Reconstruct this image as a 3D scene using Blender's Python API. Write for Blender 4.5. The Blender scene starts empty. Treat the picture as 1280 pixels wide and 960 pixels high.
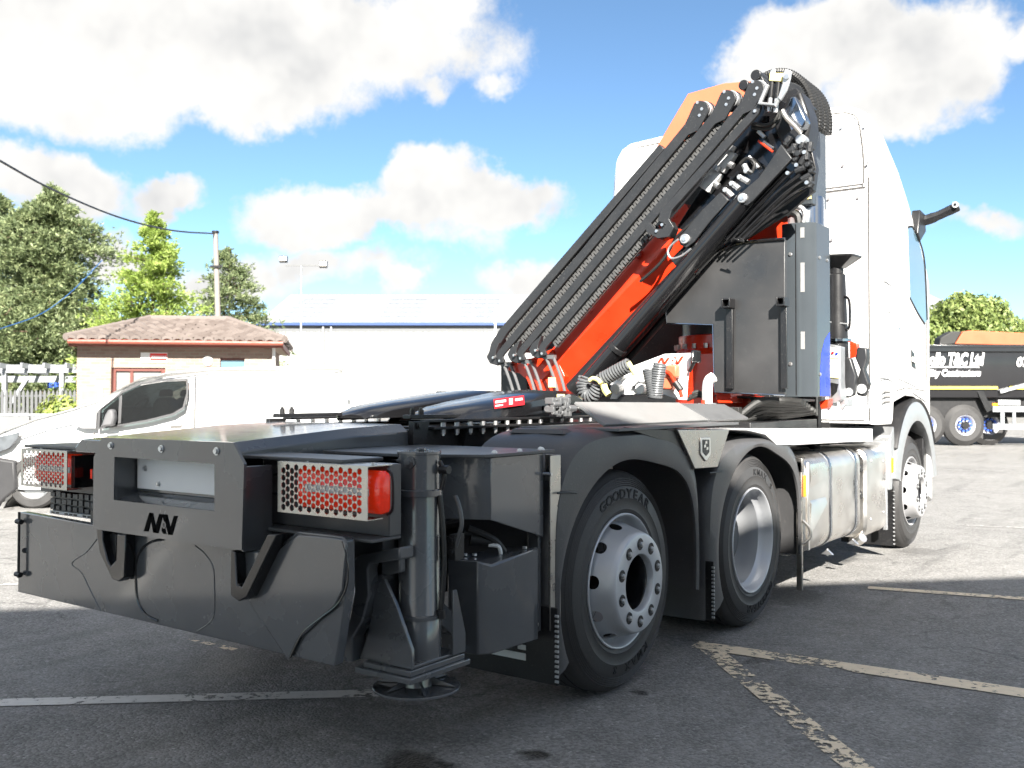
import bpy, bmesh, math, random
from mathutils import Vector, Matrix, noise
R_ = math.radians
scene = bpy.context.scene
col = scene.collection
random.seed(7)

# ------------------------------------------------------------------ camera
cd = bpy.data.cameras.new('camera')
cd.sensor_width = 36.0
cd.lens = 1203.0 / 1280.0 * 36.0
cd.clip_start = 0.05
cd.clip_end = 3000
cd.dof.use_dof = True
cd.dof.focus_distance = 4.6
cd.dof.aperture_fstop = 5.0
cam = bpy.data.objects.new('camera', cd)
col.objects.link(cam)
cam.location = (3.376, -3.867, 1.343)
cam.rotation_euler = (R_(90 + 0.79), 0, R_(36.05))
scene.camera = cam
cy_ = scene.cycles
cy_.max_bounces = 6; cy_.diffuse_bounces = 3; cy_.glossy_bounces = 4; cy_.transmission_bounces = 3; cy_.transparent_max_bounces = 6
cy_.caustics_reflective = False; cy_.caustics_refractive = False
cy_.use_adaptive_sampling = True; cy_.adaptive_threshold = 0.03
scene.render.resolution_x = 1024
scene.render.resolution_y = 768

# ------------------------------------------------------------------ light
SUN_ELEV = R_(33)
SUN_AZ = math.atan2(0.68, -0.73)          # direction TOWARDS the sun, measured from +Y to +X
sx, sy = math.sin(SUN_AZ), math.cos(SUN_AZ)
sd = bpy.data.lights.new('sun', 'SUN')
sd.energy = 4.6
sd.angle = R_(0.5)
sd.color = (1.0, 0.95, 0.87)
sun = bpy.data.objects.new('sun', sd)
col.objects.link(sun)
tosun = Vector((sx * math.cos(SUN_ELEV), sy * math.cos(SUN_ELEV), math.sin(SUN_ELEV)))
sun.rotation_euler = tosun.to_track_quat('Z', 'Y').to_euler()
scene.view_settings.view_transform = 'Standard'
scene.view_settings.look = 'None'
scene.view_settings.gamma = 1.0
scene.view_settings.use_curve_mapping = False
scene.view_settings.exposure = 2.1
CLOUD = 0.25                              # radiance of a sunlit cloud
SKY_STRENGTH = 0.05

world = bpy.data.worlds.new('World')
scene.world = world
world.use_nodes = True
world.cycles.sampling_method = 'MANUAL'
world.cycles.sample_map_resolution = 256
nt = world.node_tree
nt.nodes.clear()
_N = nt.nodes.new
_L = nt.links.new
def wm(op, a, b=None, c=None, clamp=False):
    n = _N('ShaderNodeMath'); n.operation = op; n.use_clamp = clamp
    for i, v in enumerate((a, b, c)):
        if v is None: continue
        if isinstance(v, (int, float)): n.inputs[i].default_value = v
        else: _L(v, n.inputs[i])
    return n.outputs[0]
def wdot(sock, vec):
    n = _N('ShaderNodeVectorMath'); n.operation = 'DOT_PRODUCT'
    _L(sock, n.inputs[0]); n.inputs[1].default_value = vec
    return n.outputs['Value']
def wsmooth(sock, lo, hi):
    n = _N('ShaderNodeMapRange'); n.interpolation_type = 'SMOOTHSTEP'
    _L(sock, n.inputs[0]); n.inputs[1].default_value = lo; n.inputs[2].default_value = hi
    return n.outputs[0]
def wnoise(vec, scale, detail, rough, dist=0.0):
    n = _N('ShaderNodeTexNoise'); n.inputs['Scale'].default_value = scale
    n.inputs['Detail'].default_value = detail; n.inputs['Roughness'].default_value = rough
    n.inputs['Distortion'].default_value = dist
    _L(vec, n.inputs['Vector'])
    return n
sky = _N('ShaderNodeTexSky')
sky.sky_type = 'NISHITA'
sky.sun_disc = False
sky.sun_elevation = SUN_ELEV
sky.sun_rotation = SUN_AZ
sky.air_density = 0.8
sky.altitude = 1500
sky.dust_density = 0.15
sky.ozone_density = 0.6
tc = _N('ShaderNodeTexCoord')
D0 = tc.outputs['Generated']
# soft wander of the cloud outlines
nz = wnoise(D0, 5.0, 6, 0.62)
sub = _N('ShaderNodeVectorMath'); sub.operation = 'SUBTRACT'
_L(nz.outputs['Color'], sub.inputs[0]); sub.inputs[1].default_value = (0.5, 0.5, 0.5)
scl = _N('ShaderNodeVectorMath'); scl.operation = 'SCALE'
_L(sub.outputs[0], scl.inputs[0]); scl.inputs['Scale'].default_value = 0.16
add = _N('ShaderNodeVectorMath'); add.operation = 'ADD'
_L(D0, add.inputs[0]); _L(scl.outputs[0], add.inputs[1])
DW = add.outputs[0]
def frame(az, el):                         # compass direction of a cloud's middle (degrees from +Y, towards +X) with its tangents
    a, e = R_(az), R_(el)
    f = Vector((math.sin(a) * math.cos(e), math.cos(a) * math.cos(e), math.sin(e)))
    r = Vector((math.cos(a), -math.sin(a), 0))
    return f, r, r.cross(f)
CLOUDS = [(-59.02,19.26,10.76,3.93,1.25),(-47.79,20.79,10.03,3.49,1.15),(-62.56,16.63,6.94,2.86,1.1),(-51.83,17.6,8.3,2.4,1.0),(-41.75,22.74,4.37,2.19,0.7),(-61.79,11.29,3.58,1.77,1.0),(-56.56,11.47,2.19,1.05,0.8),(-63.32,11.35,2.49,1.66,0.9),(-58.21,7.74,2.62,1.31,0.7),(-47.79,10.45,4.36,2.2,1.1),(-40.8,11.55,3.63,2.23,1.1),(-37.0,11.22,3.97,1.59,1.0),(-44.09,10.11,6.96,1.49,0.95),(-39.85,9.26,3.75,1.13,0.5),(-42.22,6.35,1.6,1.04,0.8),(-33.67,7.18,3.54,1.42,0.8),(-51.83,6.24,4.1,1.55,0.7),(-45.95,7.08,5.59,1.21,0.5),(-40.33,17.98,0.81,1.17,0.5),(-37.24,18.33,1.08,0.63,0.4),(-17.66,18.8,4.71,2.99,1.2),(-13.08,18.48,4.99,2.74,1.2),(-10.7,17.57,2.87,2.46,1.1),(-19.83,17.77,3.92,2.18,1.0),(-13.89,15.96,4.66,1.87,1.0),(-22.95,17.59,2.21,1.15,0.7),(-7.67,18.65,0.87,1.19,0.8),(-15.12,15.06,3.01,1.12,0.6),(-9.92,8.77,2.11,0.59,0.35),(-27.54,7.8,4.2,1.87,0.6)]
acc = None
for (az, el, w, h, dens) in CLOUDS:
    f, r, u = frame(az, el)
    mp = _N('ShaderNodeMapping'); mp.vector_type = 'TEXTURE'
    _L(DW, mp.inputs['Vector'])
    mp.inputs['Rotation'].default_value = Matrix((r, u, -f)).transposed().to_euler()
    mp.inputs['Scale'].default_value = (R_(w) * 1.12, R_(h) * 1.12, 1e5)
    ln = _N('ShaderNodeVectorMath'); ln.operation = 'LENGTH'; _L(mp.outputs[0], ln.inputs[0])
    v = wm('MULTIPLY_ADD', wm('POWER', ln.outputs['Value'], 1.6), -dens, dens)
    acc = v if acc is None else wm('SMOOTH_MAX', acc, v, 0.25)
fine = wnoise(D0, 13.0, 6, 0.66)
body = wm('ADD', acc, wm('MULTIPLY', wm('SUBTRACT', fine.outputs['Fac'], 0.5), 1.5))
front = wsmooth(wdot(D0, frame(-36, 0.8)[0]), 0.2, 0.5)
dens_view = wm('MULTIPLY', wsmooth(body, -0.12, 0.52), front)
# unseen rest of the sky: cumulus cover thickened to lift fill in the shade
gen = wnoise(DW, 2.6, 5, 0.6)
sep = _N('ShaderNodeSeparateXYZ'); _L(D0, sep.inputs[0])
dens_gen = wm('MULTIPLY', wsmooth(gen.outputs['Fac'], 0.42, 0.56), wsmooth(sep.outputs['Z'], 0.0, 0.1))
fcam = frame(-36, 0.8)[0]
away = wsmooth(wdot(D0, fcam), 0.78, 0.62)
dens = wm('MAXIMUM', dens_view, wm('MULTIPLY', dens_gen, away))
# white billows with softly shaded undersides
up1 = _N('ShaderNodeVectorMath'); up1.operation = 'ADD'; _L(D0, up1.inputs[0]); up1.inputs[1].default_value = (0.02, -0.02, 0.045)
n1 = wnoise(D0, 7.0, 4, 0.6); n2 = wnoise(up1.outputs[0], 7.0, 4, 0.6)
relief = wm('SUBTRACT', n1.outputs['Fac'], n2.outputs['Fac'])
big = wnoise(D0, 2.4, 2, 0.5)
lum = wm('ADD', 0.92, wm('MULTIPLY', relief, 1.0))
lum = wm('SUBTRACT', lum, wm('MULTIPLY', wsmooth(acc, 0.35, 1.2), wm('MULTIPLY', wsmooth(big.outputs['Fac'], 0.40, 0.62), 0.15)))
lum = wm('MINIMUM', wm('MAXIMUM', lum, 0.4), 1.15)
ccol = _N('ShaderNodeMix'); ccol.data_type = 'RGBA'
_L(wsmooth(lum, 0.45, 1.05), ccol.inputs[0])
ccol.inputs[6].default_value = (0.60, 0.61, 0.625, 1)
ccol.inputs[7].default_value = (1.0, 0.985, 0.955, 1)
cmul = _N('ShaderNodeVectorMath'); cmul.operation = 'SCALE'
_L(ccol.outputs[2], cmul.inputs[0]); cmul.inputs['Scale'].default_value = CLOUD
smul = _N('ShaderNodeVectorMath'); smul.operation = 'SCALE'
_L(sky.outputs[0], smul.inputs[0]); smul.inputs['Scale'].default_value = SKY_STRENGTH
tint = _N('ShaderNodeVectorMath'); tint.operation = 'MULTIPLY'; _L(smul.outputs[0], tint.inputs[0]); tint.inputs[1].default_value = (0.80, 0.97, 1.01)   # clear blue day
mixc = _N('ShaderNodeMix'); mixc.data_type = 'RGBA'
_L(dens, mixc.inputs[0]); _L(tint.outputs[0], mixc.inputs[6]); _L(cmul.outputs[0], mixc.inputs[7])
bg = _N('ShaderNodeBackground'); bg.inputs['Strength'].default_value = 1.0
_L(mixc.outputs[2], bg.inputs['Color'])
wo = _N('ShaderNodeOutputWorld'); _L(bg.outputs[0], wo.inputs['Surface'])


# ------------------------------------------------------------------ materials
MATS = {}
def mat(name, colr, rough=0.5, metal=0.0, var=0.12, vscale=8.0, bump=0.0, bscale=60.0, coat=0.0, spec=0.5,
        rvar=0.12, dust=0.0, dustcol=(0.35, 0.32, 0.28), alpha=1.0, trans=0.0, emit=None):
    if name in MATS: return MATS[name]
    m = bpy.data.materials.new(name); m.use_nodes = True
    t = m.node_tree; b = t.nodes['Principled BSDF']
    n, l = t.nodes.new, t.links.new
    c = n('ShaderNodeTexCoord')
    tx = n('ShaderNodeTexNoise'); tx.inputs['Scale'].default_value = vscale; tx.inputs['Detail'].default_value = 6
    l(c.outputs['Object'], tx.inputs['Vector'])
    cr = n('ShaderNodeMix'); cr.data_type = 'RGBA'
    cr.inputs[6].default_value = tuple(max(0, x * (1 - var)) for x in colr) + (1,)
    cr.inputs[7].default_value = tuple(min(1, x * (1 + var)) for x in colr) + (1,)
    l(tx.outputs['Fac'], cr.inputs[0])
    out = cr.outputs[2]
    if dust > 0:
        t2 = n('ShaderNodeTexNoise'); t2.inputs['Scale'].default_value = vscale * 14; t2.inputs['Detail'].default_value = 4
        l(c.outputs['Object'], t2.inputs['Vector'])
        r = n('ShaderNodeMapRange'); r.inputs[1].default_value = 0.62; r.inputs[2].default_value = 0.72
        r.inputs[4].default_value = dust; l(t2.outputs['Fac'], r.inputs[0])
        d = n('ShaderNodeMix'); d.data_type = 'RGBA'; d.inputs[7].default_value = dustcol + (1,)
        l(r.outputs[0], d.inputs[0]); l(out, d.inputs[6]); out = d.outputs[2]
    l(out, b.inputs['Base Color'])
    rr = n('ShaderNodeMapRange'); rr.inputs[1].default_value = 0.3; rr.inputs[2].default_value = 0.7
    rr.inputs[3].default_value = max(0.02, rough * (1 - rvar)); rr.inputs[4].default_value = min(1, rough * (1 + rvar) + 0.02)
    l(tx.outputs['Fac'], rr.inputs[0]); l(rr.outputs[0], b.inputs['Roughness'])
    b.inputs['Metallic'].default_value = metal
    b.inputs['Specular IOR Level'].default_value = spec
    b.inputs['Coat Weight'].default_value = coat
    b.inputs['Coat Roughness'].default_value = 0.09
    b.inputs['Transmission Weight'].default_value = trans
    if emit:
        b.inputs['Emission Color'].default_value = emit[:3] + (1,); b.inputs['Emission Strength'].default_value = emit[3]
    if bump > 0:
        t3 = n('ShaderNodeTexNoise'); t3.inputs['Scale'].default_value = bscale; t3.inputs['Detail'].default_value = 3
        l(c.outputs['Object'], t3.inputs['Vector'])
        bp = n('ShaderNodeBump'); bp.inputs['Strength'].default_value = bump; bp.inputs['Distance'].default_value = 0.004
        l(t3.outputs['Fac'], bp.inputs['Height']); l(bp.outputs[0], b.inputs['Normal'])
    MATS[name] = m
    return m

PAINT = mat('dark_grey_gloss_paint', (0.077, 0.081, 0.086), 0.23, 0, .12, 3, .16, 3.2, coat=1.0, dust=.03, rvar=.5, spec=.6)
PAINT2 = mat('dark_grey_satin_paint', (0.078, 0.079, 0.081), 0.34, 0, .15, 7, .08, 30, dust=.05)
BLACK = mat('black_satin_paint', (0.012, 0.012, 0.013), 0.34, 0, .2, 8, .08, 40, dust=.16)
BLACKG = mat('black_gloss_paint', (0.008, 0.008, 0.009), 0.16, 0, .2, 8, .04, 30, coat=.4)
CRANE = mat('crane_black_steel', (0.020, 0.021, 0.023), 0.42, 0, .2, 9, .15, 60, dust=.22, dustcol=(.22, .22, .22))
PANELBLK = mat('weathered_black_panel', (0.034, 0.034, 0.035), 0.40, 0, .55, 3.0, .08, 40, dust=.10, dustcol=(.10, .10, .10), rvar=.5)
PLASTIC = mat('black_mudguard_plastic', (0.064, 0.064, 0.066), 0.40, 0, .22, 6, .22, 160, dust=.10)
RUBBER = mat('tyre_rubber', (0.042, 0.041, 0.041), 0.55, 0, .25, 10, .12, 90, dust=.12)
LETTER = mat('tyre_lettering', (0.010, 0.010, 0.011), 0.75, 0, .1)
RIM = mat('silver_wheel_paint', (0.50, 0.515, 0.54), 0.38, .4, .06, 6, .03, 30, dust=.08)
RIMB = mat('white_wheel_alloy', (0.42, 0.42, 0.43), 0.35, .3, .06, 6, .03, 30, dust=.1)
STAIN = mat('brushed_stainless', (0.50, 0.475, 0.44), 0.30, 1.0, .06, 14, .03, 200, rvar=.3)
SPLATE = mat('mirror_stainless', (0.40, 0.43, 0.47), 0.15, 1.0, .06, 6, .04, 12, rvar=.3)
ALU = mat('polished_aluminium', (0.80, 0.77, 0.73), 0.33, 1.0, .10, 5, .06, 10, rvar=.35)
ALUW = mat('white_aluminium_rail', (0.74, 0.73, 0.72), 0.42, .2, .05, 6, .04, 40)
GALV = mat('galvanised_steel', (0.52, 0.53, 0.54), 0.42, .8, .15, 20, .08, 60)
ZINC = mat('zinc_bolt', (0.66, 0.66, 0.66), 0.32, .9, .12, 40)
ORANGE = mat('orange_red_crane_paint', (0.68, 0.035, 0.008), 0.30, 0, .30, 7, .08, 40, coat=.3, dust=.2, dustcol=(.35, .03, .006))
SALMON = mat('pale_orange_paint', (0.62, 0.15, 0.075), 0.4, 0, .1, 5)  # paler, pinker orange than the crane paint
WHITE = mat('white_gloss_paint', (0.74, 0.74, 0.735), 0.28, 0, .03, 4, .02, 10, coat=.4)
WHITEP = mat('white_plate', (0.80, 0.80, 0.80), 0.4, 0, .03, 4)
CATWALK = mat('grey_painted_deck', (0.20, 0.20, 0.198), 0.5, 0, .1, 9, .1, 80, dust=.25, dustcol=(.18, .18, .18))
GREYSTEEL = mat('dull_grey_steel', (0.13, 0.133, 0.137), 0.5, .3, .15, 9, .08, 60)
SEAM = mat('dark_panel_gap', (0.10, 0.095, 0.09), 0.7, 0, .1, 9)
BLUESTEEL = mat('blue_grey_steel', (0.055, 0.064, 0.072), 0.17, .15, .1, 5, .04, 30)
REDLENS = mat('red_lamp_lens', (0.85, 0.018, 0.005), 0.12, 0, .25, 60, .3, 130, coat=.6, emit=(1.0, .06, .012, .04))  # faint emission added to stand for the bright look of the lenses
CLEARLENS = mat('clear_lamp_strip', (0.62, 0.62, 0.62), 0.15, 0, .5, 90, .5, 160, coat=.6)
GLASS = mat('dark_tinted_glass', (0.10, 0.17, 0.22), 0.04, 0, .1, 3, spec=.8, coat=.6)
YELLOW = mat('yellow_label', (0.78, 0.70, 0.30), 0.5, 0, .1, 30)
LABEL = mat('white_label', (0.78, 0.78, 0.76), 0.5, 0, .06, 40)
REDLAB = mat('red_label', (0.55, 0.02, 0.03), 0.4, 0, .1, 40)
BLUEFLAT = mat('blue_patch', (0.02, 0.05, 0.55), 0.3, 0, .1, 10)
CABLE = mat('black_cable', (0.014, 0.014, 0.014), 0.5, 0, .2, 40, .2, 100)
HOSE = mat('grey_worn_hose', (0.018, 0.018, 0.017), 0.6, 0, .5, 18, .4, 120, dust=.3, dustcol=(.07, .068, .065))
CHAIN = mat('grey_link_chain', (0.085, 0.085, 0.085), 0.5, .1, .4, 30, .1, 90)
COIL = mat('grey_coil_hose', (0.12, 0.125, 0.13), 0.35, .2, .15, 30)
ORANGELAMP = mat('amber_marker_lens', (0.85, 0.28, 0.02), 0.2, 0, .1, 30)
DARK = mat('underbody_black', (0.010, 0.010, 0.011), 0.7, 0, .4, 9, .2, 50, dust=.2, dustcol=(.05, .05, .05))
REFL = mat('white_flap_print', (0.72, 0.72, 0.70), 0.5, 0, .12, 20)

# ------------------------------------------------------------------ mesh builder
class MB:
    def __init__(s): s.v = []; s.f = []
    def add(s, vs, fs):
        o = len(s.v); s.v += [tuple(v) for v in vs]; s.f += [tuple(i + o for i in f) for f in fs]; return s
    def box(s, a, b):
        x0, y0, z0 = (min(a[i], b[i]) for i in range(3)); x1, y1, z1 = (max(a[i], b[i]) for i in range(3))
        return s.add([(x0,y0,z0),(x1,y0,z0),(x1,y1,z0),(x0,y1,z0),(x0,y0,z1),(x1,y0,z1),(x1,y1,z1),(x0,y1,z1)],
                     [(3,2,1,0),(4,5,6,7),(0,1,5,4),(1,2,6,5),(2,3,7,6),(3,0,4,7)])
    def prism(s, poly, ax, a0, a1):
        def P(p, a): return (a, p[0], p[1]) if ax == 'x' else (p[0], a, p[1]) if ax == 'y' else (p[0], p[1], a)
        n = len(poly)
        area = sum(poly[i][0] * poly[(i+1) % n][1] - poly[(i+1) % n][0] * poly[i][1] for i in range(n))
        pl = list(poly) if (area > 0) else list(poly)[::-1]
        lo, hi = min(a0, a1), max(a0, a1)
        if ax == 'y': lo, hi = hi, lo
        vs = [P(p, lo) for p in pl] + [P(p, hi) for p in pl]
        fs = [tuple(range(n))[::-1], tuple(range(n, 2*n))] + [(i, (i+1) % n, n + (i+1) % n, n + i) for i in range(n)]
        return s.add(vs, fs)
    def cyl(s, p0, p1, r0, r1=None, n=16, caps=True):
        r1 = r0 if r1 is None else r1
        p0, p1 = Vector(p0), Vector(p1); d = (p1 - p0).normalized()
        u = d.orthogonal().normalized(); w = d.cross(u)
        vs = []
        for p, r in ((p0, r0), (p1, r1)):
            for i in range(n):
                a = 2 * math.pi * i / n; vs.append(p + (u * math.cos(a) + w * math.sin(a)) * r)
        fs = [(i, (i+1) % n, n + (i+1) % n, n + i) for i in range(n)]
        if caps: fs += [tuple(range(n))[::-1], tuple(range(n, 2*n))]
        return s.add(vs, fs)
    def tube(s, pts, r, n=8, caps=True):
        pts = [Vector(p) for p in pts]; m = len(pts); vs = []; fs = []
        t = (pts[1] - pts[0]).normalized(); u = t.orthogonal().normalized()
        for k, p in enumerate(pts):
            t = (pts[min(k+1, m-1)] - pts[max(k-1, 0)]).normalized()
            u = (u - t * u.dot(t)); u = u.normalized() if u.length > 1e-6 else t.orthogonal().normalized()
            w = t.cross(u)
            rr = r[k] if isinstance(r, (list, tuple)) else r
            for i in range(n):
                a = 2 * math.pi * i / n; vs.append(p + (u * math.cos(a) + w * math.sin(a)) * rr)
        for k in range(m - 1):
            for i in range(n):
                fs.append((k*n + i, k*n + (i+1) % n, (k+1)*n + (i+1) % n, (k+1)*n + i))
        if caps: fs += [tuple(range(n))[::-1], tuple(range((m-1)*n, m*n))]
        return s.add(vs, fs)
    def lathe(s, prof, c, ax, n=48, closed=False):
        c = Vector(c); A = Vector(ax).normalized(); u = A.orthogonal().normalized(); w = A.cross(u)
        m = len(prof); vs = []; fs = []
        for i in range(n):
            a = 2 * math.pi * i / n; d = u * math.cos(a) + w * math.sin(a)
            for r, h in prof: vs.append(c + d * r + A * h)
        rng = m if closed else m - 1
        for i in range(n):
            j = (i + 1) % n
            for k in range(rng):
                q = (k + 1) % m
                fs.append((i*m + k, i*m + q, j*m + q, j*m + k))
        return s.add(vs, fs)
    def beam(s, p0, p1, sec, up=(0, 1, 0)):
        p0, p1 = Vector(p0), Vector(p1); d = (p1 - p0).normalized(); v = Vector(up); v = (v - d * v.dot(d)).normalized(); u = v.cross(d)
        n = len(sec)
        vs = [p + u * a + v * b for p in (p0, p1) for a, b in sec]
        fs = [(i, (i+1) % n, n + (i+1) % n, n + i) for i in range(n)] + [tuple(range(n))[::-1], tuple(range(n, 2*n))]
        return s.add(vs, fs)
    def loft(s, secs, caps=True):
        n = len(secs[0]); vs = [p for q in secs for p in q]; fs = []
        for k in range(len(secs) - 1):
            for i in range(n):
                fs.append((k*n + i, k*n + (i+1) % n, (k+1)*n + (i+1) % n, (k+1)*n + i))
        if caps: fs += [tuple(range(n))[::-1], tuple(range((len(secs)-1)*n, len(secs)*n))]
        return s.add(vs, fs)
    def bolt(s, p, d, r=0.011, h=0.009):
        p = Vector(p); d = Vector(d).normalized()
        s.cyl(p, p + d * h * .3, r * 1.5, n=10); s.cyl(p + d * h * .3, p + d * h, r, n=6); return s
    def ball(s, c, r, n=10):
        prof = [(max(1e-4, math.sin(math.pi * k / 8)) * r, -math.cos(math.pi * k / 8) * r) for k in range(9)]
        return s.lathe(prof, c, (0, 0, 1), n)
    def mesh(s, name, fix=True):
        me = bpy.data.meshes.new(name); me.from_pydata(s.v, [], s.f)
        if fix:
            bm = bmesh.new(); bm.from_mesh(me); bmesh.ops.recalc_face_normals(bm, faces=bm.faces); bm.to_mesh(me); bm.free()
        return me
    def obj(s, name, m, parent=None, bevel=0.0, ang=35, seg=2, fix=True):
        return mkobj(name, s.mesh(name, fix), m, parent, bevel, ang, seg)

def mkobj(name, me, m, parent=None, bevel=0.0, ang=35, seg=2):
    if m is not None and not me.materials: me.materials.append(m)
    for p in me.polygons: p.use_smooth = True
    me.set_sharp_from_angle(angle=R_(ang))
    o = bpy.data.objects.new(name, me); col.objects.link(o)
    if parent is not None: o.parent = parent
    if bevel > 0:
        b = o.modifiers.new('bevel', 'BEVEL'); b.width = bevel; b.segments = seg; b.limit_method = 'ANGLE'; b.angle_limit = R_(40)
        b.harden_normals = False
    return o
def empty(name, loc=(0, 0, 0), label=None, cat=None, group=None):
    o = bpy.data.objects.new(name, None); o.empty_display_size = 0.2; o.location = loc; col.objects.link(o)
    if label: tag(o, label, cat, group)
    return o
def tag(o, label=None, cat=None, group=None, kind=None):
    if label: o['label'] = label
    if cat: o['category'] = cat
    if group: o['group'] = group
    if kind: o['kind'] = kind
    return o
def box(name, a, b, m, parent=None, bevel=0.004): return MB().box(a, b).obj(name, m, parent, bevel)
def prism(name, poly, ax, a0, a1, m, parent=None, bevel=0.003): return MB().prism(poly, ax, a0, a1).obj(name, m, parent, bevel)
def curve_mesh(name, loops, thick):
    """flat plate in local XY with holes, thickness along Z"""
    cu = bpy.data.curves.new(name, 'CURVE'); cu.dimensions = '2D'; cu.fill_mode = 'BOTH'; cu.extrude = thick / 2
    for lp in loops:
        sp = cu.splines.new('POLY'); sp.points.add(len(lp) - 1)
        for p, q in zip(sp.points, lp): p.co = (q[0], q[1], 0, 1)
        sp.use_cyclic_u = True
    o = bpy.data.objects.new(name, cu); col.objects.link(o)
    dg = bpy.context.evaluated_depsgraph_get()
    me = bpy.data.meshes.new_from_object(o.evaluated_get(dg)); bpy.data.objects.remove(o); bpy.data.curves.remove(cu)
    return me
def plate_y(name, outer, holes, y0, y1, m, parent=None, bevel=0.0):
    """plate in an x-z plane between y0 and y1, with holes"""
    me = curve_mesh(name, [outer] + holes, abs(y1 - y0))
    yc = (y0 + y1) / 2
    for v in me.vertices:
        x, z, t = v.co; v.co = (x, yc + t, z)
    me.flip_normals()
    me.materials.clear()
    return mkobj(name, me, m, parent, bevel)
def text_mesh(name, body, size, depth, shear=0.0, bold=0.0, space=1.0):
    cu = bpy.data.curves.new(name, 'FONT'); cu.body = body; cu.size = size; cu.extrude = depth / 2; cu.shear = shear
    cu.offset = bold; cu.space_character = space; cu.align_x = 'CENTER'; cu.resolution_u = 2
    o = bpy.data.objects.new(name, cu); col.objects.link(o)
    dg = bpy.context.evaluated_depsgraph_get(); dg.update()
    me = bpy.data.meshes.new_from_object(o.evaluated_get(dg)); bpy.data.objects.remove(o); bpy.data.curves.remove(cu)
    me.materials.clear()
    return me
def ring(c, r, n=24): return [(c[0] + r * math.cos(2*math.pi*i/n), c[1] + r * math.sin(2*math.pi*i/n)) for i in range(n)]
def smooth_path(pts, k=6):
    out = []; P = [Vector(p) for p in pts]; n = len(P)
    for i in range(n - 1):
        a, b, c, d = P[max(i-1, 0)], P[i], P[i+1], P[min(i+2, n-1)]
        for j in range(k):
            t = j / k
            out.append(0.5 * ((2*b) + (c - a) * t + (2*a - 5*b + 4*c - d) * t*t + (3*b - a - 3*c + d) * t**3))
    out.append(P[-1]); return out
def helix(path, rad, turns, tr, n=6, steps=10):
    P = [Vector(p) for p in path]; L = [0]
    for a, b in zip(P, P[1:]): L.append(L[-1] + (b - a).length)
    def at(t):
        d = t * L[-1]
        for i in range(len(P) - 1):
            if d <= L[i+1] or i == len(P) - 2:
                q = (d - L[i]) / max(1e-6, L[i+1] - L[i]); return P[i].lerp(P[i+1], q), (P[i+1] - P[i]).normalized()
    u = (P[1] - P[0]).normalized().orthogonal().normalized(); pts = []
    for k in range(int(turns * steps) + 1):
        p, t = at(k / (turns * steps)); u = (u - t * u.dot(t)).normalized(); w = t.cross(u)
        a = 2 * math.pi * k / steps; pts.append(p + (u * math.cos(a) + w * math.sin(a)) * rad)
    return MB().tube(pts, tr, n)


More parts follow.
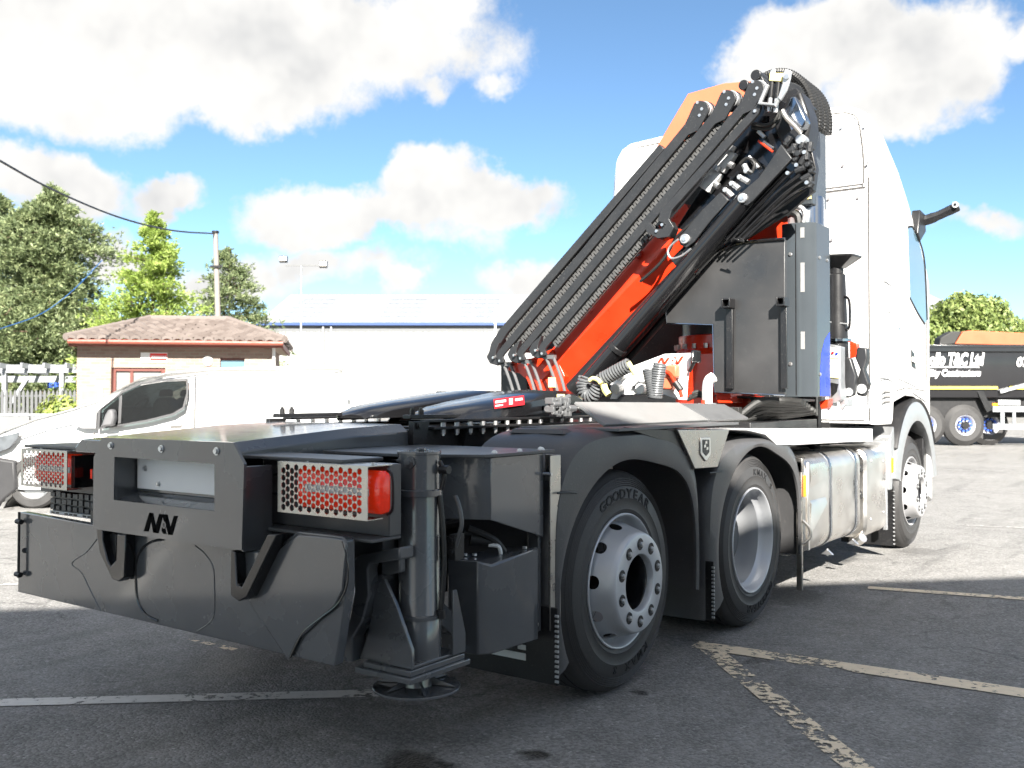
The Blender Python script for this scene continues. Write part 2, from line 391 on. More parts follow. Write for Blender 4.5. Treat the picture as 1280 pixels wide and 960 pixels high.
# ------------------------------------------------------------------ the ground
def asphalt_material():
    m = bpy.data.materials.new('worn_asphalt'); m.use_nodes = True
    t = m.node_tree; b = t.nodes['Principled BSDF']; n, l = t.nodes.new, t.links.new
    c = n('ShaderNodeTexCoord').outputs['Object']
    def tex(scale, detail=4, rough=.6):
        x = n('ShaderNodeTexNoise'); x.inputs['Scale'].default_value = scale; x.inputs['Detail'].default_value = detail
        x.inputs['Roughness'].default_value = rough; l(c, x.inputs['Vector']); return x.outputs['Fac']
    def ramp(s, lo, hi, a=0.0, z=1.0):
        r = n('ShaderNodeMapRange'); r.inputs[1].default_value = lo; r.inputs[2].default_value = hi
        r.inputs[3].default_value = a; r.inputs[4].default_value = z; l(s, r.inputs[0]); return r.outputs[0]
    def mth(op, a, bb):
        x = n('ShaderNodeMath'); x.operation = op
        for i, v in enumerate((a, bb)):
            if isinstance(v, (int, float)): x.inputs[i].default_value = v
            else: l(v, x.inputs[i])
        return x.outputs[0]
    vo = n('ShaderNodeTexVoronoi'); vo.inputs['Scale'].default_value = 85; l(c, vo.inputs['Vector'])
    stone = n('ShaderNodeSeparateColor'); l(vo.outputs['Color'], stone.inputs[0])
    big = tex(.55, 5); mid = tex(4.5, 6, .65); fine = tex(140, 3)
    val = mth('ADD', ramp(big, .3, .7, .185, .235), ramp(mid, .3, .7, -.03, .03))
    val = mth('ADD', val, ramp(stone.outputs[0], 0, 1, -.06, .06))
    val = mth('ADD', val, ramp(fine, .3, .7, -.03, .03))
    spark = ramp(stone.outputs[1], 0.965, .975, 0, .10)
    val = mth('ADD', val, spark)
    # oil drips and damp patches, each with its own ragged outline
    wob = tex(9, 5, .7)
    sp = n('ShaderNodeSeparateXYZ'); l(c, sp.inputs[0])
    dark = None
    for (x, y, rx, ry, k) in STAINS:
        dx = mth('MULTIPLY', mth('SUBTRACT', sp.outputs[0], x), 1 / rx); dy = mth('MULTIPLY', mth('SUBTRACT', sp.outputs[1], y), 1 / ry)
        d = mth('ADD', mth('MULTIPLY', dx, dx), mth('MULTIPLY', dy, dy))
        d = mth('ADD', d, mth('MULTIPLY', mth('SUBTRACT', wob, .5), 3.2))
        s_ = ramp(d, .35, 1.1, k, 0)
        dark = s_ if dark is None else mth('MAXIMUM', dark, s_)
    spots = ramp(tex(2.3, 8, .7), .67, .71, 0, .45)
    dark = mth('MAXIMUM', dark, spots)
    cv = n('ShaderNodeTexVoronoi'); cv.feature = 'DISTANCE_TO_EDGE'; cv.inputs['Scale'].default_value = .42
    wv = n('ShaderNodeVectorMath'); wv.operation = 'ADD'; nz_ = n('ShaderNodeTexNoise'); nz_.inputs['Scale'].default_value = 1.6; nz_.inputs['Detail'].default_value = 5; l(c, nz_.inputs['Vector'])
    sc_ = n('ShaderNodeVectorMath'); sc_.operation = 'SCALE'; sc_.inputs['Scale'].default_value = .9; l(nz_.outputs['Color'], sc_.inputs[0]); l(c, wv.inputs[0]); l(sc_.outputs[0], wv.inputs[1]); l(wv.outputs[0], cv.inputs['Vector'])
    crack = mth('MULTIPLY', ramp(cv.outputs['Distance'], .002, .008, .55, 0), ramp(tex(.8, 3), .50, .58, 0, 1))
    dark = mth('MAXIMUM', dark, crack)
    mk = n('ShaderNodeMapping'); mk.inputs['Scale'].default_value = (2.6, .22, 1); mk.inputs['Rotation'].default_value = (0, 0, R_(-8)); l(c, mk.inputs['Vector'])
    st_ = n('ShaderNodeTexNoise'); st_.inputs['Scale'].default_value = 1.3; st_.inputs['Detail'].default_value = 5; l(mk.outputs[0], st_.inputs['Vector'])
    dark = mth('MAXIMUM', dark, ramp(st_.outputs['Fac'], .55, .75, 0, .38))
    val = mth('MULTIPLY', val, mth('SUBTRACT', 1.0, dark))
    cc = n('ShaderNodeCombineColor')
    l(mth('MULTIPLY', val, 1.02), cc.inputs[0]); l(val, cc.inputs[1]); l(mth('MULTIPLY', val, .965), cc.inputs[2])
    l(cc.outputs[0], b.inputs['Base Color'])
    l(mth('SUBTRACT', .82, mth('MULTIPLY', dark, .35)), b.inputs['Roughness'])
    b.inputs['Specular IOR Level'].default_value = .28
    bp = n('ShaderNodeBump'); bp.inputs['Strength'].default_value = .8; bp.inputs['Distance'].default_value = .006
    l(mth('ADD', mth('MULTIPLY', vo.outputs['Distance'], -.8), mth('MULTIPLY', mid, .6)), bp.inputs['Height'])
    l(bp.outputs[0], b.inputs['Normal'])
    return m
STAINS = [q + r for q, r in zip([(1.2957,-0.8811),(1.0064,-1.2089),(1.2612,0.027),(0.8145,4.2643),(0.4456,0.6103),(1.0669,2.521),(0.5502,-0.9465),(-0.5945,-0.7395),(1.3117,4.9872)],
          [(.07, .07, .85), (.16, .12, .9), (.05, .04, .8), (.18, .45, .6), (.3, .4, .55), (.25, .35, .45), (.5, .25, .3), (.4, .3, .35), (.2, .3, .3)])]
g = MB()
N = 24
xs = [-700, -300, -120, -60, -30, -16, -8, -4, 0, 4, 8, 16, 30, 60, 120, 300, 700]
for x in xs:
    for y in xs: g.v.append((x, y + 10, 0.0))
for i in range(len(xs) - 1):
    for j in range(len(xs) - 1):
        k = len(xs); g.f.append((i*k + j, (i+1)*k + j, (i+1)*k + j + 1, i*k + j + 1))
ground = tag(g.obj('ground', asphalt_material()), kind='structure')

def paint_material(name, colr, lo, hi, sc=22):
    m = bpy.data.materials.new(name); m.use_nodes = True
    t = m.node_tree; b = t.nodes['Principled BSDF']; n, l = t.nodes.new, t.links.new
    c = n('ShaderNodeTexCoord').outputs['Object']
    a = n('ShaderNodeTexNoise'); a.inputs['Scale'].default_value = sc; a.inputs['Detail'].default_value = 8; a.inputs['Roughness'].default_value = .68
    l(c, a.inputs['Vector'])
    a2 = n('ShaderNodeTexNoise'); a2.inputs['Scale'].default_value = sc / 9; l(c, a2.inputs['Vector'])
    ad = n('ShaderNodeMath'); ad.operation = 'ADD'; l(a.outputs['Fac'], ad.inputs[0])
    s2 = n('ShaderNodeMath'); s2.operation = 'MULTIPLY_ADD'; l(a2.outputs['Fac'], s2.inputs[0]); s2.inputs[1].default_value = .55; s2.inputs[2].default_value = -.275
    l(s2.outputs[0], ad.inputs[1])
    r = n('ShaderNodeMapRange'); r.inputs[1].default_value = lo; r.inputs[2].default_value = hi; l(ad.outputs[0], r.inputs[0])
    mx = n('ShaderNodeMix'); mx.data_type = 'RGBA'
    mx.inputs[6].default_value = tuple(x * .62 for x in colr) + (1,); mx.inputs[7].default_value = colr + (1,)
    l(a.outputs['Fac'], mx.inputs[0]); l(mx.outputs[2], b.inputs['Base Color']); b.inputs['Roughness'].default_value = .7
    tr = n('ShaderNodeBsdfTransparent'); ms = n('ShaderNodeMixShader')
    l(r.outputs[0], ms.inputs[0]); l(tr.outputs[0], ms.inputs[1]); l(b.outputs[0], ms.inputs[2])
    l(ms.outputs[0], t.nodes['Material Output'].inputs['Surface'])
    return m
PAINTLINE = paint_material('white_line_paint', (.74, .72, .68), .36, .42)
WORNLINE = paint_material('worn_cream_line_paint', (.94, .79, .58), .41, .45)
FLAKELINE = paint_material('flaking_cream_line_paint', (.94, .79, .58), .48, .51)
FAINTLINE = paint_material('faded_white_line_paint', (.42, .41, .39), .48, .56)
def line(name, p0, p1, w, m, z=.004):
    a, b = Vector(p0), Vector(p1); d = (b - a).normalized(); q = Vector((-d.y, d.x)) * w / 2
    mb = MB(); k = 24; vs = []
    for i in range(k + 1):
        c = a.lerp(b, i / k); j = noise.noise(Vector((i * .7, a.x, 1))) * w * .06
        vs += [(c.x + q.x * (1 + j / w), c.y + q.y * (1 + j / w), z), (c.x - q.x, c.y - q.y, z)]
    mb.add(vs, [(2*i, 2*i+1, 2*i+3, 2*i+2) for i in range(k)])
    return tag(mb.obj(name, m, fix=False), kind='structure')
line('bay_line', (-6.2, -6.3), (.52, -.50), .105, PAINTLINE)
line('bay_line', [(1.0918,0.9529)][0], (5.6, 1.2), .15, WORNLINE, .0045)
line('bay_line', [(1.134,0.9836)][0], (3.4, -1.45), .115, FLAKELINE, .005)
line('bay_line', [(1.4033,3.1033)][0], (5.5, 4.1), .10, WORNLINE, .0045)
line('bay_line', (0.2641,11.087,7.1215)[:2], (3.2858,11.4415,6.5024)[:2], .1, FAINTLINE)
line('bay_line', (-0.9879,15.0954,8.7725)[:2], (3.2533,16.9525,8.3598)[:2], .1, FAINTLINE)
line('bay_line', (1.1773,7.0779,5.5531)[:2], (3.3082,7.645,5.2229)[:2], .1, FAINTLINE)
line('bay_line', (-3.908,-0.6823,4.191)[:2], (-3.449,-0.2252,4.2323)[:2], .1, FAINTLINE)
line('reflected_fleck', [(-1.223,-0.5825)][0], [(-0.8313,-0.5898)][0], .05, FLAKELINE)  # light reflected onto the ground, drawn as a pale broken patch


# ================================================================== the crane lorry
truck = empty('crane_lorry', (0, 0, 0), 'white tractor lorry with dark grey rear frame and folded orange crane', 'lorry')

# ---- chassis rails and cross members
ch = MB()
for s in (-1, 1):
    ch.prism([(s*.36, .72), (s*.45, .72), (s*.45, .745), (s*.385, .745), (s*.385, 1.035), (s*.45, 1.035), (s*.45, 1.06), (s*.36, 1.06)], 'y', -1.3, 6.0)
for y in (-1.2, -.6, .3, .9, 2.3, 3.4, 4.6, 5.6):
    ch.box((-.36, y, .78), (.36, y + .09, 1.0))
chassis = ch.obj('chassis_frame', DARK, truck, .003)
for y, w in ((0.0, .34), (1.5, .30), (5.2, .34)):
    ax = MB(); ax.cyl((-1.0, y, .505), (1.0, y, .505), .075, n=16); ax.lathe([(.01, -.2), (.17, -.16), (.22, 0), (.17, .16), (.01, .2)], (0, y, .505), (1, 0, 0), 20)
    ax.box((-.6, y - .45, .62), (-.5, y + .45, .70)); ax.box((.5, y - .45, .62), (.6, y + .45, .70))
    ax.obj('axle', DARK, truck)
under = MB(); under.box((-.35, 2.2, .45), (.35, 5.4, .78)); under.box((-1.1, 2.3, .4), (-.5, 4.2, .95)); under.cyl((.2, 1.5, .6), (.1, 3.2, .7), .07)
under.box((.48, -1.15, .62), (.62, -.75, .98)); under.box((-.9, -1.3, .6), (-.45, -.7, 1.05)); under.box((-.35, -1.45, .5), (.35, -1.15, .95))
under.obj('underbody', DARK, truck, .01)

# ---- rear under-run bumper
bp = prism('rear_bumper', [(-1.0112,0.8215),(-1.0276,0.457),(1.0321,0.4573),(1.0542,0.5472),(1.087,0.721),(1.0865,0.8746),(1.0679,0.886),(0.8513,0.8866),(0.7199,0.8035),(-0.1553,0.8044)], 'y', -1.64, -1.60, PAINT, truck, .004)
MB().prism([(1.0989,0.8667),(1.0804,0.8807),(0.869,0.8786),(0.7758,0.8268),(0.6067,0.619),(0.8186,0.4441),(0.8666,0.5219),(0.9606,0.5941),(1.044,0.6578),(1.081,0.7145)], 'y', -1.652, -1.642).obj('hinged_panel', PAINT, bp, .006)
MB().tube(smooth_path([(1.0784,-1.65,0.8751),(1.1007,-1.65,0.8148),(1.1009,-1.65,0.7372),(1.0568,-1.65,0.6669),(0.9737,-1.65,0.6088),(0.8881,-1.65,0.5462),(0.8284,-1.65,0.4561)]), .003, 6).obj('panel_gap', BLACKG, bp)
MB().tube(smooth_path([(0.0879,-1.64,0.7933),(0.009,-1.64,0.7771),(-0.0553,-1.64,0.743),(-0.0931,-1.64,0.6886),(-0.0978,-1.64,0.6055),(-0.0807,-1.64,0.5314),(-0.0259,-1.64,0.4879),(0.054,-1.64,0.4737)]), .0055, 8).obj('weld_seam', BLACKG, bp)
MB().tube(smooth_path([(0.2852,-1.6405,0.7865),(0.3434,-1.6405,0.7621),(0.3912,-1.6405,0.7196),(0.401,-1.6405,0.656),(0.4017,-1.6405,0.5534),(0.3737,-1.6405,0.5114),(0.2973,-1.6405,0.4681)]), .0022, 6).obj('weld_seam', PAINT, bp)
MB().tube(smooth_path([(-0.3801,-1.6405,0.7529),(-0.4583,-1.6405,0.6924),(-0.5699,-1.6405,0.6341),(-0.4943,-1.6405,0.6013),(-0.4261,-1.6405,0.5351),(-0.3472,-1.6405,0.4587)]), .0022, 6).obj('weld_seam', PAINT, bp)
MB().tube([(-0.9788,-1.66,0.8257),(-0.9818,-1.66,0.5304)], .006, 6).obj('hinge_rod', BLACK, bp)
for p in [(-0.9782,-1.66,0.7826),(-0.982,-1.66,0.5447)]: MB().cyl((p[0]-.02, p[1], p[2]), (p[0]+.02, p[1], p[2]), .012, n=8).obj('hinge_knuckle', BLACK, bp)
MB().cyl((-0.9563,-1.645,0.6531), (-0.97,-1.638,0.651), .012, n=12).obj('drain_hole', BLACK, bp)
hk = MB()
hk.prism([(-0.303,0.8109),(-0.2786,0.7158),(-0.1855,0.6161),(-0.1404,0.6116),(-0.1017,0.6317),(-0.0924,0.8025),(-0.1535,0.7974),(-0.1581,0.6954),(-0.1974,0.6659),(-0.2205,0.6892),(-0.2558,0.7663),(-0.2563,0.8082)], 'y', -1.69, -1.645)
hk.obj('tow_hook', BLACKG, bp, .004)
hk = MB()
hk.prism([(0.5698,0.8028),(0.5708,0.6453),(0.6149,0.6283),(0.6581,0.6475),(0.8157,0.8797),(0.7665,0.8756),(0.7417,0.8407),(0.6319,0.6805),(0.6058,0.6858),(0.5963,0.7996)], 'y', -1.70, -1.645)
hk.obj('tow_hook', BLACKG, bp, .004)
MB().prism([(0.5341,0.7879),(0.6957,0.8032),(0.5927,0.6574),(0.5483,0.6693)], 'y', -1.657, -1.645).obj('hook_plate', PAINT, bp, .003)
MB().prism([(-0.3264,0.7921),(-0.2102,0.7887),(-0.2205,0.6715),(-0.2547,0.642),(-0.2899,0.671)], 'y', -1.657, -1.645).obj('hook_plate', BLACK, bp, .003)

# ---- framed number plate holder with cut-out lettering
fr = plate_y('plate_frame', [(-0.2493,1.1803),(-0.3068,1.0976),(-0.3095,0.8082),(0.6312,0.8085),(0.6424,1.1102),(0.5807,1.1838)], [[(-0.1572,1.1063),(0.4776,1.1035),(0.4788,0.9345),(-0.1611,0.9345)]], -1.70, -1.688, PAINT, truck, .0015)
hx0, hx1 = [(-0.1572,1.1063)][0][0], [(0.4776,1.1035)][0][0]
hz0, hz1 = [(-0.1611,0.9345)][0][1], [(-0.1572,1.1063)][0][1]
rc = MB()
rc.box((hx0 - .012, -1.688, hz0 - .02), (hx0 - .003, -1.585, hz1 + .004))
rc.box((hx1 + .003, -1.688, hz0 - .02), (hx1 + .012, -1.585, hz1 + .004))
rc.box((hx0 - .012, -1.688, hz1 + .004), (hx1 + .012, -1.585, hz1 + .012))
rc.prism([(-1.688, hz0 - .012), (-1.688, hz0 - .002), (-1.600, hz0 + .028), (-1.585, hz0 + .028), (-1.585, hz0 - .012)], 'x', hx0 - .003, hx1 + .003)
rc.box((hx0 - .012, -1.597, hz0 + .029), (hx1 + .012, -1.585, hz1 + .003))
rc.obj('recess', PAINT, fr, .002)
wp = MB().box((hx0 + .006, -1.603, hz0 + .040), (hx1 + .045, -1.598, hz1 - .006)); wp.obj('number_plate_backing', WHITEP, fr, .002)
for u, v in ((.10, .72), (.24, .25), (.84, .66), (.955, .18)):
    MB().bolt((hx0 + u * (hx1 - hx0), -1.603, hz0 + .035 + v * (hz1 - hz0 - .05)), (0, -1, 0), .008, .010).obj('screw', ZINC, fr)
for p in [(-0.1802,-1.7,1.1501),(0.1584,-1.7,1.148),(0.491,-1.7,1.1499)]: MB().bolt(p, (0, -1, 0), .010, .010).obj('screw', ZINC, fr)
UYS6 = [[(0.0841, 0.9016), (0.1056, 0.9005), (0.0767, 0.8291), (0.0478, 0.8278)], [(0.0868, 0.9018), (0.1056, 0.9005), (0.1319, 0.8284), (0.1098, 0.8276)], [(0.148, 0.9014), (0.1699, 0.9009), (0.1407, 0.8276), (0.1115, 0.8278)], [(0.1681, 0.9018), (0.1977, 0.9019), (0.2047, 0.8818), (0.1806, 0.8738), (0.1735, 0.8846)], [(0.1668, 0.8556), (0.1843, 0.8467), (0.1913, 0.8292), (0.1757, 0.8279), (0.1634, 0.8398)], [(0.196, 0.8976), (0.2135, 0.8645), (0.2189, 0.8274), (0.2052, 0.8278), (0.1893, 0.8693)], [(0.2406, 0.9009), (0.261, 0.9013), (0.2292, 0.8283), (0.2052, 0.8283)]]
UY6C = (0.1807, 0.8619)
lg = MB()
for poly in UYS6:
    lg.prism(poly, 'y', -1.7025, -1.700)
lg.obj('logo_letters', MATS['logo_black'] if 'logo_black' in MATS else mat('logo_black', (.004, .004, .004), .9, 0, .1, 9, spec=.05), fr)
MB().lathe([(.0075, 0), (.013, 0), (.013, .0016), (.0075, .0016)], (UY6C[0], -1.7026, UY6C[1]), (0, -1, 0), 20, True).obj('logo_ring', PAINT, fr)
sd_ = MB(); sd_.box((hx1 + .135, -1.688, .80), (hx1 + .150, -1.56, 1.10)); sd_.obj('frame_side', PAINT, fr, .003)
sp_ = MB(); sp_.box((-.5, -1.60, .78), (.5, -1.565, .86)); sp_.obj('frame_bracket', BLACK, fr, .003)

# ---- sloping rear deck
def decksec(y, zt, zb=1.075): return [(-.47, y, zb), (-.47, y, zt - .034), (-.425, y, zt), (.425, y, zt), (.47, y, zt - .034), (.47, y, zb)]
dk = MB().loft([decksec(-1.686, 1.168, 1.114), decksec(-1.0, 1.212, 1.10), decksec(-.66, 1.222, 1.08)]).obj('rear_deck', PAINT, truck, .004)
for s in (-1, 1):
    br = MB()
    br.prism([(-.66, 1.07), (-.60, 1.07), (-.55, 1.235), (-.66, 1.235)], 'x', s*.47, s*.50)
    br.bolt((s*.505, -.63, 1.215), (s, 0, 0)); br.bolt((s*.505, -.60, 1.10), (s, 0, 0))
    br.obj('deck_bracket', BLACK, dk, .003)

# ---- rear cross beam carrying the lights
cb = MB()
cb.box((.50, -1.50, .875), (1.145, -1.44, 1.118)); cb.box((.47, -1.58, 1.118), (1.005, -1.38, 1.132)); cb.box((.5, -1.58, .863), (1.145, -1.44, .875))
cross = cb.obj('light_beam', PAINT2, truck, .004)
cb = MB(); cb.box((-1.10, -1.50, .90), (-.5, -1.44, 1.11)); cb.box((-1.10, -1.58, 1.11), (-.47, -1.3, 1.124)); cb.obj('light_beam', PAINT2, truck, .004)
for s in (1, -1):
    if s > 0: q = [(0.7224,1.12),(1.159,1.1188),(1.1596,0.9375),(0.7233,0.9462)]
    else: q = [(-1.0499,1.1026),(-0.6531,1.1153),(-0.6575,0.9377),(-1.0476,0.9376)]
    x0, x1 = (q[0][0] + q[3][0]) / 2, (q[1][0] + q[2][0]) / 2; z0, z1 = (q[2][1] + q[3][1]) / 2, (q[0][1] + q[1][1]) / 2
    holes = []; nc, nr = 18, 6; du = (x1 - x0 - .045) / nc; dv = (z1 - z0) / 7.0
    for i in range(nc):
        for j in range(nr):
            cx = x0 + .030 + i * du; cz = z0 + dv * (.95 + j) + (dv * .25 if i % 2 else -dv * .25) + dv * .05
            holes.append([(cx + min(dv * .485, du * .56) * math.sin(2*math.pi*k/6), cz + dv * .485 * math.cos(2*math.pi*k/6)) for k in range(6)])
    gd = plate_y('light_guard', [(x0, z0), (x1, z0), (x1, z1), (x0, z1)], holes, -1.618, -1.615, STAIN, truck)
    lip = MB().box((x0, -1.615, z1 - .003), (x1, -1.50, z1)); lip.box((x0, -1.615, z0), (x1 if s > 0 else x1, -1.545, z0 + .003)); lip.obj('guard_lip', STAIN, gd)
    for u in (.25, .95): MB().bolt((x0 + u*(x1-x0), -1.57, z1), (0, 0, 1), .007, .008).obj('screw', ZINC, gd)
    lx0, lx1 = (x0 + .05, x1 + .035) if s > 0 else (x0 + .05, x1 + .02)
    L = MB(); zc0, zc1 = z0 + .018, z1 - .018
    def lsec(x, k, dy=0.0): return [(x, -1.545, zc0 + k), (x, -1.572 + dy, zc0 + k), (x, -1.590 + dy, zc0 + .03 + k), (x, -1.590 + dy, zc1 - .03 - k), (x, -1.572 + dy, zc1 - k), (x, -1.545, zc1 - k)]
    L.loft([lsec(lx0, .012, .02), lsec(lx0 + .02, 0), lsec(lx1 - .02, 0), lsec(lx1 - .006, .008, .006), lsec(lx1, .022, .014)])
    lamp = L.obj('tail_lamp', REDLENS, truck, .004)
    MB().box((lx0 + .06, -1.5935, (z0+z1)/2 - .013), (x1 - .02, -1.588, (z0+z1)/2 + .013)).obj('clear_strip', CLEARLENS, lamp, .002)
    if s > 0:
        for k in range(3): MB().box((x1 + .012, -1.592, zc0 + .035 + k*.05), (lx1 - .008, -1.5875, zc0 + .038 + k*.05)).obj('lens_rib', REDLENS, lamp)
        MB().tube(smooth_path([(lx1 - .02, -1.54, zc1 + .005), (lx1 + .004, -1.54, zc1 - .02), (lx1 + .004, -1.54, zc0 + .02), (lx1 - .02, -1.54, zc0 - .004)]), .005, 6).obj('lens_gasket', BLACK, lamp)
    if s < 0:
        bb = MB(); bb.box((x1 + .003, -1.60, z0 + .01), (x1 + .03, -1.50, z1 - .02)); bb.obj('lamp_end', BLACKG, lamp)
        bb = MB(); bb.box((x1 + .10, -1.56, .985), (x1 + .16, -1.52, 1.03)); bb.obj('lamp_plug', BLACK, lamp); MB().box((x1 + .085, -1.56, .99), (x1 + .10, -1.53, 1.03)).obj('plug_seal', REDLENS, lamp)
        MB().tube(smooth_path([(x1 + .16, -1.54, 1.01), (x1 + .2, -1.53, 1.0), (x1 + .22, -1.48, .95)]), .008, 6).obj('lamp_cable', CABLE, lamp)
MB().tube(smooth_path([(0.6063,-1.52,1.0636),(0.5441,-1.52,1.043),(0.5081,-1.52,1.0204),(0.5444,-1.52,0.9957),(0.6067,-1.52,0.9876)]), .005, 6).obj('light_cable', CABLE, truck)

# ---- studded spray guard behind the left light
sg = MB().box((-.99, -1.50, .80), (-.46, -1.46, .915)).obj('spray_guard', BLACK, truck, .003)
tl = MB()
for i in range(11):
    for j in range(3):
        if random.random() < .88: tl.box((-.985 + i*.048, -1.512, .825 + j*.030), (-.985 + i*.048 + random.uniform(.028, .042), -1.50, .825 + j*.030 + random.uniform(.018, .026)))
tag(tl.obj('guard_studs', PLASTIC, sg), kind='stuff')
stp = MB().box((-.985, -1.515, .805), (-.47, -1.50, .820)); stp.obj('guard_strip', REFL, sg)
for i in range(13):
    if i % 4 != 2: MB().box((-.97 + i*.038, -1.5165, .8085), (-.97 + i*.038 + .026, -1.515, .8165)).obj('strip_print', BLACK, sg)

# ---- outrigger jack
jx, jy = 1.105, -1.305
jk = MB()
jk.lathe([(.0, .43), (.079, .43), (.079, .572), (.075, .580), (.075, 1.142), (.0, 1.142)], (jx, jy, 0), (0, 0, 1), 40)
jack = jk.obj('stabiliser_jack', PAINT, truck, .0)
MB().lathe([(.074, .566), (.0835, .569), (.0835, .581), (.074, .585)], (jx, jy, 0), (0, 0, 1), 40).obj('lower_collar', PAINT, jack)
MB().lathe([(.074, .995), (.0845, .998), (.0845, 1.018), (.074, 1.022)], (jx, jy, 0), (0, 0, 1), 40).obj('clamp_band', PAINT, jack)
cp = MB(); cp.lathe([(0, 1.142), (.078, 1.142), (.078, 1.154), (.0, 1.154)], (jx, jy, 0), (0, 0, 1), 40); cp.cyl((jx + .01, jy, 1.154), (jx + .01, jy, 1.164), .018, n=6); cp.obj('jack_cap', PAINT, jack, .002)
fit = MB()
for (dx, z, r) in ((.005, 1.118, .021), (-.045, 1.122, .011), (-.045, 1.098, .010)):
    yy = jy - math.sqrt(.075**2 - dx*dx)
    p = Vector((jx + dx + .02, yy, z)); d = Vector((dx + .02, -.07, 0)).normalized()
    fit.cyl(p, p + d*.012, r, n=6); fit.cyl(p + d*.012, p + d*.016, r*.65, n=12); fit.cyl(p + d*.016, p + d*.022, r*.4, n=12)
fit.obj('hydraulic_fitting', PAINT2, jack, .001)
blk = MB(); blk.box((.98, -1.455, .405), (1.20, -1.165, .425)); blk.box((.955, -1.47, .385), (1.215, -1.15, .405)); blk.box((.99, -1.44, .425), (1.19, -1.18, .436))
blk.obj('jack_base_plate', PAINT, jack, .003)
gus = MB()
gus.prism([(1.0167,0.6987),(1.0661,0.7153),(1.1186,0.6366),(1.192,0.4927),(1.1921,0.4336),(0.9476,0.427),(0.9902,0.5229),(1.0093,0.6034)], 'y', -1.44, -1.425)
gus.prism([(-1.43, .43), (-1.43, .455), (-1.37, .72), (-1.345, .74), (-1.34, .43)], 'x', .985, .995)
gus.obj('gusset', PAINT, jack, .002)
gus = MB(); gus.prism([(-1.20, .43), (-1.16, .43), (-1.16, .50), (-1.21, .66), (-1.23, .66), (-1.23, .43)], 'x', 1.19, 1.20)
gus.obj('gusset', PAINT, jack, .002)
ft = MB(); ft.lathe([(0, .318), (.155, .318), (.155, .327), (.06, .332), (0, .332)], (jx - .01, jy, 0), (0, 0, 1), 40); ft.cyl((jx - .01, jy, .33), (jx - .01, jy, .39), .06, .05, n=20)
for k in range(6):
    a = k * math.pi / 3 + .4; c, s_ = math.cos(a), math.sin(a); p = Vector((jx - .01, jy, .332)); d = Vector((c, s_, 0)); w = Vector((-s_, c, 0)) * .005
    ft.add([p + d*.05 - w, p + d*.145 - w, p + d*.05 - w + Vector((0,0,.03)), p + d*.05 + w, p + d*.145 + w, p + d*.05 + w + Vector((0,0,.03))], [(0,1,2),(5,4,3),(0,3,4,1),(1,4,5,2),(0,2,5,3)])
ft.obj('foot_plate', PAINT, jack, .0015)
# side arms of the jack carrier
arm = MB()
arm.prism([(0.9436,0.7747),(0.9747,0.7972),(1.1662,0.8397),(1.1663,0.7968),(1.0249,0.769),(1.0135,0.7486),(1.0214,0.6588),(0.9871,0.5635),(0.9405,0.5014),(0.9408,0.418),(0.8772,0.4134),(0.881,0.487),(0.9245,0.5632),(0.9518,0.6642)], 'y', -1.47, -1.40)
arm.prism([(0.9914,0.7558),(1.0145,0.7749),(1.1201,0.8018),(1.1203,0.7417),(1.007,0.7128)], 'y', -1.42, -1.39)
arm.obj('jack_carrier_arm', PAINT, truck, .006)
arm2 = MB(); arm2.prism([(-1.22, .62), (-1.20, .635), (-1.02, .50), (-1.0, .47), (-1.0, .375), (-1.05, .38), (-1.07, .45), (-1.22, .56)], 'x', 1.00, 1.075); arm2.obj('jack_carrier_arm', PAINT, truck, .006)
vb = MB(); vb.box((.50, -1.42, .70), (1.04, -1.36, 1.10)); vb.box((.9, -1.38, .42), (1.03, -1.23, 1.05)); vb.obj('jack_bracket', PAINT2, truck, .004)
hd = MB(); hd.tube(smooth_path([(1.2164,-1.24,0.9953),(1.2346,-1.24,0.9571),(1.2455,-1.24,0.8991),(1.2275,-1.24,0.8416),(1.2057,-1.24,0.7834)]), .008, 8); hd.obj('hand_lever', PAINT2, truck)
pv = MB()
for z0, z1, r in ((.60, 1.0, .010), (1.02, 1.12, .008)): pv.tube(smooth_path([(1.187, -1.29, z1), (1.20, -1.28, (z0+z1)/2), (1.19, -1.285, z0)]), r, 8)
pv.cyl((1.19, -1.285, .60), (1.19, -1.285, .57), .016, n=6); pv.cyl((1.185, -1.285, 1.09), (1.225, -1.285, 1.09), .016, n=8); pv.box((1.195, -1.25, .77), (1.225, -1.20, .86)); pv.bolt((1.21, -1.25, .80), (0,-1,0)); pv.bolt((1.21, -1.25, .84), (0,-1,0))
pv.obj('hydraulic_pipe', BLACK, truck, .001)

# ---- side skirt panel, valve box and end post
pn = MB()
plan = [(.96, -1.115), (1.155, -1.035), (1.195, -1.005), (1.195, -.655)]
def sheet(mb, plan, zt, zb, th=.012):
    n = len(plan); vs = []
    for i, (x, y) in enumerate(plan):
        a = Vector(plan[max(i-1, 0)]); b = Vector(plan[min(i+1, n-1)]); d = (b - a).normalized(); q = Vector((-d.y, d.x)) * th
        zz = zb[i] if isinstance(zb, (list, tuple)) else zb
        vs += [(x, y, zt), (x, y, zz), (x + q.x, y + q.y, zz), (x + q.x, y + q.y, zt)]
    fs = []
    for i in range(n - 1):
        for k in range(4): fs.append((i*4 + k, i*4 + (k+1) % 4, (i+1)*4 + (k+1) % 4, (i+1)*4 + k))
    fs += [(0, 1, 2, 3), ((n-1)*4+3, (n-1)*4+2, (n-1)*4+1, (n-1)*4)]
    return mb.add(vs, fs)
sheet(pn, plan, 1.118, [.885, .885, .885, .78])
side = pn.obj('side_skirt', PAINT, truck, .003)
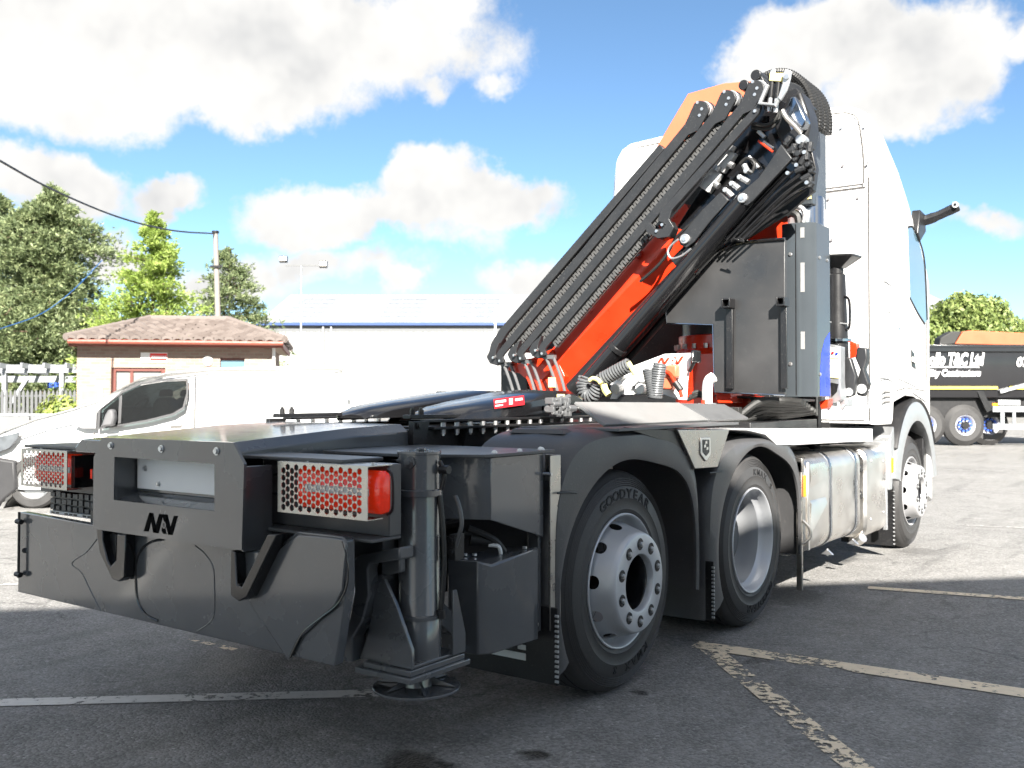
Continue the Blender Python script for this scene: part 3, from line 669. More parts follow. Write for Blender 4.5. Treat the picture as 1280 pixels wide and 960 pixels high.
tp = MB(); tp.prism([(.93, -1.20), (1.20, -1.05), (1.215, -1.01), (1.215, -.60), (.50, -.60), (.50, -1.20)], 'z', 1.119, 1.131); tp.obj('skirt_flange', PAINT2, side, .002)
for p in ((1.17, -.95, 1.131), (1.18, -.80, 1.131), (1.17, -.64, 1.131), (1.19, -.66, 1.131)): MB().ball(p, .012, 8).obj('dome_bolt', LABEL, side)
post = MB(); post.box((1.215, -.645, .405), (1.222, -.57, 1.108)); post.box((1.15, -.577, .405), (1.216, -.57, 1.108)); post.box((1.15, -.63, .405), (1.216, -.577, .42))
pst = post.obj('end_post', STAIN, truck, .001)
box('post_flange', (1.125, -.668, .40), (1.180, -.648, 1.112), PAINT, pst)
lk = MB(); lk.cyl((1.17, -.655, 1.035), (1.235, -.655, 1.035), .006, n=8); lk.box((1.16, -.675, .985), (1.168, -.665, 1.04)); lk.obj('latch', ZINC, pst)
MB().bolt((1.165, -.668, .43), (0, -1, 0), .010, .012).obj('screw', ZINC, pst)
vbx = MB(); sec = [(1.03, -1.06), (1.165, -1.045), (1.195, -1.0), (1.195, -.69), (1.03, -.69)]
vs = [(x, y, .375 if y > -.9 else .385) for x, y in sec] + [(x, y, .735 if x < 1.18 else .715 + (.03 if y > -.8 else 0)) for x, y in sec]
n5 = 5; vbx.add(vs, [tuple(range(5))[::-1], tuple(range(5, 10))] + [(i, (i+1) % 5, 5 + (i+1) % 5, 5 + i) for i in range(5)])
vbox = vbx.obj('valve_box', PAINT, truck, .006)
for p in ((1.06, -.99, .738), (1.09, -.97, .738), (1.17, -.75, .745)): MB().cyl(p, (p[0], p[1], p[2] + .008), .009, n=10).obj('dome_bolt', ZINC, vbox)
pl = MB()
for k in range(4): pl.tube(smooth_path([(1.02 + k*.02, -1.0, .80 + .015*k), (1.07 + k*.012, -.95, .825 + random.uniform(-.01, .02)), (1.12 + k*.006, -.90, .79), (1.15, -.86, .745)]), .013, 8)
pl.cyl((1.06, -.96, .80), (1.12, -.90, .785), .028, .022, n=12)
pl.obj('cable_plug', CABLE, truck)
MB().tube(smooth_path([(1.12, -.92, .775), (1.15, -.90, .77), (1.155, -.89, .745), (1.15, -.885, .735)]), .008, 8).obj('cable_clip', LABEL, truck)


# ------------------------------------------------------------------ wheels
def tyre_profile():
    p = [(.292, -.035), (.300, -.010), (.315, -.003), (.322, -.001), (.326, .001), (.330, -.001), (.372, .003), (.376, .005), (.380, .003), (.425, .001)]
    for r in (.432, .441, .450, .459, .468): p += [(r, -.004 - (r-.432)*.25), (r + .003, -.0005 - (r-.432)*.25), (r + .005, -.005 - (r-.432)*.25)]
    p += [(.481, -.022), (.493, -.034), (.500, -.048), (.503, -.060)]
    for h in (-.095, -.150, -.205): p += [(.505, h + .006), (.492, h + .004), (.492, h - .004), (.505, h - .006)]
    p += [(.503, -.240), (.500, -.252), (.480, -.280), (.425, -.300), (.372, -.300), (.322, -.298), (.300, -.290), (.292, -.265)]
    return p
def vent_cone(mb, r0, h0, r1, h1, nv, tc=.36, rad=.031, phase=0.0):
    """conical wall with nv round vents; rings run from (r0,h0) to (r1,h1)"""
    S, T = 12, 8; L = math.hypot(r1 - r0, h1 - h0); sec = 2 * math.pi / nv; base = len(mb.v)
    tot = nv * S
    for i in range(tot):
        for j in range(T + 1):
            t = j / T; k = i % S; th = (i / S) * sec
            r = r0 + (r1 - r0) * t
            du = ((k - S / 2) / S) * sec * r; dv = (t - tc) * L; d = math.hypot(du, dv)
            if 1e-6 < d < rad * 1.55:
                q = rad if d < rad * 1.30 else d
                if q == rad:
                    du2, dv2 = du * q / d, dv * q / d
                    t = min(1, max(0, tc + dv2 / L)); r = r0 + (r1 - r0) * t; th = th - du / r + du2 / r
            h = h0 + (h1 - h0) * t; a = th + phase
            mb.v.append((h, r * math.cos(a), r * math.sin(a)))
    for i in range(tot):
        for j in range(T):
            k = i % S; t = (j + .5) / T; r = r0 + (r1 - r0) * t
            if math.hypot(((k + .5 - S / 2) / S) * sec * r, (t - tc) * L) < rad * .98: continue
            a, b = base + i*(T+1) + j, base + ((i+1) % tot)*(T+1) + j
            mb.f.append((a, b, b + 1, a + 1))
def arc_text(word, r, a0, a1, size):
    mb = MB(); n = len(word)
    for i, chx in enumerate(word):
        if chx == ' ': continue
        me = text_mesh('g', chx, size, .003, bold=size*.02)
        th = R_(a0 + (a1 - a0) * (i + .5) / n); c, s = math.cos(th), math.sin(th)
        vs = []
        for v in me.vertices:
            u, w = v.co.x * 1.25, v.co.y - size*.35       # along, outward
            vs.append((v.co.z, (r + w) * c + u * s, (r + w) * s - u * c))
        mb.add(vs, [tuple(p.vertices) for p in me.polygons]); bpy.data.meshes.remove(me)
    return mb
def wheel_at(y, kind, rim_m, words, x=1.19):
    w = MB().lathe(tyre_profile(), (0, 0, 0), (1, 0, 0), 96).obj('wheel', RUBBER, truck, ang=50)
    w.location = (x, y, .505)
    for word, a0, a1, size in words:
        o = arc_text(word, .398, a0, a1, size); o.v = [(p[0] + .0035, p[1], p[2]) for p in o.v]; tag(o.obj('tyre_lettering', LETTER, w, fix=False), kind='stuff')
    sip = MB()
    for i in range(120):
        a = 2*math.pi*i/120; c, s = math.cos(a), math.sin(a); d = Vector((0, c, s)); t = Vector((0, -s, c)) * .0035
        p, q = d*.4995, d*.4995
        sip.add([p + Vector((-.052,0,0)) - t, p + Vector((-.052,0,0)) + t, d*.5045 + Vector((-.088,0,0)) + t*.6, d*.5045 + Vector((-.088,0,0)) - t*.6], [(0,1,2,3)])
    tag(sip.obj('tread_sipes', LETTER, w, fix=False), kind='stuff')
    if kind == 'convex':
        m = MB(); m.lathe([(.292, -.30), (.300, -.045), (.3075, -.012), (.3075, 0), (.303, .0035), (.298, .002), (.291, -.008), (.286, -.030), (.276, -.050), (.270, -.056)], (0,0,0), (1,0,0), 80)
        rim = m.obj('rim', rim_m, w)
        m = MB(); vent_cone(m, .270, -.056, .232, .060, 10, .40, .030, .2); m.obj('vented_disc', rim_m, w, fix=True)
        m = MB(); m.lathe([(.232, .060), (.226, .078), (.220, .086), (.214, .088), (.136, .088), (.130, .086), (.127, .080), (.124, .055)], (0,0,0), (1,0,0), 64)
        m.obj('hub_flange', rim_m, w)
        MB().lathe([(.124, .055), (.121, .05), (.121, -.13)], (0,0,0), (1,0,0), 48).obj('hub_bore', BLACKG, w)  # bore coloured black for the shade inside it
        m = MB(); m.lathe([(.0, -.10), (.05, -.10), (.075, -.12), (.122, -.125)], (0,0,0), (1,0,0), 32); m.obj('hub_cap', GREYSTEEL, w)
        for i in range(10):
            a = 2*math.pi*(i + .5)/10; c, s = math.cos(a)*.174, math.sin(a)*.174
            m = MB(); m.lathe([(.0275, .0005), (.025, .002), (.025, .0), (0, .0)], (.0885, c, s), (1,0,0), 20); k_ = m.obj('nut_recess', BLACK, w)
            m = MB(); m.cyl((.085, c, s), (.098, c, s), .0125, n=6); m.cyl((.098, c, s), (.103, c, s), .008, n=10); m.obj('wheel_nut', GALV, w, .001)
        m = MB(); m.lathe([(.20, -.10), (.262, -.075)], (0,0,0), (1,0,0), 40); m.obj('brake_drum', DARK, w)
    else:
        m = MB(); m.lathe([(.292, -.30), (.300, -.045), (.3075, -.012), (.3075, 0), (.303, .0035), (.298, .002), (.290, -.010), (.285, -.045), (.278, -.060), (.262, -.075), (.258, -.13), (.257, -.20), (.251, -.212), (.246, -.235)], (0,0,0), (1,0,0), 80)
        m.obj('rim', rim_m, w)
        m = MB(); vent_cone(m, .249, -.235, .185, -.262, 10, .5, .020); m.obj('vented_disc', GREYSTEEL, w)  # disc and hub in darker grey for the shade inside the dish
        m = MB(); m.lathe([(.185, -.262), (.17, -.262), (.145, -.258), (.145, -.16), (.14, -.15), (.11, -.14), (.0, -.135)], (0,0,0), (1,0,0), 48); m.obj('hub_cap', GREYSTEEL, w)
        for i in range(10):
            a = 2*math.pi*(i + .5)/10; c, s = math.cos(a)*.167, math.sin(a)*.167
            MB().cyl((-.262, c, s), (-.235, c, s), .014, n=6).obj('wheel_nut', GALV, w, .001)
        t2 = MB().lathe([(r, h - .345) for r, h in tyre_profile()], (0,0,0), (1,0,0), 64).obj('inner_tyre', RUBBER, w, ang=50)
    return w
wheel_at(0.0, 'convex', RIM, [('GOODYEAR', 122, 52, .062), ('KMAX S', -55, -106, .050)])
wheel_at(1.545, 'dished', RIM, [('KMAX S', 92, 44, .050), ('GOODYEAR', -46, -106, .062)])
wheel_at(5.21, 'convex', RIMB, [])
for y in (0.0, 1.545, 5.21):          # the far side's wheels, seen only underneath
    o = MB().lathe(tyre_profile(), (0, 0, 0), (-1, 0, 0), 48).obj('wheel', RUBBER, truck); o.location = (-1.19, y, .505)
    m = MB(); m.lathe([(.300, -.3), (.3075, 0), (.26, -.06), (.2, -.1), (.0, -.1)], (0,0,0), (-1,0,0), 32); m.obj('rim', RIM, o)

# ------------------------------------------------------------------ mudguards
def mudguard(yc, top, af, ar, p, th0, th1, ri0, seam=None, name='mudguard', x1=1.235, x0=.74, ridge=True):
    secs = []; zc = .505; n = 46
    for i in range(n + 1):
        th = R_(th0 + (th1 - th0) * i / n); c, s = math.cos(th), math.sin(th)
        a = af if c > 0 else ar; b = top - zc
        if s > 0:
            ro = 1.0 / ((abs(c) / a)**p + (abs(s) / b)**p)**(1 / p)
        else: ro = min(a / max(1e-3, abs(c)), .95)
        w = max(0, c) if c > 0 else 0
        ri = ri0 * (1 - w**2) + (ro - .05) * w**2 if c > 0 else min(ro - .03, ri0 * (1 + .05 * abs(c)**3))
        s2 = max(0, s)
        def P(x, r): return (x, yc + r * c, zc + r * s)
        secs.append([P(x1 - .008, ri), P(x1, ri + (ro - ri) * .35), P(x1 - .010, ro - .020), P(x1 - .040, ro - .002), P(x1 - .12, ro + .012 * s2), P(x1 - .28, ro + .020 * s2), P(x0, ro + .010 * s2), P(x0, ro - .014), P(x1 - .05, ro - .014), P(x1 - .024, ro - .03), P(x1 - .022, ri)])
    mb = MB().loft(secs); o = mb.obj(name, PLASTIC, truck, ang=50)
    return o
mg = mudguard(0.0, 1.188, .745, .63, 3.8, 206, -12, .555)
rg = MB()
for y in (-.36, -.20, -.04):
    o = MB(); o.loft([[(.80, y, 1.182), (.82, y + .02, 1.202), (.82, y + .075, 1.204), (.80, y + .10, 1.184)], [(1.10, y, 1.182), (1.07, y + .02, 1.202), (1.07, y + .075, 1.204), (1.10, y + .10, 1.184)]]); o.obj('guard_rib', PLASTIC, mg, .004)
MB().tube([(1.233, -.61 + .0, .955), (1.237, -.545, .955), (1.236, -.47, .945)], .004, 6).obj('guard_seam', BLACK, mg)
mg2 = mudguard(1.545, 1.105, .735, .70, 3.4, 206, -14, .550)
MB().tube([(1.234, .84, .945), (1.238, .92, .945), (1.237, 1.0, .945)], .004, 6).obj('guard_seam', BLACK, mg2)
def flap(y, x0, x1, z0, z1, bars):
    f = box('mud_flap', (x0, y - .008, z0), (x1, y + .004, z1), BLACK, truck, .003)
    for b in bars: MB().box((b[0], y - .011, b[1]), (b[2], y - .0085, b[3])).obj('flap_print', REFL, f)
    for i in range(14):
        z = z0 + .02 + i * (z1 - z0 - .03) / 14; MB().cyl((x1 - .006, y - .016, z), (x1 + .008, y - .016, z), .006, n=8).obj('flap_stud', GALV, f)
    return f
flap(-.635, .70, 1.255, .19, .50, [(.84, .268, 1.10, .296), (.98, .316, 1.04, .340), (1.00, .340, 1.10, .352), (1.06, .310, 1.10, .330)])
flap(.86, .70, 1.250, .17, .48, [(1.02, .250, 1.115, .282), (1.02, .300, 1.065, .36), (1.065, .340, 1.115, .362), (1.075, .305, 1.115, .325)])
flap(4.52, .78, 1.22, .10, .60, [])

# ------------------------------------------------------------------ fifth wheel and its sub-frame
fw = MB()
def lobe(s):
    secs = []
    for y, xi, xo, zt, hh in ((-.30, .16, .36, 1.250, .018), (-.27, .13, .40, 1.268, .035), (-.15, .10, .44, 1.296, .06), (.05, .07, .46, 1.322, .085), (.30, .05, .465, 1.350, .10), (.50, .02, .465, 1.372, .11), (.62, .02, .46, 1.382, .10)):
        xm = (xi + xo) / 2
        q = [(xi, zt - hh), (xi, zt - .02), (xi + .025, zt - .002), (xm, zt + .004), (xo - .035, zt - .004), (xo, zt - .03), (xo + .005, zt - hh)]
        secs.append([(s*a, y, b) for a, b in q])
    return MB().loft(secs)
fifth = lobe(1).obj('fifth_wheel', BLACKG, truck, .004)
lobe(-1).obj('coupling_lobe', BLACKG, fifth, .004)
f2 = MB(); f2.loft([[(x, y, z) for x, z in ((-.455, zt - .1), (-.455, zt - .02), (-.43, zt), (.43, zt), (.455, zt - .02), (.455, zt - .1))] for y, zt in ((.58, 1.379), (.74, 1.378), (.84, 1.350))]); f2.obj('coupling_plate', BLACKG, fifth, .004)
lab = MB(); q = [(-0.0375,1.3334),(0.2248,1.3538),(0.232,1.3037),(-0.0308,1.2854)]; lab.add([(.4745, a, b) for a, b in q], [(0, 1, 2, 3)]); lab.obj('warning_label', REDLAB, fifth)
for (u0, v0, u1, v1) in ((.05,.55,.40,.80),(.05,.2,.3,.35),(.5,.2,.62,.85),(.7,.5,.95,.75)):
    y0, y1 = q[0][0], q[1][0]; z0, z1 = q[3][1], q[0][1]
    s0 = (q[1][1] - q[0][1]) / (y1 - y0)
    ya, yb = y0 + u0*(y1-y0), y0 + u1*(y1-y0)
    MB().add([(.4752, ya, z0 + v0*(z1-z0) + s0*(ya-y0)), (.4752, yb, z0 + v0*(z1-z0) + s0*(yb-y0)), (.4752, yb, z0 + v1*(z1-z0) + s0*(yb-y0)), (.4752, ya, z0 + v1*(z1-z0) + s0*(ya-y0))], [(0,1,2,3)]).obj('label_print', LABEL, fifth)
hd = MB(); hd.tube(smooth_path([(.47, .42, 1.285), (.56, .45, 1.29), (.66, .47, 1.285), (.70, .55, 1.28)]), .013, 8); hd.obj('release_handle', BLACK, fifth)
MB().box((.47, .54, 1.31), (.50, .58, 1.36)).obj('grease_tag', YELLOW, fifth, .003)
ped = MB(); ped.prism([(.15, 1.20), (.75, 1.20), (.58, 1.30), (.30, 1.30)], 'x', .36, .44); ped.obj('coupling_bracket', BLACK, fifth, .004)
ped = MB(); ped.prism([(.15, 1.20), (.75, 1.20), (.58, 1.30), (.30, 1.30)], 'x', -.44, -.36); ped.obj('coupling_bracket', BLACK, fifth, .004)
for s, nm in ((1, 'mounting_rail'), (-1, 'mounting_rail')):
    r = MB(); r.prism([(s*.45, 1.02), (s*.465, 1.02), (s*.465, 1.195), (s*.52, 1.195), (s*.52, 1.207), (s*.30, 1.207), (s*.30, 1.195), (s*.45, 1.195)], 'y', -.54, 1.35)
    rail = r.obj(nm, BLACK, truck, .002)
    MB().box((s*.44, -.55, 1.228), (s*.50, 1.1, 1.240)).obj('clamp_bar', BLACK, rail, .002)
    for i in range(16):
        y = -.45 + i * .10; m = MB(); m.cyl((s*.495, y, 1.207), (s*.495, y, 1.226), .012, n=6); m.cyl((s*.495, y, 1.195), (s*.495, y, 1.172), .012, n=6); m.cyl((s*.495, y, 1.19), (s*.495, y, 1.165), .007, n=8)
        tag(m.obj('rail_bolt', ZINC, rail), kind='stuff')
    for y in (-.30, .25, .75): MB().prism([(s*.465, 1.02), (s*.465, 1.19), (s*.515, 1.19)], 'y', y, y + .012).obj('rail_web', BLACK, rail)
for x in (-.40, .36):
    b = MB(); ys = -.70 if x < 0 else -.58; b.box((x, ys, 1.243), (x + .05, .25, 1.262)); lb = b.obj('slide_bar', BLACK, truck, .003)
    for y in (ys + .04, ys + .10): m = MB(); m.cyl((x + .025, y, 1.262), (x + .025, y, 1.285), .013, n=6); m.cyl((x + .025, y, 1.285), (x + .025, y, 1.295), .008, n=8); m.obj('bar_bolt', BLACK, lb)
dp = MB(); dp.box((-.45, -.55, 1.10), (.45, 1.3, 1.19)); dp.obj('frame_plate', BLACK, truck)

# ------------------------------------------------------------------ catwalk, wedge plate and rail
cw = MB()
a = [(0.1139,1.3219),(1.2471,1.3131)]; b = [(-0.1485,1.2181),(0.7362,1.1976)]
vs = [(1.06, a[0][0]-.05, 1.215), (1.06, a[1][0]-.03, 1.215), (.86, a[1][0], a[1][1]), (.86, a[0][0], a[0][1])]
vs += [(x - .01, y, z - .012) for x, y, z in vs]
cw.add(vs, [(0,1,2,3),(7,6,5,4),(0,4,5,1),(1,5,6,2),(2,6,7,3),(3,7,4,0)])
cat = cw.obj('deck_plate', CATWALK, truck, .003)
c2 = MB(); c2.add([(1.06, a[1][0]-.02, 1.215), (1.06, a[1][0]+.55, 1.215), (.90, a[1][0]+.55, 1.30), (.86, a[1][0]+.03, a[1][1]-.004), (1.05, a[1][0]-.02, 1.203), (1.05, a[1][0]+.55, 1.203), (.89, a[1][0]+.55, 1.29), (.85, a[1][0]+.03, a[1][1]-.016)], [(0,1,2,3),(7,6,5,4),(0,4,5,1),(1,5,6,2),(2,6,7,3),(3,7,4,0)])
c2.obj('deck_wing', GREYSTEEL, cat, .002)
box('deck_sill', (.70, -.12, 1.190), (1.238, 1.22, 1.204), GREYSTEEL, truck, .002)
MB().prism([(-0.0573,1.208),(0.4718,1.1788),(0.671,0.9809),(0.5966,0.9813),(0.4363,1.0814),(0.2512,1.1468),(0.0544,1.1831)], 'x', 1.215, 1.228).obj('wedge_web', BLACK, truck, .002)
vp = MB().prism([(0.4463,1.1838),(1.0772,1.1667),(0.9184,0.9712),(0.6444,0.9791)], 'x', 1.225, 1.245).obj('wedge_plate', STAIN, truck, .003)
for k in (0,): MB().tube([(1.232,0.4637,1.1791),(1.232,0.6625,0.9775)], .004, 6).obj('wedge_edge', BLACKG, vp)
MB().prism([(0.6976,1.1362),(0.8144,1.1323),(0.8188,1.0444),(0.7595,1.0099),(0.697,1.0502)], 'x', 1.245, 1.253).obj('shield_badge', ALU, vp, .003)
MB().prism([(0.7167,1.1253),(0.7946,1.1225),(0.7941,1.058),(0.7568,1.0391),(0.7163,1.0616)], 'x', 1.2525, 1.2555).obj('badge_centre', BLACK, vp, .001)
for p in [(0.7531,1.1096),(0.7384,1.0915),(0.7675,1.0779)]: MB().prism([(p[0]-.012, p[1]-.008), (p[0]+.012, p[1]-.006), (p[0]+.010, p[1]+.008), (p[0]-.010, p[1]+.006)], 'x', 1.2550, 1.257).obj('badge_device', ALU, vp)
bm_ = MB().prism([(1.0575,1.167),(2.1109,1.141),(2.1097,1.0399),(1.8057,1.0521),(1.6253,1.1209),(1.3586,1.152)], 'x', .75, 1.235).obj('side_rail', ALUW, truck, .004)
rl = MB().prism([(2.1181,1.1408),(3.4515,1.108),(3.8701,1.0969),(3.8683,0.9972),(3.3316,1.0142),(2.1169,1.0396)], 'x', .75, 1.228).obj('side_rail', ALUW, truck, .004)

# ------------------------------------------------------------------ fuel tank, side box and brackets
def rbox_sec(y, x0, x1, z0, z1, r, n=6, ins=0.0):
    pts = []
    for cx, cz, a0 in ((x1 - r, z1 - r, 0), (x0 + r, z1 - r, 90), (x0 + r, z0 + r, 180), (x1 - r, z0 + r, 270)):
        for k in range(n + 1):
            a = R_(a0 + 90 * k / n); pts.append((cx + (r - ins) * math.cos(a), y, cz + (r - ins) * math.sin(a)))
    return pts
tk = MB().loft([rbox_sec(y, .62, 1.222, .30, .965, .12, ins=i) for y, i in ((2.30, .03), (2.315, .006), (2.33, 0), (3.55, 0), (3.565, .006), (3.58, .03))])
tank = tk.obj('fuel_tank', ALU, truck, ang=30)
for y in (2.83, 3.42):
    MB().loft([rbox_sec(yy, .615, 1.229, .293, .972, .125, ins=i) for yy, i in ((y, .003), (y + .006, 0), (y + .044, 0), (y + .05, .003))]).obj('tank_strap', SPLATE, tank, ang=30)
    m = MB(); m.cyl((1.20, y + .025, .29), (1.20, y + .025, .24), .008, n=8); m.prism([(1.16, .25), (1.24, .25), (1.20, .285)], 'y', y + .01, y + .04); m.obj('strap_bolt', ZINC, tank)
for z0, z1, z2 in ((.74, .90, .80), (.42, .66, .62)):
    s1 = MB(); s1.add([(1.223, 2.42, z1), (1.223, 2.74, z1), (1.223, 2.42, z0), (1.238, 2.74, z2), (1.238, 2.42, z2 + .02)], [(0,1,4),(1,3,4),(0,4,2),(2,4,3)]); s1.obj('tank_step', ALU, tank)
MB().box((1.2225, 2.36, .34), (1.236, 2.40, .92)).obj('tank_rib', ALU, tank, .006)
cap = MB(); cap.cyl((1.0, 3.15, .965), (1.02, 3.15, 1.0), .05, n=20); cap.obj('filler_cap', BLACK, tank, .004)
bx = MB().loft([rbox_sec(y, .70, 1.232, .255, .955, .10, ins=i) for y, i in ((3.70, .03), (3.715, .006), (3.74, 0), (4.22, 0), (4.245, .012), (4.255, .035))]).obj('side_locker', ALU, truck, ang=30)
for p in ((3.80, .40), (4.16, .42), (4.16, .83), (3.82, .85)): MB().cyl((1.231, p[0], p[1]), (1.236, p[0], p[1]), .012, n=12).obj('locker_rivet', GALV, bx)
bk = MB(); bk.box((.7, 3.60, .40), (1.18, 3.68, .93)); bk.cyl((1.17, 3.64, .80), (1.21, 3.64, .80), .03); bk.cyl((1.17, 3.64, .60), (1.21, 3.64, .60), .03); bk.obj('locker_bracket', BLACK, truck, .004)
dr = MB(); dr.tube(smooth_path([(1.21, 3.66, .27), (1.16, 3.70, .235), (1.10, 3.78, .225)]), .035, 10); dr.obj('drain_pipe', ALU, truck)
st = MB(); st.box((1.20, 2.235, .10), (1.235, 2.262, .93)); st.box((1.13, 2.235, .86), (1.24, 2.27, .95)); sp2 = st.obj('guard_stay', STAIN, truck, .002)
MB().tube(smooth_path([(1.235, 2.25, .55), (1.275, 2.27, .50), (1.275, 2.27, .44), (1.235, 2.25, .40)]), .010, 8).obj('stay_loop', STAIN, sp2)
MB().box((1.236, 2.262, .70), (1.246, 2.30, .84)).obj('amber_marker', ORANGELAMP, sp2, .003)
MB().box((1.20, 4.42, .72), (1.236, 4.45, .84)).obj('amber_marker', ORANGELAMP, truck, .003)
gb = MB(); gb.box((.8, 4.30, .62), (1.20, 4.42, .98)); gb.box((1.17, 4.36, .25), (1.20, 4.40, .62)); gb.obj('wheel_bracket', GALV, truck, .004)


# ================================================================== folded loader crane
def xz(name, pts, y0, y1, m, parent, bevel=.004): return MB().prism(pts, 'y', y0, y1).obj(name, m, parent, bevel)
# main outer boom: six-sided orange beam lying diagonally across the frame
b0, b1 = (-0.8638,2.34,1.4841), (0.4431,2.34,2.6389)
boom = MB().beam(b0, b1, [(.20, .05), (.035, -.050), (-.10, -.015), (-.10, .34), (.02, .40), (.20, .34)]).obj('crane_boom', ORANGE, truck, .006)
xz('boom_foot', [(-1.1601,1.5632),(-1.1128,1.6385),(-0.9272,1.6468),(-0.732,1.7161),(-0.615,1.5051),(-0.6588,1.3711),(-0.9273,1.3842),(-0.9732,1.4847),(-1.0504,1.536),(-1.1128,1.537)], 2.30, 2.62, ORANGE, boom, .006)
xz('boom_stop', [(-1.2982,1.6133),(-1.1697,1.5785),(-1.0437,1.5252),(-1.0281,1.3595),(-1.2981,1.3598)], 2.40, 2.66, BLACK, boom, .004)
MB().cyl((0.0235,2.27,2.3802), (-0.0093,2.33,2.3903), .020, n=16).obj('boom_pin', GALV, boom)
MB().cyl((0.0153,2.285,2.3827), (-0.0093,2.33,2.3903), .036, n=20).obj('pin_boss', ORANGE, boom)
# orange shield over the knuckle
sh = MB().prism([(-0.016,3.2066),(0.2619,3.5855),(0.5454,3.608),(0.8275,3.5762),(0.8853,3.4636),(0.6962,3.3158),(0.1957,3.0733)], 'y', 2.62, 2.68).obj('knuckle_shield', SALMON, truck, .004)
# black extension box behind the guides
ext = xz('extension_box', [(-1.0837,1.6996),(-0.6323,1.748),(0.7005,2.8757),(1.2275,3.2872),(1.1483,3.4068),(0.9019,3.4008),(0.185,3.1127),(-1.2736,1.8457)], 2.42, 2.60, BLACK, truck, .006)
xz('cavity_plate', [(0.3316,2.542),(0.8325,3.2155),(1.034,3.3517),(1.2166,3.2025),(1.2467,2.832),(0.9316,2.5974),(0.5622,2.4016)], 2.29, 2.40, BLACKG, truck, .004)

# the four stepped hose guides with their rollers and link chains
def chain(name, a, b, y, w, parent, m=CHAIN):
    A, B = Vector(a), Vector(b); d = B - A; L = d.length; d.normalize(); p = Vector((-d.z, 0, d.x)); mb = MB(); n = int(L / .022)
    for i in range(n):
        c = A + d * (i + .5) * L / n; s = 1 if i % 2 else -1; k = d * .0085; q = p * w * .5; t = d * .006 * s
        mb.add([c - k - q + t, c + k - q + t, c + k + q - t, c - k + q - t] + [v + Vector((0, .02, 0)) for v in (c - k - q + t, c + k - q + t, c + k + q - t, c - k + q - t)],
               [(0,1,2,3),(4,7,6,5),(0,4,5,1),(1,5,6,2),(2,6,7,3),(3,7,4,0)])
    mb.beam(A + Vector((0, .03, 0)), B + Vector((0, .03, 0)), [(-w*.55, -.008), (w*.55, -.008), (w*.55, .01), (-w*.55, .01)])
    return tag(mb.obj(name, m, parent), kind='stuff')
def roller(c, y, r, parent):
    x, z = c
    MB().cyl((x, y + .004, z), (x, y + .05, z), r, n=28).obj('roller_wheel', GALV, parent, .003)
    MB().cyl((x, y + .058, z), (x, y + .08, z), r * 1.12, n=28).obj('roller_flange', BLACK, parent, .003)
guide1 = xz('hose_guide', [(-1.2897,1.7822),(-1.2097,1.8815),(0.2104,3.1431),(0.2482,3.1031),(-1.1307,1.8529),(-1.2097,1.7541),(-1.2495,1.7042),(-1.2256,1.6398),(-1.2896,1.6541),(-1.3138,1.706)], 2.26, 2.32, CRANE, truck, .005)
chain('link_chain', (-1.1685,2.29,1.805), (0.2831,2.29,3.0813), 2.29, .035, guide1)
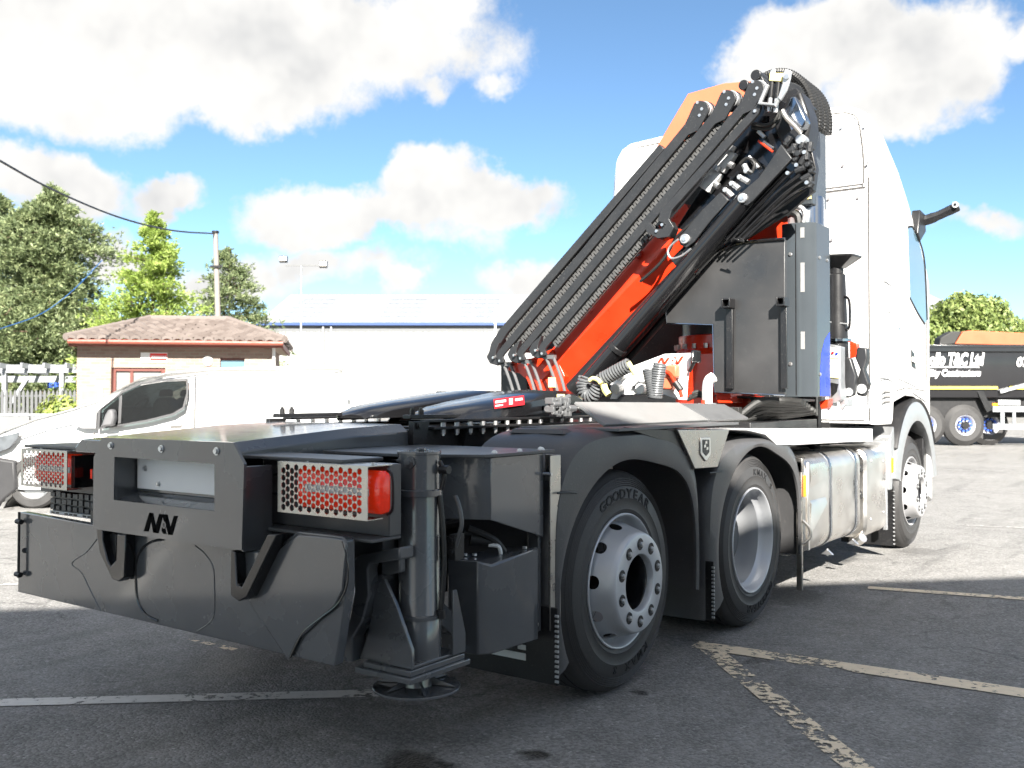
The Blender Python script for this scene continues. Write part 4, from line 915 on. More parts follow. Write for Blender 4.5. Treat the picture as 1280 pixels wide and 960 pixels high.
GUIDES = [(2.21,[(-1.1234,1.6819),(0.4585,3.1574),(0.531,3.1762),(0.5985,3.2766),(0.6101,3.2942),(0.6128,3.3159),(0.6061,3.3385),(0.5911,3.3587),(0.57,3.3733),(0.546,3.3801),(0.5227,3.378),(0.5036,3.3674),(0.4346,3.2379),(-1.174,1.7173),(-1.1977,1.6876),(-1.1959,1.6566),(-1.1722,1.6118),(-1.1251,1.6171),(-1.1408,1.6615)],(0.5513,3.3218),[(0.562,2.206,3.3189),(0.5441,2.206,3.278),(0.5295,2.206,3.3688)],(-1.0766,2.24,1.7009),(0.4973,2.24,3.1747),[(-1.2909,1.717),(-1.3231,1.6667),(-1.2908,1.6148),(-1.2268,1.5944),(-1.1556,1.612),(-1.1635,1.6438),(-1.211,1.6449),(-1.2348,1.6772),(-1.2269,1.7152),(-1.1951,1.7777)],[(-1.1718,2.22,1.631),(-1.2352,2.22,1.6578)]),(2.15,[(-0.8806,1.6917),(0.6873,3.1827),(0.7565,3.2009),(0.8182,3.2962),(0.8292,3.3133),(0.8317,3.3345),(0.8253,3.3566),(0.8109,3.3762),(0.7908,3.3904),(0.7678,3.3971),(0.7455,3.3951),(0.7273,3.3847),(0.6644,3.2611),(-0.9292,1.7262),(-0.952,1.6973),(-0.9503,1.6671),(-0.9275,1.6234),(-0.8823,1.6285),(-0.8974,1.6719)],(0.7729,3.3403),[(0.7832,2.146,3.3374),(0.766,2.146,3.2977),(0.7521,2.146,3.3861)],(-0.8357,2.18,1.7104),(0.7248,2.18,3.1999),[(-1.0413,1.7262),(-1.0722,1.6772),(-1.0413,1.6266),(-0.9799,1.6066),(-0.9116,1.6237),(-0.9191,1.6547),(-0.9647,1.6558),(-0.9875,1.6873),(-0.9799,1.7243),(-0.9494,1.7852)],[(-0.9271,2.16,1.6422),(-0.9879,2.16,1.6684)]),(2.09,[(-0.6408,1.7185),(0.9099,3.1948),(0.9761,3.212),(1.038,3.3064),(1.0486,3.3229),(1.0511,3.3434),(1.0452,3.3649),(1.0316,3.3841),(1.0124,3.398),(0.9904,3.4047),(0.9691,3.4029),(0.9517,3.393),(0.8884,3.2711),(-0.6871,1.7524),(-0.709,1.7243),(-0.7075,1.6948),(-0.6857,1.6522),(-0.6423,1.657),(-0.6567,1.6993)],(0.995,3.3495),[(1.0047,2.086,3.3466),(0.9883,2.086,3.308),(0.9751,2.086,3.394)],(-0.5975,2.12,1.7365),(0.9461,2.12,3.2116),[(-0.7946,1.7526),(-0.8242,1.705),(-0.7946,1.6556),(-0.7358,1.636),(-0.6703,1.6525),(-0.6775,1.6827),(-0.7212,1.6839),(-0.7431,1.7147),(-0.7358,1.7507),(-0.7065,1.8099)],[(-0.6852,2.1,1.6705),(-0.7435,2.1,1.6962)])]
for (y, poly, hc, fx, c0, c1, hook, foot) in GUIDES:
    gdo = xz('hose_guide', poly, y, y + .020, CRANE, truck, .003)
    roller(hc, y + .03, .062, gdo)
    for p in fx: MB().cyl(p, (p[0], p[1] + .01, p[2]), .011, n=10).obj('guide_bolt', ZINC, gdo)
    chain('link_chain', c0, c1, y + .03, .058, gdo)
    xz('guide_hook', hook, y + .03, y + .07, CRANE, gdo, .004)
    for p in foot: MB().cyl((p[0], p[1] - .012, p[2]), (p[0], p[1] + .01, p[2]), .010, n=10).obj('guide_bolt', ZINC, gdo)
    f = Vector(foot[0]); mb = MB()
    for dx in (-.02, .045): mb.tube(smooth_path([f + Vector((dx + .02, .04, -.02)), f + Vector((dx + .05, .05, -.09)), f + Vector((dx + .09, .06, -.20)), f + Vector((dx + .12, .06, -.30))]), .012, 8)
    mb.box(f + Vector((-.02, .03, -.04)), f + Vector((.08, .07, -.01)))
    mb.obj('feed_hose', GREYSTEEL, gdo)
g5 = xz('hose_guide', [(0.3158,2.5503),(0.3404,2.6243),(0.4009,2.6718),(1.0266,3.2247),(1.059,3.3114),(1.0801,3.2766),(1.0371,3.1611),(0.4247,2.6146),(0.4006,2.552),(0.4363,2.4938),(0.4003,2.4323),(0.3156,2.4296),(0.2297,2.4822),(0.2174,2.5277),(0.2545,2.5459),(0.2913,2.498),(0.3522,2.4917),(0.3764,2.5219)], 2.03, 2.06, CRANE, truck, .003)
for p in [(0.3522,2.03,2.519),(0.3096,2.03,2.4796),(1.0158,2.03,3.1802)]: MB().cyl((p[0], p[1] - .01, p[2]), (p[0], p[1] + .01, p[2]), .011, n=10).obj('guide_bolt', ZINC, g5)
xz('guide_roller', [(0.3195,2.5338),(0.3924,2.5479),(0.4224,2.4901),(0.3922,2.4385),(0.3193,2.4236)], 2.07, 2.14, BLACK, g5, .004)

# hydraulic cylinders and pipes along the lower edge
cy = MB().cyl((-0.3332,2.1,1.4047), (0.9312,2.1,2.6459), .062, n=28).obj('lift_cylinder', BLACKG, truck, .004)
MB().cyl((-0.0522,2.1,1.6764), (-0.0262,2.1,1.704), .070, n=28).obj('cylinder_band', BLACK, cy, .003)
MB().cyl((-0.5374,2.28,1.401), (0.3604,2.28,2.2111), .060, n=24).obj('boom_cylinder', BLACK, truck, .004)
MB().cyl((0.3754,2.2,2.2684), (0.5205,2.2,2.3884), .055, n=24).obj('cylinder_rod', BLACKG, truck, .004)
MB().cyl((-0.3507,2.24,1.3939), (0.4892,2.24,2.1971), .030, n=16).obj('pipe_guard', BLACK, truck)
MB().cyl((-0.2902,2.3,1.4059), (0.2627,2.3,1.9364), .026, n=16).obj('pipe_guard', BLACK, truck)
MB().cyl((-0.2587,2.34,1.4655), (0.1788,2.34,1.8688), .014, n=12).obj('pipe_guard', ORANGE, truck)
for a, b, c, d in zip([(0.1293,2.12,1.5933),(0.2049,2.12,1.6586),(0.4381,2.12,1.8928),(0.6158,2.12,2.0673)], [(0.7772,2.12,2.3861),(0.8109,2.12,2.3828),(0.8501,2.12,2.3791),(0.8889,2.12,2.3753)], [(1.0718,2.1,2.6442),(1.1143,2.1,2.6389),(1.1565,2.1,2.6234),(1.1983,2.1,2.6081)], [(1.2476,2.08,2.771),(1.2886,2.08,2.7452),(1.319,2.08,2.7108),(1.3391,2.08,2.6679)]):
    MB().tube(smooth_path([b, c, d], 8), .0085, 8).obj('hydraulic_pipe', BLACKG, truck)
for a, c, d in zip([(0.7026,2.16,2.3663),(0.7484,2.16,2.3727),(0.7938,2.16,2.3791)], [(0.9941,2.16,2.5696),(1.0483,2.16,2.553),(1.1126,2.16,2.556)], [(1.2124,2.12,2.7426),(1.264,2.12,2.7051),(1.3151,2.12,2.6579)]):
    MB().tube(smooth_path([a, c, d], 8), .007, 8).obj('hydraulic_pipe', BLACK, truck)
MB().cyl((0.5343,2.17,2.2411), (1.184,2.17,2.8073), .035, n=20).obj('boom_cylinder', BLACKG, truck, .003)
MB().tube(smooth_path([(0.8533,2.06,2.3813),(0.9247,2.06,2.3535),(0.8974,2.06,2.377)], 4), .006, 6).obj('pipe_clip', BLACK, truck)
xz('pipe_tray', [(0.5092,2.2464),(0.6816,2.4191),(1.2117,2.8651),(1.3054,2.6804),(1.1303,2.555),(0.8255,2.4053),(0.6872,2.3638)], 2.30, 2.34, BLACK, truck, .004)
# links
lk1 = xz('knuckle_link', [(0.8806,2.6489),(0.9136,2.6761),(1.0277,2.7546),(1.0812,2.8192),(1.1237,2.8745),(1.1764,2.9481),(1.2484,2.846),(1.1337,2.7403),(0.9949,2.6142),(0.9515,2.5831),(0.9024,2.5941)], 2.05, 2.085, CRANE, truck, .005)
p = (0.9244,2.05,2.6331); MB().cyl((p[0], p[1] - .022, p[2]), (p[0], p[1] + .06, p[2]), .032, n=24).obj('link_pin', GALV, lk1, .004); MB().cyl((p[0], p[1] - .03, p[2]), (p[0], p[1], p[2]), .014, n=16).obj('pin_end', ZINC, lk1)
lk2 = xz('knuckle_link', [(0.4363,2.4314),(0.502,2.4847),(0.6196,2.6016),(0.7461,2.7041),(0.8079,2.6434),(0.677,2.5201),(0.5607,2.3922),(0.5016,2.3543),(0.4541,2.3805)], 2.09, 2.12, CRANE, truck, .005)
p = (0.4959,2.09,2.4147); MB().cyl((p[0], p[1] - .022, p[2]), (p[0], p[1] + .06, p[2]), .034, n=24).obj('link_pin', GALV, lk2, .004); MB().cyl((p[0], p[1] - .03, p[2]), (p[0], p[1], p[2]), .015, n=16).obj('pin_end', ZINC, lk2)
MB().tube(smooth_path([(0.462,2.05,2.4126),(0.4021,2.05,2.3693),(0.3839,2.05,2.3273),(0.4139,2.05,2.2865),(0.4854,2.05,2.2967),(0.5561,2.05,2.339)], 6), .008, 8).obj('wire_loop', ZINC, lk2)
MB().tube(smooth_path([(0.5989,2.16,2.6151),(0.528,2.16,2.5466),(0.3957,2.16,2.4503),(0.3344,2.16,2.3562),(0.2726,2.16,2.2835),(0.1975,2.16,2.2222),(0.1087,2.16,2.161)], 6), .011, 8).obj('feed_hose', CABLE, truck)
# valve blocks and fittings in the cavity
for c in [(0.727,2.2,2.9418),(0.6222,2.2,2.8206)]:
    c = Vector(c); m = MB(); d = Vector((.62, 0, .78)); q = Vector((-.78, 0, .62))
    vs = [c + d*a + q*b + Vector((0, e, 0)) for e in (0, .06) for a, b in ((-.075,-.045),(.075,-.045),(.075,.045),(-.075,.045))]
    m.add(vs, [(0,1,2,3),(7,6,5,4),(0,4,5,1),(1,5,6,2),(2,6,7,3),(3,7,4,0)]); vb_ = m.obj('valve_block', LABEL, truck, .008)
    m = MB(); m.cyl(c + d*.075, c + d*.11, .028, n=12); m.cyl(c - q*.045, c - q*.085, .022, n=10); m.obj('valve_stem', ZINC, vb_)
m = MB()
for i, (a, b) in enumerate(zip([(0.7696,2.14,2.7205),(0.8149,2.14,2.7573),(0.8709,2.14,2.7923),(0.9154,2.14,2.8285)], [(0.8146,2.14,2.6722),(0.8595,2.14,2.7197),(0.9262,2.14,2.7533),(0.8934,2.14,2.8739)])):
    m.cyl(a, b, .020, n=8); m.cyl((a[0], a[1] - .03, a[2]), (a[0], a[1] + .05, a[2]), .018, n=6)
tag(m.obj('pipe_fittings', GALV, truck, .002), kind='stuff')
for a, b in zip([(0.8738,2.27,2.956),(0.9745,2.27,3.0372),(0.9415,2.27,3.1173)], [(0.9406,2.27,2.8712),(1.0402,2.27,2.9844),(0.9856,2.27,3.0674)]):
    MB().cyl(a, b, .014, n=10).obj('pipe_stub', ZINC, truck)
m = MB(); m.tube(smooth_path([(0.8406,2.2,2.8985),(0.8911,2.2,2.9286),(0.9409,2.2,2.8894),(0.9241,2.2,2.8281)], 6), .012, 8); m.obj('feed_hose', CABLE, truck)
MB().cyl((0.969,2.2,3.0336), (1.0668,2.2,2.9448), .008, n=8).obj('red_edge', ORANGE, truck)
# shackle and connector at the head
MB().tube([(1.2409,2.02,3.3653),(1.2304,2.02,3.3067),(1.1521,2.02,3.1895),(1.052,2.02,3.2228),(1.1054,2.02,3.3307)], .016, 8).obj('shackle', GALV, truck)
xz('shackle_plate', [(1.2123,3.3857),(1.238,3.4007),(1.2636,3.3805),(1.2583,3.3363),(1.2375,3.2699),(1.1961,3.207),(1.1754,3.231),(1.2068,3.3161)], 2.0, 2.016, GALV, truck, .004)
xz('shackle_plate', [(1.0932,3.4314),(1.1145,3.4581),(1.1303,3.4394),(1.1248,3.384),(1.093,3.3902)], 2.08, 2.096, GALV, truck, .004)
p = (1.2371,1.995,3.3492); MB().cyl((p[0], p[1] - .01, p[2]), (p[0], p[1] + .02, p[2]), .016, n=14).obj('shackle_pin', ZINC, truck)
xz('connector_box', [(1.1124,3.4088),(1.2012,3.3911),(1.1958,3.3363),(1.1069,3.3587)], 2.03, 2.09, YELLOW, truck, .004)
for a in [(1.1203,2.05,3.3563),(1.1623,2.05,3.343)]:
    a = Vector(a); MB().cyl(a, a + Vector((-.01, 0, -.10)), .020, n=12).obj('hose_coupling', BLACK, truck); MB().cyl(a + Vector((-.01, 0, -.09)), a + Vector((-.02, .0, -.19)), .015, n=10).obj('hose_end', GALV, truck)
for k in range(2): MB().tube(smooth_path([(q[0], q[1] + .02*k, q[2] - .02*k) for q in [(1.0826,2.12,3.2888),(1.109,2.12,3.2322),(1.1301,2.12,3.187),(1.1193,2.12,3.1373),(1.0658,2.12,3.1049),(1.012,2.12,3.1139),(0.9467,2.12,3.1353)]], 6), .013, 8).obj('feed_hose', HOSE, truck)
MB().tube(smooth_path([(1.0136,2.2,3.248),(1.0462,2.2,3.2212),(1.0678,2.2,3.2279)], 6), .012, 8).obj('feed_hose', CABLE, truck)
xz('head_lug', [(0.9264,3.4658),(0.9542,3.4921),(0.9817,3.4761),(1.0034,3.44),(1.025,3.3725),(0.9593,3.3744)], 2.2, 2.3, CRANE, truck, .006)
p = (0.9581,2.19,3.4674); MB().cyl((p[0], p[1] - .01, p[2]), (p[0], p[1] + .14, p[2]), .035, n=20).obj('lug_tube', BLACK, truck, .004)
p = (0.8235,2.3,3.4586); MB().cyl((p[0], p[1], p[2]), (p[0], p[1] + .1, p[2]), .035, n=20).obj('lug_tube', BLACK, truck, .004)
# dark cylinder head with its pipe, on the right of the knuckle
kh = xz('knuckle_head', [(1.0484,3.1376),(1.1462,3.2996),(1.2312,3.336),(1.2829,3.1812),(1.2929,3.0864),(1.261,2.9362),(1.1977,2.8833),(1.1021,3.0024)], 2.25, 2.45, BLACK, truck, .02)
xz('head_cover', [(1.1575,3.1712),(1.2,3.2721),(1.2314,3.2714),(1.3032,3.105),(1.2825,3.0676),(1.2095,3.0282)], 2.16, 2.25, SPLATE, truck, .01)
MB().tube(smooth_path([(1.1766,2.08,3.1692),(1.2076,2.08,3.1127),(1.2693,2.08,3.0414),(1.2948,2.08,3.0069)], 6), .017, 8).obj('steel_pipe', STAIN, truck)
p = (1.2825,2.1,2.9727); MB().cyl((p[0], p[1], p[2]), (p[0], p[1] + .08, p[2]), .034, n=16).obj('pivot_boss', GALV, truck, .006)
m = MB()
random.seed(5)
for q in [(1.2086,2.09,2.9721),(1.2446,2.09,2.9156),(1.2754,2.09,2.8805),(1.3059,2.09,2.8355),(1.3363,2.09,2.8009),(1.3563,2.09,2.7579),(1.3258,2.09,2.7218),(1.2852,2.09,2.7778),(1.2547,2.09,2.843),(1.296,2.09,2.9179),(1.3264,2.09,2.8628),(1.3459,2.09,2.6889),(1.2135,2.09,2.8999),(1.3469,2.09,2.9101)]:
    q = Vector(q); a = random.uniform(0, 1.5); d = Vector((math.cos(a), 0, math.sin(a))) * .03; m.cyl(q - d, q + d, random.uniform(.012, .024), n=8); m.cyl((q.x, q.y - .02, q.z), (q.x, q.y + .06, q.z), random.uniform(.012, .020), n=6)
tag(m.obj('manifold_fittings', CRANE, truck, .001), kind='stuff')
m = MB()
for q in [(1.2135,2.06,2.7618),(1.336,2.06,2.6848),(1.2703,2.06,2.8044),(1.3216,2.06,2.8775)]: m.cyl(q, (q[0], q[1] + .03, q[2]), .013, n=8)
tag(m.obj('manifold_nuts', ZINC, truck), kind='stuff')
xz('manifold_plate', [(1.1643,3.0208),(1.2273,3.062),(1.34,2.9216),(1.3699,2.7857),(1.349,2.647),(1.2571,2.7301)], 2.14, 2.2, BLACK, truck, .004)
# corrugated hose bundle over the column head
cc, hr = (0.9325,2.85,3.2834), .0
hb = MB()
for k in range(7):
    y = 2.62 + k * .055; pts = []
    for i in range(15):
        a = R_(112 - 124 * i / 14); r = .335 - .006 * (k % 2)
        pts.append((cc[0] - .01 + r * math.cos(a) * .80, y, cc[2] - .01 + r * math.sin(a)))
    hb = MB(); path = smooth_path(pts, 5); hb.tube(path, [.026 if i % 2 else .031 for i in range(len(path))], 8); hb.obj('hose_bundle', CABLE, truck, ang=20)
MB().cyl((cc[0] + .02, 2.60, cc[2]), (cc[0] + .02, 2.64, cc[2]), .25, n=40).obj('knuckle_disc', CRANE, truck, .006)
# inner boom column
q0 = [(0.9974,3.2558),(1.1477,3.197),(1.1445,2.4646),(0.8818,2.4899),(0.9962,2.9715)]
clm = MB().lathe([(0, 1.5), (.150, 1.5), (.150, 2.78), (.146, 2.80), (0, 2.80)], ((0.9524,3.1,2.4989)[0], 3.1, 0), (0, 0, 1), 40).obj('crane_column', SPLATE, truck)
cx_ = (0.9524,3.1,2.4989)[0]
cu_ = MB().box((cx_ - .06, 2.93, 2.72), (cx_ + .125, 3.25, 3.30)).obj('column_head', BLUESTEEL, clm, .012)
for (z0, z1) in ((3.12, 3.22), (3.00, 3.11), (2.76, 2.86)): MB().box((cx_ + .045, 2.924, z0), (cx_ + .12, 2.930, z1)).obj('warning_label', YELLOW, clm)
xz('boom_flank', [(0.6351,2.4964),(0.7209,2.5582),(0.9243,2.7097),(0.9593,2.6827),(0.9233,2.4687),(0.7806,2.3779)], 2.80, 2.85, ORANGE, truck, .006)
xz('column_plate', [(0.8399,2.7122),(0.9942,2.7869),(1.0162,2.4729),(0.8388,2.4316)], 2.90, 2.95, GALV, truck, .006)
MB().tube(smooth_path([(0.9629,2.76,2.6681),(1.0147,2.76,2.6846),(1.0659,2.76,2.6618),(1.0828,2.76,2.6206),(1.0712,2.76,2.5658)], 6), .018, 8).obj('hose_guard', GALV, truck)
MB().tube(smooth_path([(0.9496,2.78,2.6386),(0.9844,2.78,2.6461),(1.0245,2.78,2.6189),(1.0357,2.78,2.5613)], 6), .030, 8).obj('feed_hose', CABLE, truck)

# ---- black guard panel with square sockets, and the bright steel box beside it
pn_ = xz('guard_panel', [(0.2631,1.9667),(0.2691,1.8648),(0.62,1.838),(0.6303,1.3789),(1.1223,1.3565),(1.1264,2.3749),(0.8461,2.3805),(0.7206,2.3544),(0.6156,2.2982)], 2.25, 2.29, PANELBLK, truck, .004)
MB().tube([(0.2646,2.247,1.9664),(0.2706,2.247,1.8646),(0.6214,2.247,1.8377),(0.6316,2.247,1.3789),(1.1234,2.247,1.3565)], .006, 6).obj('panel_edge', SPLATE, pn_)
MB().tube(smooth_path([(-0.0044,2.247,1.7269),(0.2646,2.247,1.9664),(0.6169,2.247,2.2978),(0.7219,2.247,2.3539),(0.8474,2.247,2.38),(1.1275,2.247,2.3744)], 4), .012, 8).obj('panel_rim', BLACKG, pn_)
for px0, px1, top in zip([(0.7196,2.0038),(1.0969,1.9915)], [(0.7824,2.0),(1.1555,1.988)], [(0.7194,1.9444),(1.0967,1.9342)]):
    x0, z1 = px0; x1 = px1[0]
    m = MB(); m.box((x0 + .008, 2.22, 1.40), (x1 - .008, 2.249, z1 - .03)); rl_ = m.obj('socket_rail', BLACK, pn_, .003)
    w = x1 - x0
    so = MB()
    for bb in (((x0, 2.16, z1 - w), (x0 + .01, 2.25, z1)), ((x1 - .01, 2.16, z1 - w), (x1, 2.25, z1)), ((x0 + .01, 2.16, z1 - .01), (x1 - .01, 2.25, z1)), ((x0 + .01, 2.16, z1 - w), (x1 - .01, 2.25, z1 - w + .01))): so.box(*bb)
    so.obj('square_socket', BLACK, pn_, .002); MB().box((x0 + .01, 2.235, z1 - w + .01), (x1 - .01, 2.246, z1 - .01)).obj('socket_back', DARK, pn_)
m = MB(); z0, z1 = 1.345, 2.535
plan = [(.985, 2.62), (.985, 2.575), (1.085, 2.575), (1.165, 2.60), (1.205, 2.64), (1.205, 2.92), (.985, 2.92)]
m.prism(plan, 'z', z0, z1); sb = m.obj('steel_cabinet', BLUESTEEL, truck, .003)
MB().prism([(2.70, 1.352), (2.70, 1.50), (2.73, 1.64), (2.80, 1.74), (2.905, 1.80), (2.905, 1.352)], 'x', 1.2055, 1.207).obj('blue_patch', BLUEFLAT, sb)  # flat blue patch low on the cabinet's right face
MB().box((1.08, 2.5735, z0 + .01), (1.086, 2.576, z1 - .01)).obj('cabinet_seam', BLACK, sb)
for p in [(1.0458,2.575,2.3216),(1.0427,2.575,1.5706)]: MB().bolt(p, (0, -1, 0), .010, .008).obj('cabinet_bolt', ZINC, sb)
for p in ((1.206, 2.70, 2.30), (1.206, 2.70, 1.50), (1.206, 2.86, 2.30)): MB().bolt(p, (1, 0, 0), .009, .008).obj('cabinet_bolt', ZINC, sb)
def slant(z_0, z_1, mm, nm):
    a, b = Vector((1.112, 2.5835, 0)), Vector((1.138, 2.5916, 0)); n_ = Vector((.25, -.75, 0)).normalized() * .003
    MB().add([a + n_ + Vector((0,0,z_0)), b + n_ + Vector((0,0,z_0)), b + n_ + Vector((0,0,z_1)), a + n_ + Vector((0,0,z_1))], [(0,1,2,3)]).obj(nm, mm, sb, fix=False)
slant(2.06, 2.26, CATWALK, 'paper_tube'); slant(1.67, 1.79, CATWALK, 'data_label'); slant(2.43, 2.50, CATWALK, 'catch')

# ---- crane base, orange pedestal, hoses and tap
ob = MB(); ob.lathe([(0, 1.2), (.40, 1.2), (.40, 1.66), (.36, 1.70), (.36, 1.80), (0, 1.80)], (.42, 2.95, 0), (0, 0, 1), 44); base = ob.obj('crane_base', ORANGE, truck, .006)
for i in range(24):
    a = 2*math.pi*i/24; MB().cyl((.42 + .38*math.cos(a), 2.95 + .38*math.sin(a), 1.70), (.42 + .38*math.cos(a), 2.95 + .38*math.sin(a), 1.735), .016, n=6).obj('base_bolt', ZINC, base)
MB().lathe([(0, 1.8), (.33, 1.8), (.33, 2.1), (0, 2.1)], (.42, 2.95, 0), (0, 0, 1), 40).obj('slew_drum', BLACK, base)
box('base_beam', (-1.1, 2.68, 1.18), (.86, 3.3, 1.36), BLACK, truck, .01)
box('base_frame', (-.95, 2.1, 1.06), (.95, 3.4, 1.18), BLACK, truck, .006)
oo = xz('orange_foot', [(0.6079,1.3902),(0.7189,1.3898),(0.7359,1.3027),(0.6312,1.3023)], 2.3, 2.5, ORANGE, truck, .006)
MB().tube(smooth_path([(0.7144,1.95,1.294),(0.7147,1.95,1.3982),(0.7261,1.95,1.4502),(0.7597,1.95,1.4758)], 6), .034, 14).obj('tap_elbow', LABEL, truck)
tpb = MB(); p = (0.7144,1.95,1.2888); tpb.cyl(p, (p[0], p[1], p[2] - .12), .055, n=20); tpb.obj('tap_body', BLACKG, truck, .004)
MB().lathe([(.05, 0), (.06, 0), (.06, .016), (.05, .016)], p, (0, 0, 1), 20, True).obj('tap_collar', ZINC, truck)
MB().cyl((0.728,1.86,1.3255), (0.7331,1.86,1.2021), .013, n=8).obj('tap_lever', ORANGE, truck)
random.seed(11)
for k in range(6):
    a = (0.7782,2.2,1.1644); b = (0.8943,2.4,1.2811); c = (1.189,2.5,1.3087); j = lambda: random.uniform(-.03, .03)
    MB().tube(smooth_path([(a[0] + j(), a[1] + .04*k, a[2] + j()), (b[0] + j(), b[1] + .05*k - .1, b[2] - .02*k + .03), ((b[0]+c[0])/2 + j(), b[1] + .03*k, c[2] + .01 - .02*k), (c[0], c[1] + .05*k - .1, c[2] - .012*k)], 8), .024, 8).obj('hydraulic_hose', HOSE, truck)
for k in range(3):
    a = (0.5655,2.0,1.3249)
    MB().tube(smooth_path([(a[0] - .02 + k*.02, a[1], a[2] + .02*k), (a[0] + .06, a[1] + .02, a[2] + .03 + .01*k), (a[0] + .14, a[1] + .04, a[2] - .01*k)], 6), .014, 8).obj('hydraulic_hose', HOSE, truck)
m = MB()
for k in range(10):
    x, y, z = (0.7482,2.1,1.2191); m.box((x - .03 + random.uniform(0, .12), y + random.uniform(0, .2), z - .08 + random.uniform(0, .1)), (x + random.uniform(0, .12), y + .05 + random.uniform(0, .2), z - .03 + random.uniform(0, .1)))
tag(m.obj('valve_clutter', HOSE, truck, .003), kind='stuff')
wl = MB().box((-1.0, 3.42, 1.1), (.95, 3.50, 1.45)); wl.obj('bulkhead', DARK, truck)
xz('drip_strip', [(0.5629,1.363),(1.17,1.3302),(1.17,1.3144),(0.5629,1.3463)], 2.40, 2.7, BLACK, truck, .002)

# ---- white coupling bracket with coiled hoses
cbk = xz('coupling_bracket', [(0.1761,1.3312),(0.2001,1.3808),(0.2364,1.4776),(0.3585,1.5489),(0.5753,1.6169),(0.7535,1.6182),(0.7496,1.5413),(0.7315,1.4389),(0.7247,1.3258),(0.6701,1.3275),(0.5747,1.3577),(0.4577,1.3623),(0.2567,1.3582),(0.2237,1.3295)], 1.62, 1.635, WHITE, truck, .003)
for poly in ([(0.5462,1.5932),(0.5656,1.5928),(0.5384,1.5559),(0.5208,1.5563)], [(0.5511,1.5931),(0.5675,1.5927),(0.58,1.555),(0.5635,1.5554)], [(0.5964,1.592),(0.6137,1.5916),(0.5867,1.5532),(0.5674,1.5536)], [(0.6347,1.5972),(0.6537,1.5967),(0.6726,1.5497),(0.6555,1.55)], [(0.6916,1.5992),(0.7123,1.6004),(0.6763,1.5496),(0.6574,1.55)], [(0.6136,1.5786),(0.6347,1.5868),(0.6479,1.5692),(0.6327,1.554),(0.6174,1.5595)]):
    MB().prism(poly, 'y', 1.616, 1.62).obj('logo_letters', ORANGE, cbk)
p = [(0.6358,1.5726)][0]; MB().lathe([(.008, 0), (.020, 0), (.020, .003), (.008, .003)], (p[0], 1.6155, p[1]), (0, -1, 0), 20, True).obj('logo_ring', WHITE, cbk)
for q in [(0.2624,1.61,1.4074),(0.4434,1.61,1.4063),(0.2881,1.61,1.492),(0.4583,1.61,1.4808)]:
    q = Vector(q); m = MB(); m.cyl(q, q + Vector((0, -.05, -.01)), .026, n=12); m.cyl(q + Vector((0, -.05, -.01)), q + Vector((0, -.075, -.01)), .034, n=12); m.obj('air_coupling', LABEL, cbk, .003)
for q, mm in zip([(0.652,1.6,1.5039),(0.6233,1.6,1.431)], (SALMON, SALMON)):
    q = Vector(q); m = MB(); m.box(q + Vector((-.04, -.05, -.04)), q + Vector((.04, .01, .04))); m.obj('air_coupling', mm, cbk, .012)
MB().cyl((0.355,1.615,1.4106), (0.3633,1.6,1.4104), .009, n=10).obj('bracket_hole', BLACK, cbk)
MB().tube(smooth_path([(0.621,1.53,1.5055),(0.6587,1.53,1.4878),(0.6914,1.53,1.4381),(0.7239,1.53,1.387),(0.7377,1.53,1.3446)], 6), .012, 8).obj('red_hose', ORANGE, cbk)
MB().cyl((0.694,1.53,1.4348), (0.7318,1.53,1.3853), .022, n=10).obj('hose_grip', CABLE, cbk)
wlamp = MB(); wlamp.box((0.7871,1.55,1.557), (0.8106,1.66,1.6343)); wl_ = wlamp.obj('work_lamp', BLACKG, truck, .012); MB().cyl((0.7996,1.58,1.5625), (0.7577,1.6,1.5045), .012, n=8).obj('lamp_stem', BLACK, wl_)
helix(smooth_path([(0.1125,1.42,1.4687),(0.099,1.42,1.4156),(0.1124,1.42,1.358),(0.164,1.42,1.3535),(0.205,1.42,1.3973),(0.2305,1.42,1.4497),(0.291,1.42,1.4796),(0.3707,1.42,1.5174),(0.4345,1.42,1.5438)], 6), .040, 26, .0085, 6, 12).obj('coiled_hose', COIL, cbk)
helix(smooth_path([(0.5826,1.4,1.5218),(0.5938,1.4,1.4626),(0.6125,1.4,1.3867),(0.6236,1.4,1.3404),(0.6312,1.4,1.395),(0.6426,1.4,1.462),(0.6577,1.4,1.5456)], 6), .036, 27, .0085, 6, 12).obj('coiled_hose', COIL, cbk)
MB().tube(smooth_path([(0.1802,1.36,1.4494),(0.2057,1.36,1.4622),(0.241,1.36,1.4531),(0.2641,1.36,1.4295)], 6), .014, 8).obj('hose_end', YELLOW, cbk)
MB().tube(smooth_path([(0.2723,1.38,1.4227),(0.2843,1.38,1.388),(0.3092,1.38,1.3576)], 6), .022, 8).obj('hose_end', YELLOW, cbk)
MB().cyl((0.4355,1.4,1.5601), (0.4641,1.44,1.4857), .018, n=10).obj('hose_end', YELLOW, cbk)
# small fittings on the frame by the coupling
random.seed(3)
m = MB()
for k in range(16):
    fx0, fy0, fz0 = (0.62,0.2701,1.3289); x, y, z = fx0, fy0 + (k % 4) * .05, fz0 - (k // 4) * .022; a = random.uniform(-.03, .03); m.cyl((x + a, y - .03, z), (x + a, y + .04, z + random.uniform(-.02, .02)), random.uniform(.008, .02), n=8); m.box((x - .02, y - .02 + a, z - .02), (x + .03, y + a, z + .01))
tag(m.obj('pipe_fittings', GREYSTEEL, truck, .002), kind='stuff')
p = (0.62,0.2553,1.4196); MB().box((p[0], p[1] - .02, p[2] - .025), (p[0] + .02, p[1] + .02, p[2] + .025)).obj('yellow_tag', YELLOW, truck)
MB().box((-.7, 3.38, 1.2), (.95, 3.44, 2.25)).obj('crane_backplate', BLACK, truck, .006)


